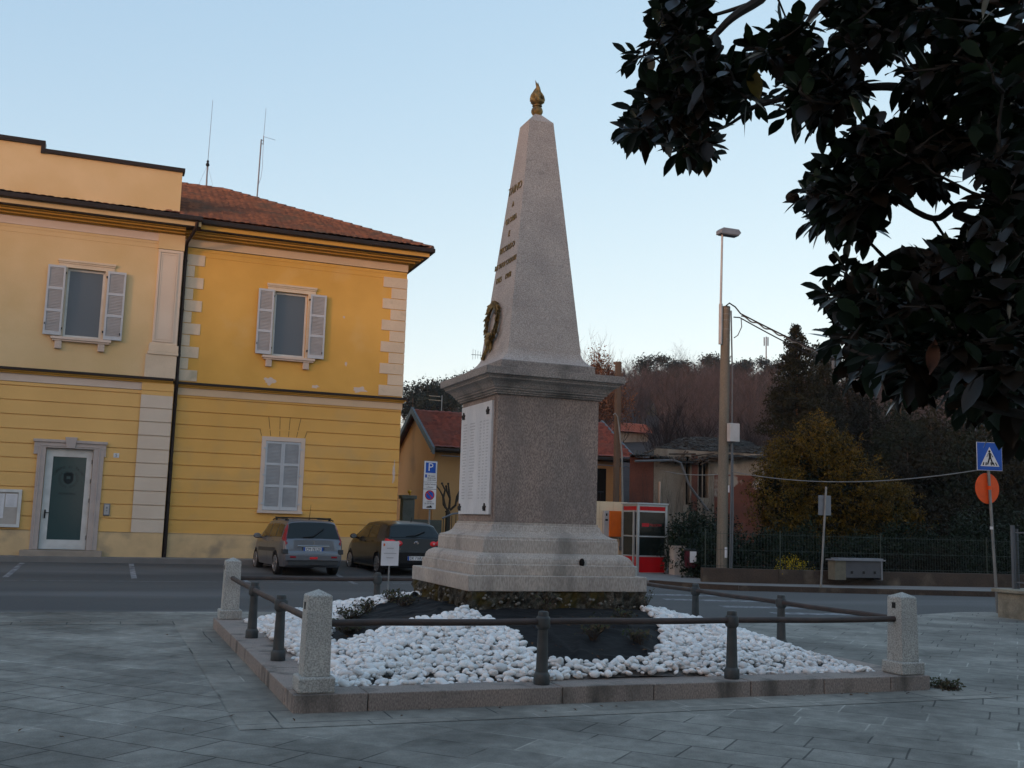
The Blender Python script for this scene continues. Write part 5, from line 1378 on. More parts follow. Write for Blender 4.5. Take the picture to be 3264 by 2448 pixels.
cable(sag((16.75, 25.6, 3.2), (17.25, 16.9, 2.98), .28, .01), .012, 'thin grey wire from the concrete pole to the pedestrian crossing sign', 'galv')

# ------------------------------------------------------------------ road signs on the right
bs = thing('road_sign', 'grey back of a small rectangular road sign on a leaning pole', 'road sign', (17.58, 22.7, .12), 'road signs on poles')
MB().cyl((17.58, 22.7, .1), (17.78, 22.7, 2.75), .028).build('pole', M['galv'], bs, smooth=True)
MB().box(17.56, 17.96, 22.74, 22.75, 2.0, 2.52).build('panel', M['signback'], bs, bevel=.003)
mb = MB()
for z in (2.12, 2.42): mb.box(17.60, 17.92, 22.728, 22.74, z, z+.03); mb.tube([(17.755, 22.7, z), (17.755, 22.7, z+.03)], .04, 8)
mb.build('clamp', M['signback'], bs)
cs = thing('crossing_sign', 'blue pedestrian crossing sign above an orange disc on a pole at right', 'road sign', (17.42, 16.9, 0), 'road signs on poles')
MB().cyl((17.56, 16.9, 0), (17.40, 16.9, 3.40), .030).build('pole', M['galv'], cs, smooth=True)
# blue square, turned a little
ex = Vector((.98, -.17, 0)).normalized(); ez = Vector((0, 0, 1)); o = Vector((17.40, 16.84, 3.26)); nrm = ex.cross(ez)
sqp = [(-.29, -.29), (.29, -.29), (.29, .29), (-.29, .29)]
MB().prism([(a*1.03, b*1.03) for a, b in sqp], o, ex, ez, -nrm*.012).build('rim', M['signwhite'], cs)
pn = MB().prism(sqp, o, ex, ez, nrm*.004).build('blue_panel', M['signblue'], cs)
MB().prism([(-.225, -.21), (.225, -.21), (0, .20)], o+nrm*.0045, ex, ez, nrm*.002).build('white_triangle', M['signwhite'], pn)
mb = MB(); oo = o+nrm*.007
mb.prism([(.028*math.cos(a_*PI/5)-.005, .028*math.sin(a_*PI/5)+.105) for a_ in range(10)], oo, ex, ez, nrm*.002)
mb.prism([(-.03, .075), (.03, .075), (.035, -.03), (-.02, -.03)], oo, ex, ez, nrm*.002)
mb.prism([(.02, .07), (.035, .06), (.085, -.01), (.07, -.02)], oo, ex, ez, nrm*.002)
mb.prism([(-.03, .07), (-.045, .05), (-.075, -.01), (-.06, -.015)], oo, ex, ez, nrm*.002)
mb.prism([(-.02, -.025), (.015, -.025), (-.04, -.175), (-.075, -.175)], oo, ex, ez, nrm*.002)
mb.prism([(.0, -.025), (.035, -.03), (.085, -.16), (.055, -.175)], oo, ex, ez, nrm*.002)
for q in range(6):
    if q in (2,): continue
    mb.prism([(-.175+q*.065, -.19), (-.145+q*.065, -.19), (-.13+q*.055, -.125), (-.155+q*.055, -.125)], oo, ex, ez, nrm*.0015)
mb.build('walking_figure_symbol', M['signblack'], pn)
mb = MB(); n = 36
mb.tube([(17.42, 16.94, 2.59), (17.42, 16.952, 2.59)], .325, 40)
mb.build('orange_disc', M['signorange'], cs)
MB().tube([(17.44, 16.9, 2.56), (17.44, 16.9, 2.64)], .04, 12).build('clamp', M['signorange'], cs)
MB().cyl((17.46, 16.9, 1.73), (17.46, 16.9, 1.79), .034).build('sticker', M['signwhite'], cs)

# ------------------------------------------------------------------ brown wall and mesh fence along the garden
gwl = [(15.15, 24.6), (15.9, 24.2), (17.6, 24.0), (20.5, 23.55), (23.8, 23.25), (26.5, 22.7), (32, 21.6)]
gwl = [(15.35, 24.9), (17.4, 24.35), (20.5, 23.95), (24.0, 23.55), (28, 22.9), (34, 21.6)]
mb = MB()
for a, b in zip(gwl[:-1], gwl[1:]):
    a = Vector((*a, .25)); b = Vector((*b, .25)); d = b-a; nn = Vector((-d.y, d.x, 0)).normalized()
    mb.obox((a+b)/2, d/2*1.003, nn*.11, (0, 0, .25))
tag(mb.build('garden_wall', M['brownwall'], loc=(20, 24, 0), bevel=.01), 'low dark brown wall running along the garden across the road', 'wall')
fn = thing('mesh_fence', 'thin wire fence with many upright rods on the low brown wall', 'fence', (20, 24, .5))
pm = MB(); wm = MB()
for a, b in zip(gwl[:-1], gwl[1:]):
    a = Vector((*a, .5)); b = Vector((*b, .5)); d = b-a; L_ = d.length; d.normalize(); n = int(L_/.085)
    for i in range(n):
        p = a+d*(L_*i/n); wm.tube([p, p+Vector((0, 0, 1.0))], .0045, 3, caps=False)
    for z in (.06, .5, .94): wm.tube([a+Vector((0, 0, z)), b+Vector((0, 0, z))], .006, 3)
    for i in range(int(L_/2.1)):
        p = a+d*(2.1*i+.1); pb_ = MB().cyl(p, p+Vector((0, 0, 1.05)), .018, n=6).build('fence_post', M['fencewire'], fn)
wm.build('wire_panel', M['fencewire'], fn, fix=False)
ec = thing('meter_box', 'grey meter box with three square vents set on the brown garden wall', 'cabinet', (19.5, 23.7, .3))
MB().box(18.72, 19.08, 23.55, 23.85, .28, .80).build('side_block', M['greystucco'], ec)
MB().box(19.08, 20.28, 23.56, 23.85, .34, .80).build('door_panel', M['sidegrey'], ec, bevel=.005)
MB().box(20.281, 20.33, 23.55, 23.85, .28, .80).build('frame', M['signback'], ec)
MB().box(18.66, 20.40, 23.50, 23.88, .80, .835).box(18.86, 20.40, 23.6, 23.9, .836, .87).build('lid', M['signback'], ec)
for q in (19.25, 19.65, 20.03): MB().box(q, q+.07, 23.550, 23.5595, .45, .52).build('vent', M['black'], ec)

# ------------------------------------------------------------------ stuccoed wall at the right edge with railing
rw = thing('stucco_wall', 'stained stucco boundary wall with coping and iron railing at the right edge', 'wall', (17.4, 14, 0))
MB().box(16.68, 17.35, 3.0, 16.05, -.02, .50).build('wall', M['stucco'], rw, bevel=.01)
MB().box(16.60, 17.42, 3.0, 16.13, .50, .565).build('coping', M['stucco'], rw, bevel=.01)
MB().box(17.35, 30, 15.4, 16.04, -.02, .50).build('wall', M['stucco'], rw)
mb = MB()
for y_ in np.arange(4, 16.0, 2.2): mb.box(17.04, 17.08, y_, y_+.04, .56, 1.78)
mb.box(17.02, 17.08, 15.94, 16.0, .56, 1.82); mb.box(17.13, 17.17, 15.94, 16.0, .56, 1.75)
for z in (.68, 1.66): mb.box(17.05, 17.07, 3, 16.0, z, z+.03)
mb.build('railing_frame', M['slate_trim'], rw)
mb = MB()
for y_ in np.arange(4, 15.9, .09): mb.cyl((17.06, y_, .70), (17.06, y_, 1.66), .006, n=3)
for z in np.arange(.78, 1.64, .09): mb.cyl((17.06, 4, z), (17.06, 15.9, z), .004, n=3)
mb.build('railing_mesh', M['fencewire'], rw)

# ------------------------------------------------------------------ vegetation
def unit(v): return v/np.linalg.norm(v, axis=-1, keepdims=True)
def leaf_quads(P, size, rg, aspect=.5, updir=None, droop=0):
    """diamond leaves at points P (n,3); size (n,)"""
    n = len(P)
    d = unit(rg.normal(0, 1, (n, 3))+(0 if updir is None else updir)); a = unit(rg.normal(0, 1, (n, 3)))
    u = unit(np.cross(d, a)); s_ = size[:, None]
    V = np.stack([P-d*s_, P+u*s_*aspect, P+d*s_, P-u*s_*aspect], 1).reshape(-1, 3)
    F_ = np.arange(4*n).reshape(n, 4)
    return V, F_
def blob_points(rg, blobs, n, shell=.35):
    """points in the outer shell of ellipsoid blobs [(cx,cy,cz,rx,ry,rz)]"""
    vol = np.array([b[3]*b[4]+b[4]*b[5]+b[3]*b[5] for b in blobs]); vol = vol/vol.sum()
    out = []
    for b, f in zip(blobs, vol):
        k = int(n*f)+1
        d = unit(rg.normal(0, 1, (k, 3))); r_ = 1-shell*rg.random((k, 1))**1.4
        r_ *= 1+.16*np.sin(d@rg.normal(0, 3.5, 3))[:, None]+.10*np.sin(d@rg.normal(0, 8, 3))[:, None]
        out.append(np.array(b[:3])+d*r_*np.array(b[3:6]))
    return np.concatenate(out)
def crown(name, m_, parent, blobs, n, size, seed, aspect=.5, shell=.35, clump=0):
    rg = np.random.default_rng(seed)
    P = blob_points(rg, blobs, n if not clump else n//clump, shell)
    if clump:
        P = np.repeat(P, clump, 0)+rg.normal(0, size*1.6, (len(P)*clump, 3))
    S = size*rg.uniform(.6, 1.3, len(P))
    V, F_ = leaf_quads(P, S, rg, aspect)
    return raw_mesh(name, V, F_, m_, parent, loc=blobs[0][:3], smooth=False)
def trunk(parent, a, b, r0, r1, m_='bark', name='trunk'):
    a = Vector(a); b = Vector(b); return MB().tube([a, (a+b)/2+Vector((.05, .03, 0)), b], [r0, (r0+r1)/2, r1], 8).build(name, M[m_], parent, smooth=True)
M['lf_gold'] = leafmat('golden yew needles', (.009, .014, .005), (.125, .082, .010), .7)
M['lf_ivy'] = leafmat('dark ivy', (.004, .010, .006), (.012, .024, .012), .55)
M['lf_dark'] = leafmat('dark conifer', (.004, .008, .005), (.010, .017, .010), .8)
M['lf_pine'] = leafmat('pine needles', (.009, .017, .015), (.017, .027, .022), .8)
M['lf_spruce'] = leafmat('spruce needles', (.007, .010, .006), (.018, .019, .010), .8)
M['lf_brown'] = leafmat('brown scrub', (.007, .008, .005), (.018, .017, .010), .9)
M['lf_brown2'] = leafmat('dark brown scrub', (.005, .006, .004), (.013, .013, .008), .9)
M['lf_yellow'] = leafmat('yellow blossom', (.50, .36, .01), (.30, .26, .02), .7)
M['lf_olive'] = leafmat('olive twigs', (.085, .075, .03), (.11, .10, .045), .9)
M['twig'] = leafmat('bare twigs', (.030, .027, .030), (.085, .072, .078), .95)
M['wood_mass'] = mat('leafless wood', (.082, .072, .080), (.022, .021, .022), .95, .055, 0, 10, .35, 1.1, dirt=(.020, .026, .022), dscale=.07, dth=(.60, .66))
M['twig_red'] = leafmat('russet twigs', (0.09, 0.05, 0.04), (0.14, 0.08, 0.06), .95)
M['lf_rust'] = leafmat('rust leaves', (0.1, 0.045, 0.028), (0.16, 0.085, 0.05), .9)

# golden yew
gy = thing('golden_conifer', 'big golden green conifer bush behind the garden fence', 'tree', (21.5, 28, 0))
def spray_crown(m_, parent, hull, n, rl, size, seed, up=.55, per=34):
    """foliage made of sprays that point outwards and up from an ellipsoid hull [(c, r)...]"""
    rg_ = np.random.default_rng(seed); P = []; S = []
    base = blob_points(rg_, hull, n, .45); c0 = np.mean([h_[:3] for h_ in hull], 0)
    for b in base:
        d = unit((b-c0)*np.array([1, 1, .6])+rg_.normal(0, .35, 3)); d = unit(d+np.array([0, 0, up*rg_.uniform(.3, 1.4)])); l = rl*rg_.uniform(.5, 1.5)
        t = rg_.random(per)**.8; w_ = (1-t)*l*.28+.02
        P.append(b+d*(t*l)[:, None]+rg_.normal(0, 1, (per, 3))*w_[:, None]); S.append(size*(1.25-t*.6))
    P = np.concatenate(P); S = np.concatenate(S)
    V_, F_ = leaf_quads(P, S, rg_, .38)
    return raw_mesh('crown', V_, F_, m_, parent, loc=hull[0][:3], smooth=False)
bl_ = [(21.2, 28, 3.3, 1.4, 1.2, 1.4), (20.2, 27.9, 2.5, .8, .9, 1.3), (22.3, 27.8, 2.9, 1.3, 1.1, 1.3), (21.5, 27.8, 4.2, .7, .8, .9), (23.4, 28, 2.3, 1.3, 1.0, 1.0), (20.7, 28, 3.9, .5, .6, .8), (22.5, 27.9, 4.0, .5, .6, .7), (24.4, 28, 2.7, .9, .6, .5), (24.9, 28, 1.9, 1.0, .7, .6), (21.5, 28, 1.4, 2.0, 1.0, 1.2)]
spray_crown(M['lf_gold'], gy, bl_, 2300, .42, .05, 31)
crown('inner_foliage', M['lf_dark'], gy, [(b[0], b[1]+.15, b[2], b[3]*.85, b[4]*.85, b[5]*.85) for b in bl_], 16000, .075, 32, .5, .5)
trunk(gy, (21.5, 28, 0), (21.5, 28, 3), .2, .08)
# ivy hedge in several bushes
def bush(name, label, cat, m_, x, y, rx, ry, h, n, size, seed, group=None, z0=0, under=True):
    t = thing(name, label, cat, (x, y, z0), group)
    rn = random.Random(seed); bl2 = []
    for i in range(6):
        a = rn.uniform(-.65, .65); b = rn.uniform(-.4, .4); hh = h*rn.uniform(.62, .92)
        bl2.append((x+a*rx, y+b*ry, z0+hh*.5, rx*rn.uniform(.45, .6), ry*rn.uniform(.5, .7), hh*.56))
    crown('crown', m_, t, bl2, n, size, seed, .5, .4, clump=5)
    st = MB()
    for i in range(7): st.tube([(x+rn.uniform(-.2, .2), y, z0), (x+rn.uniform(-rx*.6, rx*.6), y+rn.uniform(-.2, .2), z0+h*.6)], [.03, .012], 4)
    st.build('stems', M['bark'], t)
    return t
hb = [(17.3, 26.7, 1.2, .8, 1.75, 'dark ivy bush right behind the utility pole'), (19.3, 26.3, 1.4, .8, 2.05, 'dark ivy bush under the left of the golden conifer'),
      (21.4, 26.1, 1.4, .8, 1.95, 'dark ivy bush under the golden conifer centre'), (23.6, 25.9, 1.6, .8, 2.15, 'ivy bush behind the meter box to its right'),
      (25.9, 25.6, 1.6, .8, 2.5, 'ivy bush left of the crossing sign pole'), (28.4, 25.2, 1.8, .9, 2.6, 'ivy bush behind the crossing sign pole'), (31.5, 24.5, 2.2, 1, 2.7, 'ivy bush at the far right behind the stucco wall')]
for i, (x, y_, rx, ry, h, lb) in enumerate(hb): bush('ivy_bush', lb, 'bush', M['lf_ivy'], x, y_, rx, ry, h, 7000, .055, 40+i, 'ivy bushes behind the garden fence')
fb = [(17.3, 28.6, 1.1, .8, 2.3, M['lf_ivy'], 'tangled green bush between the phone booth and the concrete pole'), (19.0, 29.8, 1.3, .9, 2.5, M['lf_ivy'], 'green bush in front of the ruined house'),
      (22.6, 24.9, 1.5, .5, 1.15, M['lf_brown2'], 'dark brown leafless bush behind the fence right of the meter box'), (19.9, 24.9, 1.4, .5, .95, M['lf_brown2'], 'low brown scrub behind the fence left of the meter box'),
      (26.5, 27.6, 1.6, 1.0, 3.6, M['lf_brown2'], 'bare brown bush right of the golden conifer')]
for i, (x, y_, rx, ry, h, m_, lb) in enumerate(fb): bush('garden_bush', lb, 'bush', m_, x, y_, rx, ry, h, 6000, .05, 60+i)
for i, (x, y_, rx, h, lb) in enumerate(((18.05, 24.45, .8, 1.0, 'yellow forsythia blossom behind the fence left of the meter box'), (17.55, 28.1, .42, .95, 'yellow forsythia sprig behind the beige cabinet'))):
    bush('forsythia', lb, 'bush', M['lf_yellow'], x, y_, rx, .22, h, 1500, .022, 80+i, 'flowering forsythia')
# hedge behind the right railing
bush('laurel_hedge', 'dark hedge behind the iron railing at the right edge', 'hedge', M['lf_ivy'], 18.6, 14.2, 1.1, 3.2, 2.6, 9000, .06, 90)

# hill terrain
RX = [-60, 20, 60, 68, 73, 90, 114, 127, 137, 152, 170, 200, 260, 400]
RZz = [14, 17, 19, 24.0, 26.5, 30, 34, 35.8, 37.2, 37.2, 38, 41, 43, 43]
def hillz(x, y):
    # position scaled to the ridge plane as seen along the slope direction
    f = min(max((y-44-max(0, 12-max(x-30, 0)*.8)*0)/176.0, 0), 1)
    xr = x*220.0/max(y, 40.0)
    r_ = np.interp(xr, RX, RZz)
    return r_*(.9*f+.1*f*f*(3-2*f))+1.0*math.sin(x*.09+y*.05)*f
gx = np.arange(-80, 420, 6.0); gy_ = np.concatenate([np.arange(44, 120, 5.0), np.arange(120, 232, 8.0), [260, 320, 420]])
V = []
for y_ in gy_:
    for x in gx:
        z = hillz(x, min(y_, 220)) if y_ <= 225 else hillz(x*220/y_, 220)*(1-(y_-225)/260)
        V.append((x, y_, z-.1))
nx = len(gx); Fq = [(j*nx+i, j*nx+i+1, j*nx+nx+i+1, j*nx+nx+i) for j in range(len(gy_)-1) for i in range(nx-1)]
M['hill'] = mat('hill floor', (.035, .027, .027), (.02, .017, .017), .95, .12, 0, 10, .2, 2)
tag(raw_mesh('hill', V, Fq, M['hill'], smooth=True), kind='structure')

# bare trees as geometry: skeleton generator
def bare_tree_mesh(rg, h, spread, n1=9, n2=6, thick=.012):
    """returns V,F of a leafless tree made of thin tapered triangles prisms (2 crossed blades per twig)"""
    segs = []
    segs.append((np.zeros(3), np.array([rg.normal(0, .03)*h, rg.normal(0, .03)*h, h*.55]), thick*h*1.3))
    top = segs[0][1]
    for i in range(n1):
        t = rg.uniform(.25, 1); p = top*t; a = rg.uniform(0, 2*PI)
        l = h*rg.uniform(.35, .55); el = rg.uniform(.9, 1.35)
        q = p+np.array([math.cos(a)*math.cos(el)*spread, math.sin(a)*math.cos(el)*spread, math.sin(el)])*l
        segs.append((p, q, thick*h*.5))
        for k in range(n2):
            t2 = rg.uniform(.25, 1); p2 = p+(q-p)*t2; a2 = a+rg.normal(0, .9); l2 = l*rg.uniform(.25, .5); e2 = rg.uniform(.6, 1.4)
            q2 = p2+np.array([math.cos(a2)*math.cos(e2)*spread, math.sin(a2)*math.cos(e2)*spread, math.sin(e2)])*l2
            segs.append((p2, q2, thick*h*.24))
            for m_ in range(3):
                t3 = rg.uniform(.3, 1); p3 = p2+(q2-p2)*t3; q3 = p3+np.array([rg.normal(0, .5)*spread, rg.normal(0, .5)*spread, rg.uniform(.4, 1)])*l2*.5
                segs.append((p3, q3, thick*h*.13))
    V = []; F_ = []
    for p, q, r_ in segs:
        d = q-p; d = d/np.linalg.norm(d)
        for ax in (np.array([1., 0, 0]), np.array([0, 1., 0])):
            u = np.cross(d, ax); u /= max(np.linalg.norm(u), 1e-6); k = len(V)
            V += [p-u*r_, p+u*r_, q+u*r_*.25, q-u*r_*.25]; F_.append((k, k+1, k+2, k+3))
    return np.array(V), np.array(F_)
rg = np.random.default_rng(12)
protos = [bare_tree_mesh(rg, 1.0, .9, 9, 6, .010) for _ in range(6)]
VV = []; FF = []; k = 0
for _ in range(2300):
    yy = 50+170*rg.random()**.8
    xr = rg.uniform(52, 215)
    x = xr*yy/220.0
    s_ = rg.uniform(3.8, 5.8) if yy > 165 else (rg.uniform(4.5, 7) if yy > 100 else rg.uniform(4, 7))
    if xr < 85: s_ *= .65
    if yy > 190 or (yy > 170 and rg.random() < .4): continue
    if yy < 101 and .500 < x/yy < .560: continue
    pv, pf = protos[rg.integers(6)]
    a = rg.uniform(0, 2*PI); c_, s2 = math.cos(a), math.sin(a)
    Q = pv*s_; Q = np.stack([Q[:, 0]*c_-Q[:, 1]*s2, Q[:, 0]*s2+Q[:, 1]*c_, Q[:, 2]], 1)+np.array([x, yy, hillz(x, yy)-.2])
    # thin ones drop detail
    VV.append(Q); FF.append(pf+k); k += len(Q)
VV = np.concatenate(VV); FF = np.concatenate(FF)
tag(raw_mesh('woodland', VV, FF, M['wood_mass'], loc=(0, 0, 0), smooth=False), 'leafless purple brown woodland covering the hillside', 'woodland', kind='stuff')

# single trees
def bare_tree(label, x, y_, z, h, spread=.9, m_='twig', group='leafless trees on the hill', seed=0, n1=12, n2=8, thick=.008, name='bare_tree', th=None):
    t = thing(name, label, 'tree', (x, y_, z), group)
    rg_ = np.random.default_rng(seed+100)
    v, f = bare_tree_mesh(rg_, 1.0, spread, n1, n2, thick)
    raw_mesh('branches', v*h+np.array([x, y_, z]), f, M[m_], t, smooth=False)
    MB().tube([(x, y_, z-.5), (x, y_, z+h*.45)], [h*.018, h*.009], 6).build('trunk', M['bark'] if m_ != 'twig' else M['twig'], t)
    return t
def pt(u, v, y_):  # place helper: reads the sight line of the survey photo at depth y
    d = ray(u/.6777, v/.6777); t = y_/d[1]; return d[0]*t, H+d[2]*t
def conifer(label, x, y_, zb, h, rw, m_, seed, name='pine_tree', group='pines on the ridge', bare=.35, n=2600, size=.17, tiers=8, tm='bark', col=False):
    t = thing(name, label, 'tree', (x, y_, zb), group)
    rn = random.Random(seed); bl2 = []
    for i in range(tiers):
        f = i/(tiers-1); z = zb+h*(bare+(1-bare)*f); r_ = rw*(1-.85*f)*rn.uniform(.75, 1.15) if not col else rw*(1-f**3*.85)*rn.uniform(.8, 1.1)
        k_ = 3 if i < tiers-2 else 1
        for q in range(k_):
            a = rn.uniform(0, 2*PI); o_ = r_*.45 if k_ > 1 else 0
            bl2.append((x+o_*math.cos(a), y_+o_*math.sin(a), z, r_*.7, r_*.7, h*(1-bare)/tiers*.75))
    crown('crown', m_, t, bl2, n, size, seed, .4, .8, clump=4)
    MB().tube([(x, y_, zb-.5), (x, y_, zb+h*.95)], [h*.02, h*.004], 6).build('trunk', M[tm], t)
    return t
def umbrella_pine(label, u, v, y_, h, rw, seed, lean=0, m_='lf_pine', n=2200, size=.20):
    x, ztop = pt(u, v, y_); zb = ztop-h
    t = thing('pine_tree', label, 'tree', (x, y_, zb), 'pines on the ridge')
    rn = random.Random(seed); bl2 = []
    for i in range(9):
        a = rn.uniform(0, 2*PI); o_ = rw*rn.uniform(.1, .75)
        bl2.append((x+o_*math.cos(a), y_+o_*math.sin(a), ztop-h*(rn.uniform(.08, .42) if seed < 230 else rn.uniform(.06, .75)), rw*rn.uniform(.3, .5), rw*rn.uniform(.3, .5), h*rn.uniform(.06, .12)))
    crown('crown', M[m_], t, bl2, n, size, seed, .4, .9, clump=4)
    mb = MB(); mb.tube([(x, y_, zb-1), (x+lean*.5, y_, zb+h*.5), (x, y_, ztop-h*.1)], [h*.018, h*.014, h*.006], 6)
    for b in bl2: mb.tube([(x+lean*.3, y_, zb+h*rn.uniform(.35, .6)), (b[0], b[1], b[2])], [h*.007, h*.003], 4)
    mb.build('trunk', M['bark'], t)
    return t
UP = [(893, 843, 120, 9, 3.2, 'pine just right of the town hall corner on the skyline'), (912, 832, 122, 9, 3.0, 'second pine from the town hall on the skyline'), (938, 826, 124, 9, 3.4, 'pine above the television aerial on the skyline'),
      (962, 820, 124, 9, 3.2, 'pine left of the monument cornice on the skyline'), (986, 808, 130, 9, 3.0, 'pine touching the monument cornice from behind'), (1004, 800, 130, 9, 2.6, 'spiky pine behind the monument left edge'), (930, 855, 110, 7, 3.2, 'low dense pine over the apricot house ridge'), (975, 850, 108, 8, 3.6, 'broad dark pine between the aerial and the monument')]
for i, (u, v, yy, h, rw, lb) in enumerate(UP): umbrella_pine(lb, u, v, yy, h, rw, 200+i)
CP = [(1405, 776, 215, 10, 5, 'dark ridge pine nearest the monument on the right'), (1435, 790, 212, 8, 4, 'low ridge pine second right of the monument'), (1465, 782, 215, 9, 4.5, 'flat-topped ridge pine in the middle of the skyline'),
      (1500, 770, 212, 14, 6, 'tallest broad dark pine on the ridge left of the concrete pole'), (1520, 772, 214, 15, 6, 'broad dark pine just left of the concrete pole'), (1545, 772, 216, 9, 4, 'ridge pine touching the concrete pole from the left'),
      (1586, 782, 216, 8, 3.5, 'ridge pine just right of the concrete pole'), (1600, 775, 216, 7, 3, 'wispy ridge pine right of the concrete pole'), (1628, 784, 216, 8, 4, 'ridge pine left of the lattice-topped mast'), (1673, 772, 216, 10, 3.5, 'pointed ridge pine right of the mast'),
      (1745, 790, 190, 10, 5, 'ridge pine behind the tall spruce'), (1790, 745, 150, 12, 4.5, 'ridge pine under the magnolia leaves')]
for i, (u, v, yy, h, rw, lb) in enumerate(CP): umbrella_pine(lb, u, v, yy-14, h*1.15, rw*1.15, 230+i, n=5000, size=.30)
for i, (u, v, yy, h, rw, lb) in enumerate(((1395, 800, 190, 7, 4, 'dark evergreen low on the slope beside the monument'), (1490, 800, 195, 12, 6, 'dark evergreen clump under the tall ridge pine'), (1512, 812, 185, 10, 5, 'second dark evergreen under the tall ridge pine'),
      (1455, 805, 190, 8, 4, 'evergreen under the flat-topped ridge pine'), (1660, 830, 170, 9, 4, 'dark evergreen on the slope left of the spruce'), (1430, 840, 150, 6, 3, 'small dark evergreen halfway down the slope'), (1650, 870, 110, 6, 3, 'dark evergreen low on the slope near the spruce'))):
    umbrella_pine(lb, u, v, yy, h, rw, 260+i, n=2400, size=.28)
for i, (u, v, yy, h, lb) in enumerate(((1372, 780, 215, 11, 'round leafless tree on the skyline right of the monument'), (1402, 772, 219, 12, 'leafless tree behind the first ridge pine'), (1425, 770, 219, 12, 'wide leafless tree on the skyline'),
                                   (1448, 764, 219, 13, 'leafless skyline tree left of the tall pine'), (1478, 762, 219, 13, 'tall leafless skyline tree above the ridge pines'), (925, 815, 126, 7, 'leafless tree between the skyline pines'), (1015, 800, 130, 7, 'leafless tree behind the monument cornice'))):
    x, z = pt(u, v, yy); bare_tree(lb, x, yy, z-h, h, 1.1, 'twig', seed=i, n1=16, n2=10, thick=.006)
for i, (u, v, yy, h, sp_, m_, lb) in enumerate(((1290, 738, 60, 7.5, .6, 'twig_red', 'russet twiggy tree rising right behind the obelisk foot'), (1310, 765, 62, 6.5, .7, 'twig_red', 'shorter russet tree behind the wooden pole'), (1455, 828, 90, 10, .8, 'twig', 'tall leafless tree in the middle of the slope'),
                                            (1505, 838, 85, 9, .8, 'twig', 'leafless tree on the slope left of the concrete pole'), (1600, 838, 85, 9, .8, 'twig', 'leafless tree on the slope right of the concrete pole'), (1640, 850, 80, 8, .8, 'twig', 'leafless tree on the slope left of the tall spruce'))):
    x, z = pt(u, v, yy); bare_tree(lb, x, yy, z-h, h, sp_, m_, 'leafless trees on the slope', seed=20+i, n1=18, n2=10, thick=.006)
x, z = pt(1415, 862, 130); t = thing('willow', 'yellow green budding willow low on the hillside', 'tree', (x, 130, z-6)); crown('crown', M['lf_olive'], t, [(x, 130, z-2.5, 3, 3, 2.5), (x-1, 130, z-4, 2.5, 2.5, 2)], 2500, .14, 5, .3, .6); trunk(t, (x, 130, z-9), (x, 130, z-3), .2, .1)
# rust leaves on the russet trees
x, z = pt(1292, 775, 59); t = thing('hornbeam', 'rust-leaved hornbeam just right of the obelisk foot', 'tree', (x, 59, z-5)); crown('crown', M['lf_rust'], t, [(x, 59, z-.6, .9, .8, 1.5), (x+.8, 59, z-1.2, .9, .8, 1.3), (x-.2, 59, z-2.6, 1.4, 1, 1.6), (x+1.2, 59, z-3, 1.6, 1, 1.6)], 6500, .085, 6, .4, .9); trunk(t, (x, 59, z-9), (x, 59, z-1), .12, .04)
# hill house and mast
x, z = pt(1372, 918, 100)
hh_ = thing('hillside_house', 'small house with bright red tiled roof among the trees on the slope', 'house', (x, 100, z-3))
zz = z-1.6
MB().box(x-2.6, x+1.6, 100, 104, zz-2.5, zz+.72).build('wall', M['ruin_pale'], hh_)
rf_ = roof('roof', M['tile_bright'], hh_, x-3.1, x+2.2, 99.4, zz+.70, 101.9, zz+1.95, 0, 0, pitch=.4, row=.5, amp=.04, step=.05)
MB().add([(x-3.1, 101.9, zz+1.95), (x+2.2, 101.9, zz+1.95), (x+2.2, 104.5, zz+.7), (x-3.1, 104.5, zz+.7)], [(0, 1, 2, 3)]).prism([(100, zz+.75), (104, zz+.75), (101.9, zz+1.9)], (x+1.6, 0, 0), (0, 1, 0), (0, 0, 1), (.02, 0, 0)).build('gable', M['tile_bright'], hh_)
x, z = pt(1655, 728, 218); ms = thing('mobile_mast', 'distant mobile phone mast on the ridge', 'mast', (x, 218, z-16))
MB().cyl((x, 218, z-16), (x, 218, z), .22, .14, n=8).build('mast', M['signback'], ms)
mb = MB()
for a in (0, 2.1, 4.2): mb.box(x+.55*math.cos(a)-.12, x+.55*math.cos(a)+.12, 218+.5*math.sin(a)-.1, 218+.5*math.sin(a)+.1, z-2.2, z-.0)
mb.build('antenna_panels', M['signback'], ms)
# spruce and dark garden conifers
def spruce(label, x, y_, zb, h, rw, bare, m_, seed, nb=150, tm='redbark'):
    t = thing('spruce', label, 'tree', (x, y_, zb), 'spruces behind the garden'); rg_ = np.random.default_rng(seed); P = []; S = []
    for k in range(nb):
        f = rg_.random()**1.15; zz_ = zb+h*(bare+(1-bare)*f); L_ = rw*((1-f)**.75)*rg_.uniform(.65, 1.15)+.12; a = rg_.uniform(0, 2*PI); per = int(40+90*(1-f))
        tt = rg_.random(per)**.75; dr = .10+.28*rg_.random()
        q = np.stack([x+np.cos(a)*L_*tt, y_+np.sin(a)*L_*tt, zz_-dr*L_*tt+.35*L_*tt*tt*.6], 1)+rg_.normal(0, 1, (per, 3))*np.array([.09, .09, .07])*(.5+L_*.5)
        q[:, 2] -= rg_.random(per)*.16; P.append(q); S.append(np.full(per, .075)*rg_.uniform(.6, 1.3, per))
    V_, F_ = leaf_quads(np.concatenate(P), np.concatenate(S), rg_, .45)
    raw_mesh('crown', V_, F_, m_, t, smooth=False)
    MB().tube([(x, y_, zb-.5), (x, y_, zb+h*.97)], [h*.016, .02], 7).build('trunk', M[tm], t, smooth=True)
x, z = pt(1720, 700, 42); spruce('tall spruce with a bare orange lower trunk in the middle distance', x, 42, z-10.5, 10.5, 1.75, .50, M['lf_spruce'], 300, 260)
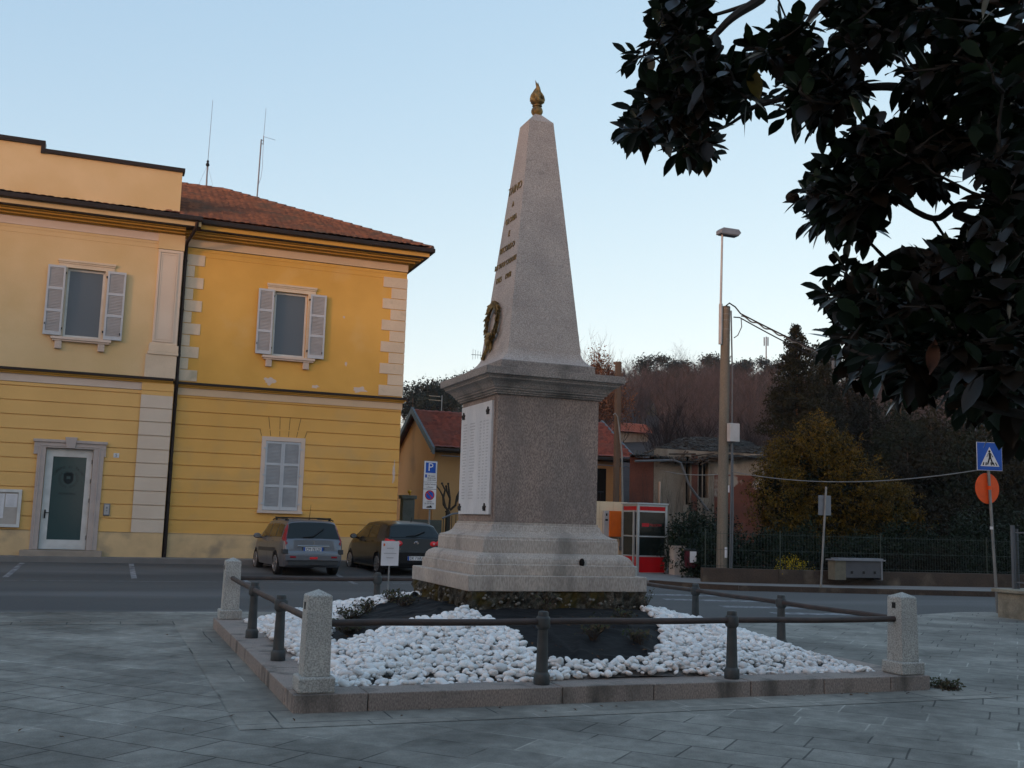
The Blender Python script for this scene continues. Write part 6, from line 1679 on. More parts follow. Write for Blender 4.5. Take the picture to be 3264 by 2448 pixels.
x, z = pt(1782, 768, 46); spruce('second brownish spruce right of the tall one', x, 46, z-9.5, 9.5, 2.1, .1, M['lf_spruce'], 301, 330, 'bark')
cf = [(1765, 810, 60, 9, 2.2, 'lf_dark', 'dark conifer between the two spruces'), (1830, 800, 50, 9, 2.5, 'lf_brown2', 'brown tree under the lowest magnolia leaves'),
      (1880, 838, 46, 8.5, 2.6, 'lf_brown2', 'brown-green tree behind the golden conifer'), (1945, 860, 42, 8, 2.5, 'lf_dark', 'dark green tree right of the golden conifer'), (2010, 880, 42, 8, 2.6, 'lf_spruce', 'olive tree behind the wire left of the crossing sign'),
      (2080, 880, 40, 8, 2.8, 'lf_dark', 'dark tree behind the crossing sign'), (2160, 880, 38, 8, 3.0, 'lf_spruce', 'olive green tree behind the orange disc'), (2240, 860, 38, 9, 3.0, 'lf_dark', 'dark tree at the far right edge'), (1800, 860, 70, 10, 3.5, 'lf_brown', 'brown leafless tree behind the second spruce'), (1680, 880, 75, 9, 3.4, 'lf_brown', 'brown tree at the foot of the hill left of the spruce'),
      (1925, 845, 58, 10, 4.2, 'lf_dark', 'dark green tree on the slope under the magnolia'), (2020, 850, 56, 10, 4.2, 'lf_spruce', 'olive tree on the slope left of the crossing sign'), (2120, 850, 54, 10, 4.2, 'lf_dark', 'dark green tree on the slope above the crossing sign'), (1850, 870, 54, 9, 3.2, 'lf_spruce', 'olive brown tree between golden conifer and slope'),
      (1960, 960, 33, 4.6, 2.6, 'lf_brown2', 'brown bushy tree low behind the ivy'), (2070, 970, 32, 4.6, 2.6, 'lf_dark', 'dark bushy tree low behind the crossing sign'), (1890, 900, 60, 9, 3.5, 'lf_brown', 'brown tree filling the gap on the slope at right')]
for i, (u, v, yy, h, rw, m_, lb) in enumerate(cf):
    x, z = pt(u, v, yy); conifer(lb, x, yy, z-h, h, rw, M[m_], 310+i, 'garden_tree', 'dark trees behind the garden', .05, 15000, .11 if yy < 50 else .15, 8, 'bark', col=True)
# pruned bare tree by the gate
x, z = pt(968, 1105, 39); t = thing('pollarded_tree', 'knobbly pollarded tree beside the monument left edge', 'tree', (x, 39, 0))
mb = MB(); mb.tube([(x, 39, 0), (x, 39, z-.05), (x-.05, 39, z+.05)], [.11, .10, .09], 8)
K = .0196
def px2(du, dv): return (x+(du-968)*K*1.0, 39, z+(1105-dv)*K)
for pts_ in (((968, 1103), (958, 1092), (956, 1075), (948, 1062), (941, 1055)), ((962, 1098), (957, 1078), (960, 1062), (953, 1050)), ((970, 1100), (971, 1080), (968, 1062), (966, 1050)), ((972, 1102), (983, 1092), (985, 1075), (992, 1060)), ((984, 1085), (991, 1072), (996, 1068)), ((971, 1078), (964, 1065), (962, 1055))):
    mb.tube([px2(*p) for p in pts_], [.05-.007*i for i in range(len(pts_))], 6)
    mb.ball(px2(*pts_[-1]), .05, 6, 4)
mb.build('branches', M['bark'], t, smooth=True)

# ------------------------------------------------------------------ parked cars
def cr_interp(P, n):
    """Catmull-Rom resample polyline P (k,d) to n points, uniform in parameter"""
    P = np.asarray(P, float); k = len(P); out = []
    for q in np.linspace(0, k-1-1e-9, n):
        i = int(q); t = q-i
        p0 = P[max(i-1, 0)]; p1 = P[i]; p2 = P[i+1]; p3 = P[min(i+2, k-1)]
        out.append(.5*((2*p1)+(-p0+p2)*t+(2*p0-5*p1+4*p2-p3)*t*t+(-p0+3*p1-3*p2+p3)*t**3))
    return np.array(out)

def make_car(spec):
    L_, W, ztop, belt, wplan, wroof = spec['L'], spec['W'], spec['ztop'], spec['belt'], spec['plan'], spec['roofw']
    t = thing(spec['name'], spec['label'], 'car', (0, 0, 0), 'cars parked by the town hall')
    Y = np.unique(np.concatenate([np.linspace(0, .6, 31), np.linspace(.6, L_, 60)]))
    def sec(y, n=41):
        zt = np.interp(y, *zip(*ztop)); w_ = W/2*np.interp(y, *zip(*wplan)); bz = min(np.interp(y, *zip(*belt)), zt-.03)
        zb = np.interp(y, *zip(*spec['bottom']))
        cab = max(0.0, min(1, (zt-bz-.03)/.35))
        wr = w_-.05-cab*spec['tumble']
        P = [(0, zb), (w_-.12, zb), (w_-.03, zb+.07), (w_, (zb+bz)*.5-.05), (w_-.005, bz-.10), (w_-.035, bz), (w_-.05-(w_-.05-wr)*.5, bz+(zt-bz)*.5), (wr, zt-.09*cab-.01), (wr-.07, zt-.02*cab), (wr*.5, zt+.012), (0, zt+.018)]
        return cr_interp(P, n), P
    NS = 41
    S = np.array([sec(y, NS)[0] for y in Y])          # (ny, NS, 2)
    # full ring
    ring = []
    V = []
    for i, y in enumerate(Y):
        half = S[i]
        for x, z in half: V.append((x, y, z))
        for x, z in half[-2:0:-1]: V.append((-x, y, z))
    nr = 2*NS-2; F_ = []
    for i in range(len(Y)-1):
        for k in range(nr):
            F_.append((i*nr+k, i*nr+(k+1) % nr, (i+1)*nr+(k+1) % nr, (i+1)*nr+k))
    mb = MB(); mb.v = V; mb.n = len(V); mb.f = F_+[tuple(range(nr-1, -1, -1)), tuple(range((len(Y)-1)*nr, len(Y)*nr))]
    body = mb.build('body', M[spec['paint']], t, smooth=True)
    # wheel arches cut with a boolean, then frozen
    cut = MB()
    for wy in spec['axles']:
        for s_ in (-1, 1): cut.tube([(s_*(W/2-.30), wy, .30), (s_*(W/2+.2), wy, .30)], .355, 28)
    co_ = cut.build('cutter', None, None)
    md = body.modifiers.new('b', 'BOOLEAN'); md.operation = 'DIFFERENCE'; md.object = co_; md.solver = 'EXACT'
    bpy.context.view_layer.update()
    me = bpy.data.meshes.new_from_object(body.evaluated_get(bpy.context.evaluated_depsgraph_get()))
    body.modifiers.clear(); body.data = me
    if not me.materials: me.materials.append(M[spec['paint']])
    bpy.data.objects.remove(co_)
    def surf(y, s_, side):
        """point of the skin at length y, section parameter s_ (0..10)"""
        P = sec(y, NS)[0]; q = s_/10*(NS-1); i = min(int(q), NS-2); f = q-i
        x, z = P[i]*(1-f)+P[i+1]*f
        return Vector((side*x, y, z))
    def patch(name, m_, y0, y1, s0, s1, side, off=.006, ny=10, ns=8, par=None, edge=None):
        """skin patch; y0,y1 may be functions of s"""
        vs = []
        for i in range(ny+1):
            for j in range(ns+1):
                s_ = s0+(s1-s0)*j/ns
                a = y0(s_) if callable(y0) else y0; b = y1(s_) if callable(y1) else y1
                y = a+(b-a)*i/ny
                e = .004; p = surf(y, s_, side); du = surf(min(y+e, L_), s_, side)-surf(max(y-e, 0), s_, side); dv = surf(y, min(s_+.05, 10), side)-surf(y, s_-.05, side)
                nn = du.cross(dv)*side
                nn = nn.normalized() if nn.length > 1e-9 else Vector((side, 0, 0))
                if nn.dot(p-Vector((0, L_/2, .6))) < 0: nn = -nn
                vs.append(p+nn*off)
        fs = [(i*(ns+1)+j, i*(ns+1)+j+1, (i+1)*(ns+1)+j+1, (i+1)*(ns+1)+j) for i in range(ny) for j in range(ns)]
        mb = MB().add(vs, fs)
        return mb.build(name, m_, par or t, smooth='all')
    # rear window: spans both sides
    ry0, ry1 = spec['rearglass']
    mb = MB(); vs = []; ny, ns = 14, 20
    for i in range(ny+1):
        y = ry0+(ry1-ry0)*i/ny
        for j in range(ns+1):
            u = -1+2*j/ns; side = 1 if u >= 0 else -1
            s_ = 10-abs(u)*spec['glass_s']
            p = surf(y, s_, side); vs.append(p+Vector((0, -.006, .006)))
    mb.add(vs, [(i*(ns+1)+j, i*(ns+1)+j+1, (i+1)*(ns+1)+j+1, (i+1)*(ns+1)+j) for i in range(ny) for j in range(ns)])
    rg_ = mb.build('rear_window', M['carglass'], t, smooth='all')
    wy_ = ry0+(ry1-ry0)*.22
    a = surf(wy_-.03, 10, 1)+Vector((.0, -.02, .01)); b = surf(wy_+.07, 9.5, 1)+Vector((.12, -.02, .02))
    MB().tube([a+Vector((-.28, 0, -.02)), a+Vector((0, -.01, .01)), b], [.012, .014, .02], 6).build('wiper', M['black'], rg_)
    # windscreen
    wy0, wy1 = spec['screen']
    vs = []
    for i in range(ny+1):
        y = wy0+(wy1-wy0)*i/ny
        for j in range(ns+1):
            u = -1+2*j/ns; side = 1 if u >= 0 else -1
            vs.append(surf(y, 10-abs(u)*1.9, side)+Vector((0, .004, .006)))
    MB().add(vs, [(i*(ns+1)+j, i*(ns+1)+j+1, (i+1)*(ns+1)+j+1, (i+1)*(ns+1)+j) for i in range(ny) for j in range(ns)]).build('windscreen', M['carglass'], t, smooth='all')
    for side in (-1, 1):
        for (a0, a1, b0, b1) in spec['side_windows']:
            f0 = lambda s_, a0=a0, a1=a1: a0+(a1-a0)*(s_-5.25)/1.6
            f1 = lambda s_, b0=b0, b1=b1: b0+(b1-b0)*(s_-5.25)/1.6
            patch('side_window', M['carglass'], f0, f1, 5.25, 6.85, side, .006)
        for (y0, y1, s0, s1) in spec['tail']:
            patch('tail_light', M[spec['tail_m']], y0, y1, s0, s1, side, .012)
        for yy in spec['door_gaps']:
            patch('door_gap', M['black'], yy, yy+.010, 2.2, 5.1, side, .0015, 1, 12)
        patch('side_trim', M['trim'] if spec['paint'] == 'silverpaint' else M['blackpaint'], .75 if spec['paint'] == 'silverpaint' else .78, spec['axles'][1]-.42, 3.25, 3.55, side, .012, 12, 2)
        # mirror and handles
        mx_ = W/2; my = spec['mirror_y']
        mi = MB().ball((side*(mx_+.10), my, spec['mirror_z']), (.105, .06, .075), 12, 8).tube([(side*(mx_-.06), my+.02, spec['mirror_z']-.05), (side*(mx_+.06), my, spec['mirror_z']-.03)], .03, 6).build('mirror', M[spec['paint']], t, smooth=True)
        MB().prism([(.07*math.cos(q)*1.15, .055*math.sin(q)) for q in np.linspace(0, 2*PI, 14)[:-1]], (side*(mx_+.10), my-.058, spec['mirror_z']), (1, 0, 0), (0, 0, 1), (0, .004, 0)).build('mirror_glass', M['galv'], mi)
        for hy_ in spec['handles']:
            p = surf(hy_, 4.6, side); MB().box(p.x-.015, p.x+.015, hy_-.08, hy_+.08, p.z-.02, p.z+.015).build('door_handle', M[spec['paint']] if spec['paint'] == 'silverpaint' else M['black'], t, bevel=.006)
    # bumper, lower grille
    for nm, m_, args in spec['rear_bits']:
        mb = MB(); 
        for a_ in args: mb.box(*a_)
        mb.build(nm, M[m_], t, bevel=.008)
    # plate
    px_, pz_, py_ = 0, spec['plate_z'], spec['plate_y']
    pl_ = MB().box(-.26, .26, py_-.012, py_, pz_-.055, pz_+.055).build('number_plate', M['signwhite'], t)
    MB().box(-.26, -.215, py_-.0135, py_-.012, pz_-.055, pz_+.055).box(.215, .26, py_-.0135, py_-.012, pz_-.055, pz_+.055).build('plate_band', M['plateblue'], pl_)
    text_mesh('plate_text', spec['plate'], .115, M['signblack'], pl_, (0, py_-.0125, pz_), (1, 0, 0), (0, 0, 1), .0012, squash=.78)
    # wheels
    for wy in spec['axles']:
        for side in (-1, 1):
            cx_ = side*(W/2-.10)
            ty = MB(); prof = [(.20, -.09), (.285, -.095), (.305, -.07), (.31, 0), (.305, .07), (.285, .095), (.20, .09)]
            vs = []; fs = []; n = 30
            for (r_, o_) in prof:
                for k in range(n): a = 2*PI*k/n; vs.append((cx_+o_*side, wy+r_*math.cos(a), .31+r_*math.sin(a)))
            for i in range(len(prof)-1):
                for k in range(n): fs.append((i*n+k, i*n+(k+1) % n, (i+1)*n+(k+1) % n, (i+1)*n+k))
            fs.append(tuple(range(n))); ty.add(vs, fs)
            wh = ty.build('wheel', M['tyre'], t, smooth=True)
            rm = MB(); xo = cx_+side*.085
            for k in range(spec['spokes']):
                a = 2*PI*k/spec['spokes']; d = Vector((0, math.cos(a), math.sin(a))); u = Vector((0, -math.sin(a), math.cos(a)))
                rm.obox(Vector((xo, wy, .31))+d*.115, d*.095, u*.022, (side*.012, 0, 0))
            rm.tube([(xo-.012, wy, .31), (xo+.012*side+.001, wy, .31)], .05, 12)
            for k in range(24):
                a = 2*PI*k/24; a2 = 2*PI*(k+1)/24
                rm.tube([(xo, wy+.205*math.cos(a), .31+.205*math.sin(a)), (xo, wy+.205*math.cos(a2), .31+.205*math.sin(a2))], .014, 4)
            rm.build('rim', M['rim'], wh)
    for nm, f_ in spec['extras']: f_(t, surf)
    return t

def ex206(t, surf):
    mb = MB()
    for y_ in (.75, 1.85):
        mb.tube([(-.62, y_, 1.50), (.62, y_, 1.50)], .018, 6)
        for s_ in (-1, 1): mb.tube([(s_*.56, y_, 1.50), (s_*.60, y_, 1.42)], .028, 6)
    mb.build('roof_bars', M['black'], t)
    for s_ in (-1, 1): MB().tube([(s_*.60, .45, 1.44), (s_*.60, .7, 1.475), (s_*.60, 1.9, 1.475), (s_*.59, 2.25, 1.43)], .017, 6).build('roof_rail', M['black'], t)
    MB().tube([(0, .62, 1.45), (.0, .52, 1.86)], [.008, .003], 5).ball((0, .62, 1.455), (.03, .05, .02), 8, 5).build('roof_aerial', M['black'], t)
    y_ = .068
    MB().box(-.42, .42, .03, .06, .755, .80).build('tailgate_grip', M['chrome'], t, bevel=.008)
    # small rampant lion badge
    P = [(-.012, -.045), (.0, -.02), (-.022, -.01), (-.02, .0), (-.004, .0), (-.008, .012), (-.02, .014), (-.018, .026), (-.002, .03), (.004, .045), (.018, .042), (.022, .028), (.014, .02), (.02, .0), (.016, -.02), (.022, -.045), (.008, -.042), (.004, -.02), (-.002, -.045)]
    MB().prism([(a*1.1, b*1.1) for a, b in P], (0, .062, .87), (1, 0, 0), (0, 0, 1), (0, -.012, 0)).build('badge', M['chrome'], t)
def exgolf(t, surf):
    for s_ in (-1, 1):
        tl = MB().ball((s_*.70, .10, .905), (.145, .13, .095), 16, 10).ball((s_*.50, .045, .89), (.105, .045, .075), 14, 8).build('tail_light', M['tail_bright'], t, smooth=True)
        MB().ball((s_*.68, -.012, .90), (.04, .02, .035), 12, 6).ball((s_*.50, .012, .89), (.032, .02, .03), 12, 6).build('lamp_lens', M['tail_lens'], tl, smooth=True)
    MB().tube([(0, .55, 1.47), (.0, .50, 1.60)], [.014, .003], 5).build('roof_aerial', M['black'], t)
    mb = MB(); R_ = .058
    for k in range(20):
        a, b = 2*PI*k/20, 2*PI*(k+1)/20
        mb.tube([(R_*math.cos(a), .043, .895+R_*math.sin(a)), (R_*math.cos(b), .043, .895+R_*math.sin(b))], .007, 4)
    for P in (((-.022, .048), (0, .008), (.022, .048)), ((-.05, .022), (-.024, -.046), (0, .0), (.024, -.046), (.05, .022))):
        mb.tube([(a, .040, .895+b) for a, b in P], .006, 4)
    mb.build('badge', M['chrome'], t)
    text_mesh('lettering', 'GOLF', .055, M['chrome'], t, (-.52, .022, .735), (1, 0, 0), (0, 0, 1), .002, depth=.004)
# estate car
c1 = make_car(dict(name='estate_car', label='blue silver estate car with roof bars parked facing the town hall', L=4.02, W=1.66, paint='silverpaint', tumble=.11,
    ztop=[(0, .58), (.02, .64), (.045, .66), (.06, .93), (.10, .97), (.32, 1.38), (.40, 1.425), (.8, 1.455), (1.6, 1.46), (2.3, 1.42), (2.6, 1.34), (3.15, .98), (3.3, .93), (3.7, .84), (3.9, .70), (4.02, .56)],
    belt=[(0, .93), (.5, .95), (2.6, .90), (3.3, .84), (4.02, .6)], plan=[(0, .78), (.03, .88), (.10, .94), (.35, .985), (.8, 1), (3.2, 1), (3.7, .90), (4.02, .62)], roofw=None,
    bottom=[(0, .30), (.1, .24), (3.8, .22), (4.02, .30)], axles=(.76, 3.20), rearglass=(.095, .315), glass_s=2.35, screen=(2.55, 3.13),
    side_windows=[(.38, .46, .95, .90), (1.02, .97, 1.72, 1.66), (1.80, 1.74, 2.86, 2.36)], tail=[(.055, .33, 6.0, 7.55), (.055, .30, 5.0, 6.0), (.055, .22, 4.6, 5.2)], tail_m='tail', door_gaps=(1.0, 1.75, 2.75), mirror_y=2.62, mirror_z=.98, handles=(1.2, 1.95),
    plate='CM 781ZF', plate_z=.70, plate_y=.038, spokes=7,
    rear_bits=[('bumper', 'silverpaint', [(-.74, .74, -.05, .12, .42, .56)]), ('bumper_trim', 'trim', [(-.66, .66, -.02, .1, .30, .419)]), ('rear_reflector', 'tail_bright', [(-.10, .10, -.06, -.04, .45, .51)]), ('rear_reflector', 'tail', [(-.62, -.46, -.055, -.035, .48, .53), (.46, .62, -.055, -.035, .48, .53)]), ('plate_recess', 'trim', [(-.30, .30, .040, .07, .63, .77)]), ('corner_trim', 'trim', [(-.80, -.66, .01, .3, .58, .70), (.66, .80, .01, .3, .58, .70)]), ('tailgate_gap', 'black', [(-.70, .70, .036, .06, .575, .585)])],
    extras=[('x', ex206)]))
c1.location = (5.20, 27.30, .01); c1.rotation_euler = (0, 0, R(4))
c2 = make_car(dict(name='hatchback_car', label='black hatchback with bright red tail lights parked right of the silver estate', L=4.20, W=1.76, paint='blackpaint', tumble=.13,
    ztop=[(0, .60), (.015, .66), (.03, .70), (.045, 1.0), (.10, 1.04), (.42, 1.37), (.50, 1.41), (1.0, 1.47), (1.7, 1.485), (2.3, 1.45), (2.7, 1.33), (3.3, 1.0), (3.45, .96), (3.85, .86), (4.08, .72), (4.2, .58)],
    belt=[(0, 1.0), (.5, .98), (2.6, .93), (3.4, .88), (4.2, .62)], plan=[(0, .80), (.03, .90), (.10, .95), (.4, .985), (.9, 1), (3.2, 1), (3.8, .90), (4.2, .62)], roofw=None,
    bottom=[(0, .28), (.1, .22), (4.0, .20), (4.2, .28)], axles=(.78, 3.36), rearglass=(.10, .415), glass_s=2.1, screen=(2.62, 3.28),
    side_windows=[(.98, 1.05, 1.72, 1.66), (1.80, 1.74, 2.98, 2.46)], tail=[(.030, .26, 4.35, 5.25), (.048, .052, 5.1, 5.4)], tail_m='tail_bright', door_gaps=(1.0, 1.76, 2.85), mirror_y=2.72, mirror_z=1.02, handles=(1.25, 1.98),
    plate='DK 716RA', plate_z=.50, plate_y=-.022, spokes=9,
    rear_bits=[('bumper', 'blackpaint', [(-.76, .76, -.02, .14, .36, .66)]), ('bumper_gap', 'trim', [(-.72, .72, -.024, .0, .655, .665)])],
    extras=[('x', exgolf)]))
c2.location = (8.10, 27.75, .01); c2.rotation_euler = (0, 0, R(4))
c2.parent = None

# ------------------------------------------------------------------ magnolia overhanging from the right
mg = thing('magnolia_tree', 'dark glossy magnolia with large leaves hanging into the upper right', 'tree', (5.6, 1.6, 0))
M['lf_mag'] = leafmat('magnolia leaf', (.006, .014, .007), (.012, .025, .010), .33, under=(.012, .008, .005), spec=.2)
rg = np.random.default_rng(77); rn = random.Random(77)
Zr = lambda x, y: (1900+x/1.6217, y/1.6217)
Zs = lambda x, y: (2400+x/2.552, 850+y/2.552)
poly = [Zr(*p) for p in [(250, 60), (360, -60), (560, -80), (560, 70), (740, 110), (770, 190), (890, 190), (960, 50), (1080, 60), (1100, 140), (1230, 80), (1220, -80), (2300, -80)]]
poly += [(3330, 900), (3330, 1500), Zs(2150, 1500), Zs(2060, 1420), Zs(1960, 1330), Zs(1800, 1260), Zs(1560, 1230), Zs(1500, 1180), Zs(1560, 1060), Zs(1440, 1130), Zs(1240, 1110), Zs(1090, 940), Zs(1000, 990), Zs(900, 990), Zs(790, 870), Zs(700, 800), Zs(760, 700), Zs(600, 650), Zs(560, 560), Zs(640, 450), Zs(720, 380), Zs(500, 300), Zs(560, 100)]
poly += [Zr(*p) for p in [(1180, 1400), (1240, 1310), (1350, 1350), (1400, 1300), (1230, 1260), (1200, 1280), (1230, 1190), (1100, 1180), (1030, 1140), (1050, 1060), (980, 1030), (1100, 910), (1150, 850), (1220, 780), (1220, 740), (1290, 710), (1150, 680), (1000, 640), (950, 610), (960, 550), (880, 530), (840, 560), (740, 640), (660, 690), (620, 760), (590, 850), (540, 850), (470, 830), (370, 750), (130, 740), (90, 670), (140, 560), (180, 490), (240, 450), (370, 410), (480, 390), (400, 350), (240, 340), (90, 390), (110, 260), (250, 230), (290, 120)]]
gaps = [Zr(1500, 400)+(60,), Zr(1280, 640)+(26,), Zr(1575, 550)+(30,), Zr(1800, 545)+(34,), Zr(1850, 590)+(25,), Zr(1180, 225)+(30,), Zr(1640, 1010)+(34,), Zr(1560, 1140)+(45,), Zr(1860, 1115)+(70,), Zr(1950, 1050)+(30,), Zr(1720, 1230)+(30,), Zr(2040, 30)+(40,), Zr(2120, 160)+(26,), Zr(1450, 1360)+(36,), Zr(1340, 1300)+(30,), Zr(1690, 230)+(22,), Zr(900, 400)+(36,), Zr(700, 620)+(26,), Zr(2150, 690)+(20,), Zr(1990, 950)+(18,), Zr(1880, 850)+(22,), Zr(1520, 620)+(16,), Zr(620, 210)+(16,), Zr(1600, 1300)+(24,), Zr(720, 270)+(14,), Zr(1380, 560)+(14,)]
def pdist(x, y):
    n = len(poly); best = 1e9
    for i in range(n):
        (ax, ay), (bx, by) = poly[i], poly[(i+1) % n]
        dx, dy = bx-ax, by-ay; t_ = max(0, min(1, ((x-ax)*dx+(y-ay)*dy)/(dx*dx+dy*dy+1e-9)))
        best = min(best, math.hypot(x-ax-dx*t_, y-ay-dy*t_))
    return best
def depth_at(u, v, r_):
    # the crown comes closer to the camera towards the lower right
    base = 4.7-1.5*max(0, min(1, (u-2100)/1100))-.9*max(0, min(1, (v-700)/700))
    return base+r_*1.5
ros = []
tries = 0
while len(ros) < 930 and tries < 160000:
    tries += 1
    u = rg.uniform(1950, 3330); v = rg.uniform(-80, 1500)
    if not inpoly(u, v, poly): continue
    d_ = pdist(u, v)
    dd = depth_at(u, v, rg.random())
    if d_ < 30+max(0, 4.3-dd)*55: continue
    if math.sin(u*.021+1.3)*math.sin(v*.019+.7)+.6*math.sin(u*.047)*math.sin(v*.043+2) < -.55: continue
    near = min((math.hypot(u-a, v-b)-r_ for a, b, r_ in gaps))
    if near < 46: continue
    dens = 50 if u < 2500 else 54
    if any(math.hypot(u-a[0], v-a[1]) < dens*.62 and abs(dd-a[2]) < .28 for a in ros): continue
    ros.append((u, v, dd))
def P3(u, v, d): r_ = Vector(ray(u, v)); return Vector((0, 0, H))+r_*d
cent = [P3(*r_) for r_ in ros]
# crown beyond the frame: completes the tree, enlarged to shade the foreground
for _ in range(900):
    a = rn.uniform(0, 2*PI); rr = 3.6*math.sqrt(rn.random()); z = rn.uniform(2.4, 7.5)
    p = Vector((5.9+rr*math.cos(a), 1.7+rr*math.sin(a)*1.0, z))
    d = p-Vector((0, 0, H)); w_ = d.dot(Vector(_F)); u = 1632+FPX*d.dot(Vector(_R))/w_ if w_ > 0 else 1e9; v = 1224-FPX*d.dot(Vector(_U))/w_ if w_ > 0 else 1e9
    if w_ > 0 and -200 < u < 3420 and -200 < v < 2650: continue
    cent.append(p)
# limbs
limbs = []
def limb(pts_, r0, r1):
    n = len(pts_); limbs.append((pts_, [r0+(r1-r0)*i/(n-1) for i in range(n)]))
T0 = Vector((5.6, 1.6, 0)); T1 = Vector((5.5, 1.75, 1.6)); T2 = Vector((5.35, 1.95, 2.6)); T3 = Vector((5.3, 2.0, 3.8))
Q = lambda x, y, d: P3(*Zr(x, y), d)
limb([T0, T1, T2, T3, Vector((5.4, 2.0, 5.0))], .16, .05)
limb([T2, Q(2212, 640, 4.2), Q(1900, 560, 4.5), Q(1600, 458, 4.8), Q(1400, 452, 5.0), Q(1180, 480, 5.0), Q(960, 515, 5.1), Q(850, 530, 5.2)], .030, .010)
limb([Q(850, 530, 5.2), Q(740, 610, 5.2), Q(640, 665, 5.2), Q(520, 660, 5.1)], .011, .005)
limb([Q(960, 515, 5.1), Q(700, 580, 5.0), Q(480, 600, 5.0), Q(380, 678, 5.0), Q(230, 670, 5.0)], .012, .004)
limb([Q(1400, 452, 5.0), Q(1000, 330, 5.0), Q(730, 300, 5.0), Q(500, 400, 5.0), Q(380, 520, 5.0)], .02, .005)
limb([T3, Q(1700, -150, 5.3), Q(1220, -10, 5.2), Q(1090, 125, 5.2), Q(1000, 220, 5.1)], .04, .008)
limb([T3, Q(1300, -250, 5.4), Q(840, 5, 5.2), Q(700, 95, 5.1), Q(590, 200, 5.1), Q(450, 250, 5.1), Q(240, 330, 5.0)], .035, .005)
limb([Q(840, 5, 5.2), Q(600, 80, 5.2), Q(400, 110, 5.1)], .012, .005)
limb([T3, Q(2212, 0, 4.6), Q(2010, 75, 4.8), Q(1700, 200, 4.9), Q(1400, 300, 5.0)], .035, .01)
limb([T2, Q(2212, 1180, 3.9), Q(1900, 1060, 4.2), Q(1740, 1130, 4.4), Q(1500, 1010, 4.5), Q(1250, 960, 4.6), Q(1060, 1040, 4.6)], .022, .005)
limb([T1, Q(2250, 1500, 3.4), Q(1900, 1400, 3.7), Q(1600, 1300, 4.0), Q(1400, 1420, 4.1), Q(1270, 1480, 4.1)], .04, .006)
limb([T1, P3(*Zs(2200, 900), 3.0), P3(*Zs(1700, 850), 3.2), P3(*Zs(1430, 890), 3.3), P3(*Zs(1000, 760), 3.5), P3(*Zs(760, 660), 3.6)], .035, .005)
limb([T1, P3(*Zs(2400, 1250), 2.9), P3(*Zs(2050, 1050), 3.0), P3(*Zs(1800, 1060), 3.1)], .018, .005)
mb = MB()
samples = []
for pts_, rr in limbs:
    sm = cr_interp([tuple(p)+(r_,) for p, r_ in zip(pts_, rr)], 5*len(pts_))
    mb.tube([Vector(q[:3]) for q in sm], [max(.004, q[3]) for q in sm], 7)
    samples += [Vector(q[:3]) for q in sm]
mb.build('trunk', M['magbark'], mg, smooth=True)
sa = np.array([s[:] for s in samples])
tw = MB(); LV = []; LF = []; lk = 0
prof = [(0, .012), (.10, .12), (.30, .40), (.52, .5), (.74, .40), (.88, .20), (1.0, .0)]
dist0 = [float(((sa-np.array(c[:]))**2).sum(1).min()) for c in cent]
cent = [cent[i] for i in np.argsort(dist0)]
for c in cent:
    i = int(np.argmin(((sa-np.array(c[:]))**2).sum(1))); b = Vector(sa[i])
    sa = np.vstack([sa, np.array(c[:])])
    mid = (b+c)/2+Vector((rn.uniform(-.04, .04), rn.uniform(-.04, .04), -.05*(b-c).length))
    axis = (c-mid).normalized()+Vector((rn.uniform(-.3, .3), rn.uniform(-.3, .3), rn.uniform(-.1, .4))); axis.normalize()
    tw.tube([b, mid, c, c+axis*.05], [.008, .006, .0045, .003], 5)
    nl = rn.randint(7, 10)
    e1 = axis.orthogonal().normalized(); e2 = axis.cross(e1)
    for k in range(nl):
        a = 2.4*k+rn.uniform(-.3, .3); open_ = rn.uniform(.75, 1.45)
        d = (axis*math.cos(open_)+(e1*math.cos(a)+e2*math.sin(a))*math.sin(open_)).normalized()
        L_ = rn.uniform(.085, .145); W_ = L_*rn.uniform(.40, .50)
        p0 = c+axis*(-.05+.012*k)
        side = d.cross(Vector((0, 0, 1))+e1*.3); side.normalize(); up_ = side.cross(d).normalized()
        side = (side+up_*rn.uniform(-.5, .5)).normalized(); up_ = side.cross(d).normalized()
        dr = rn.uniform(.02, .30); fold = rn.uniform(.05, .28)
        vs = []
        for t_, w2 in prof:
            cpt = p0+d*(L_*(.12+.88*t_))+Vector((0, 0, -dr*L_*t_*t_))
            vs += [cpt+side*(w2*W_)+up_*(w2*W_*fold), cpt, cpt-side*(w2*W_)+up_*(w2*W_*fold)]
        for q in range(len(prof)-1):
            LF.append((lk+3*q, lk+3*q+1, lk+3*q+4, lk+3*q+3)); LF.append((lk+3*q+1, lk+3*q+2, lk+3*q+5, lk+3*q+4))
        LV += [v[:] for v in vs]; lk += len(vs)
tw.build('twigs', M['magbark'], mg)
raw_mesh('crown', np.array(LV), np.array(LF), M['lf_mag'], mg, smooth=True)
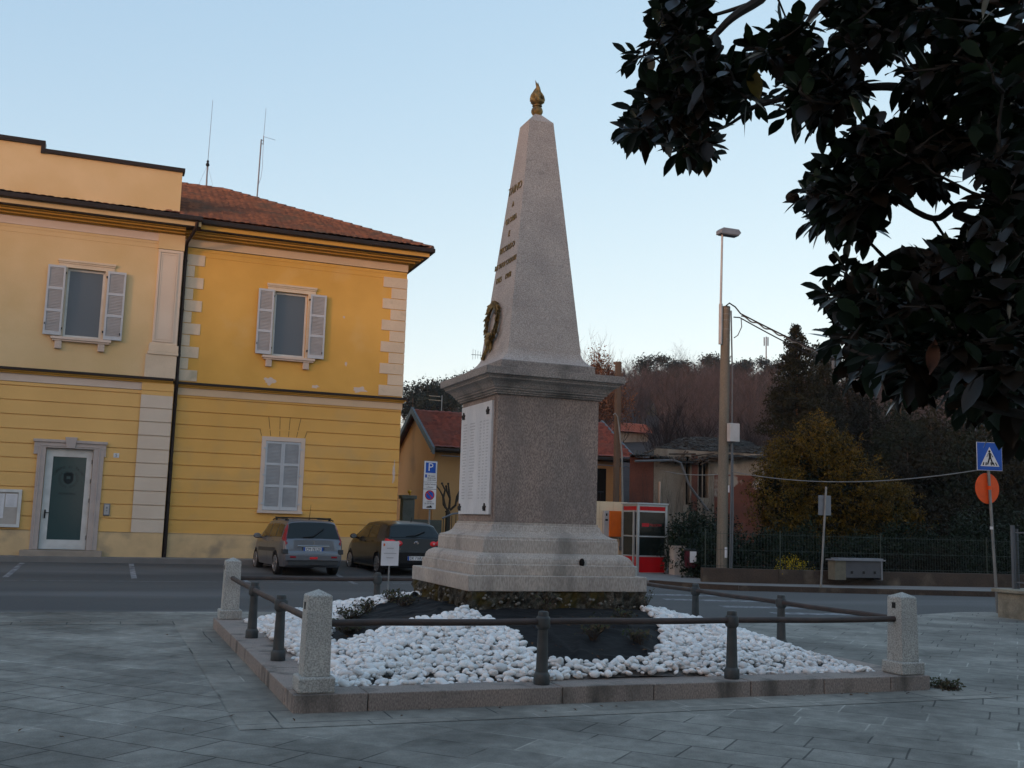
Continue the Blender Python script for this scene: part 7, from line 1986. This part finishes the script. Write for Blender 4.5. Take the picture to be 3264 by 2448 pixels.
# a few yellowed and browned leaves
def lone_leaf(u, v, d, ang, L_, m_, lb):
    c = P3(u, v, d); ex_ = Vector(_R)*math.cos(ang)+Vector(_U)*math.sin(ang); ey_ = Vector(_R)*-math.sin(ang)+Vector(_U)*math.cos(ang); n_ = ex_.cross(ey_)
    vs = []; fs = []
    for q, (t_, w2) in enumerate(prof): vs += [c+ex_*L_*t_+ey_*w2*L_*.42+n_*.01, c+ex_*L_*t_, c+ex_*L_*t_-ey_*w2*L_*.42+n_*.01]
    for q in range(len(prof)-1): fs += [(3*q, 3*q+1, 3*q+4, 3*q+3), (3*q+1, 3*q+2, 3*q+5, 3*q+4)]
    o = MB().add(vs, fs).build('leaf', m_, mg, smooth='all', fix=False); o['label'] = lb
M['yleaf'] = mat('yellowed leaf', (.075, .070, .012), (.05, .045, .01), .5, 20)
M['bleaf'] = mat('browned leaf', (.085, .035, .02), (.05, .022, .014), .6, 20)
lone_leaf(*Zr(790, 330), 4.35, R(-75), .16, M['yleaf'], 'yellowed magnolia leaf')
lone_leaf(*Zr(1120, 325), 4.25, R(175), .13, M['bleaf'], 'browned magnolia leaf')
lone_leaf(*Zr(1350, 175), 4.2, R(50), .12, M['bleaf'], 'second browned magnolia leaf')
lone_leaf(*Zs(1430, 880), 2.9, R(82), .10, M['bleaf'], 'browned magnolia leaf low in the crown')
# seed cone
cc = P3(*Zr(1015, 1020), 4.6); MB().ball(cc, (.033, .026, .026), 10, 8).build('seed_cone', M['bark'], mg)

# ------------------------------------------------------------------ thin evening haze round the whole scene
hz = MB().box(-105, 460, -65, 460, -2, 62).build('haze', None)
tag(hz, kind='stuff', label='thin bluish evening haze fading the far hillside', cat='haze')
hm = bpy.data.materials.new('haze'); hm.use_nodes = True
hn = hm.node_tree; hn.nodes.remove(hn.nodes['Principled BSDF'])
pv = hn.nodes.new('ShaderNodeVolumePrincipled'); pv.inputs['Color'].default_value = (.86, .90, 1, 1); pv.inputs['Density'].default_value = .0002; pv.inputs['Anisotropy'].default_value = 0
hn.links.new(pv.outputs[0], hn.nodes['Material Output'].inputs['Volume'])
hz.data.materials.append(hm)
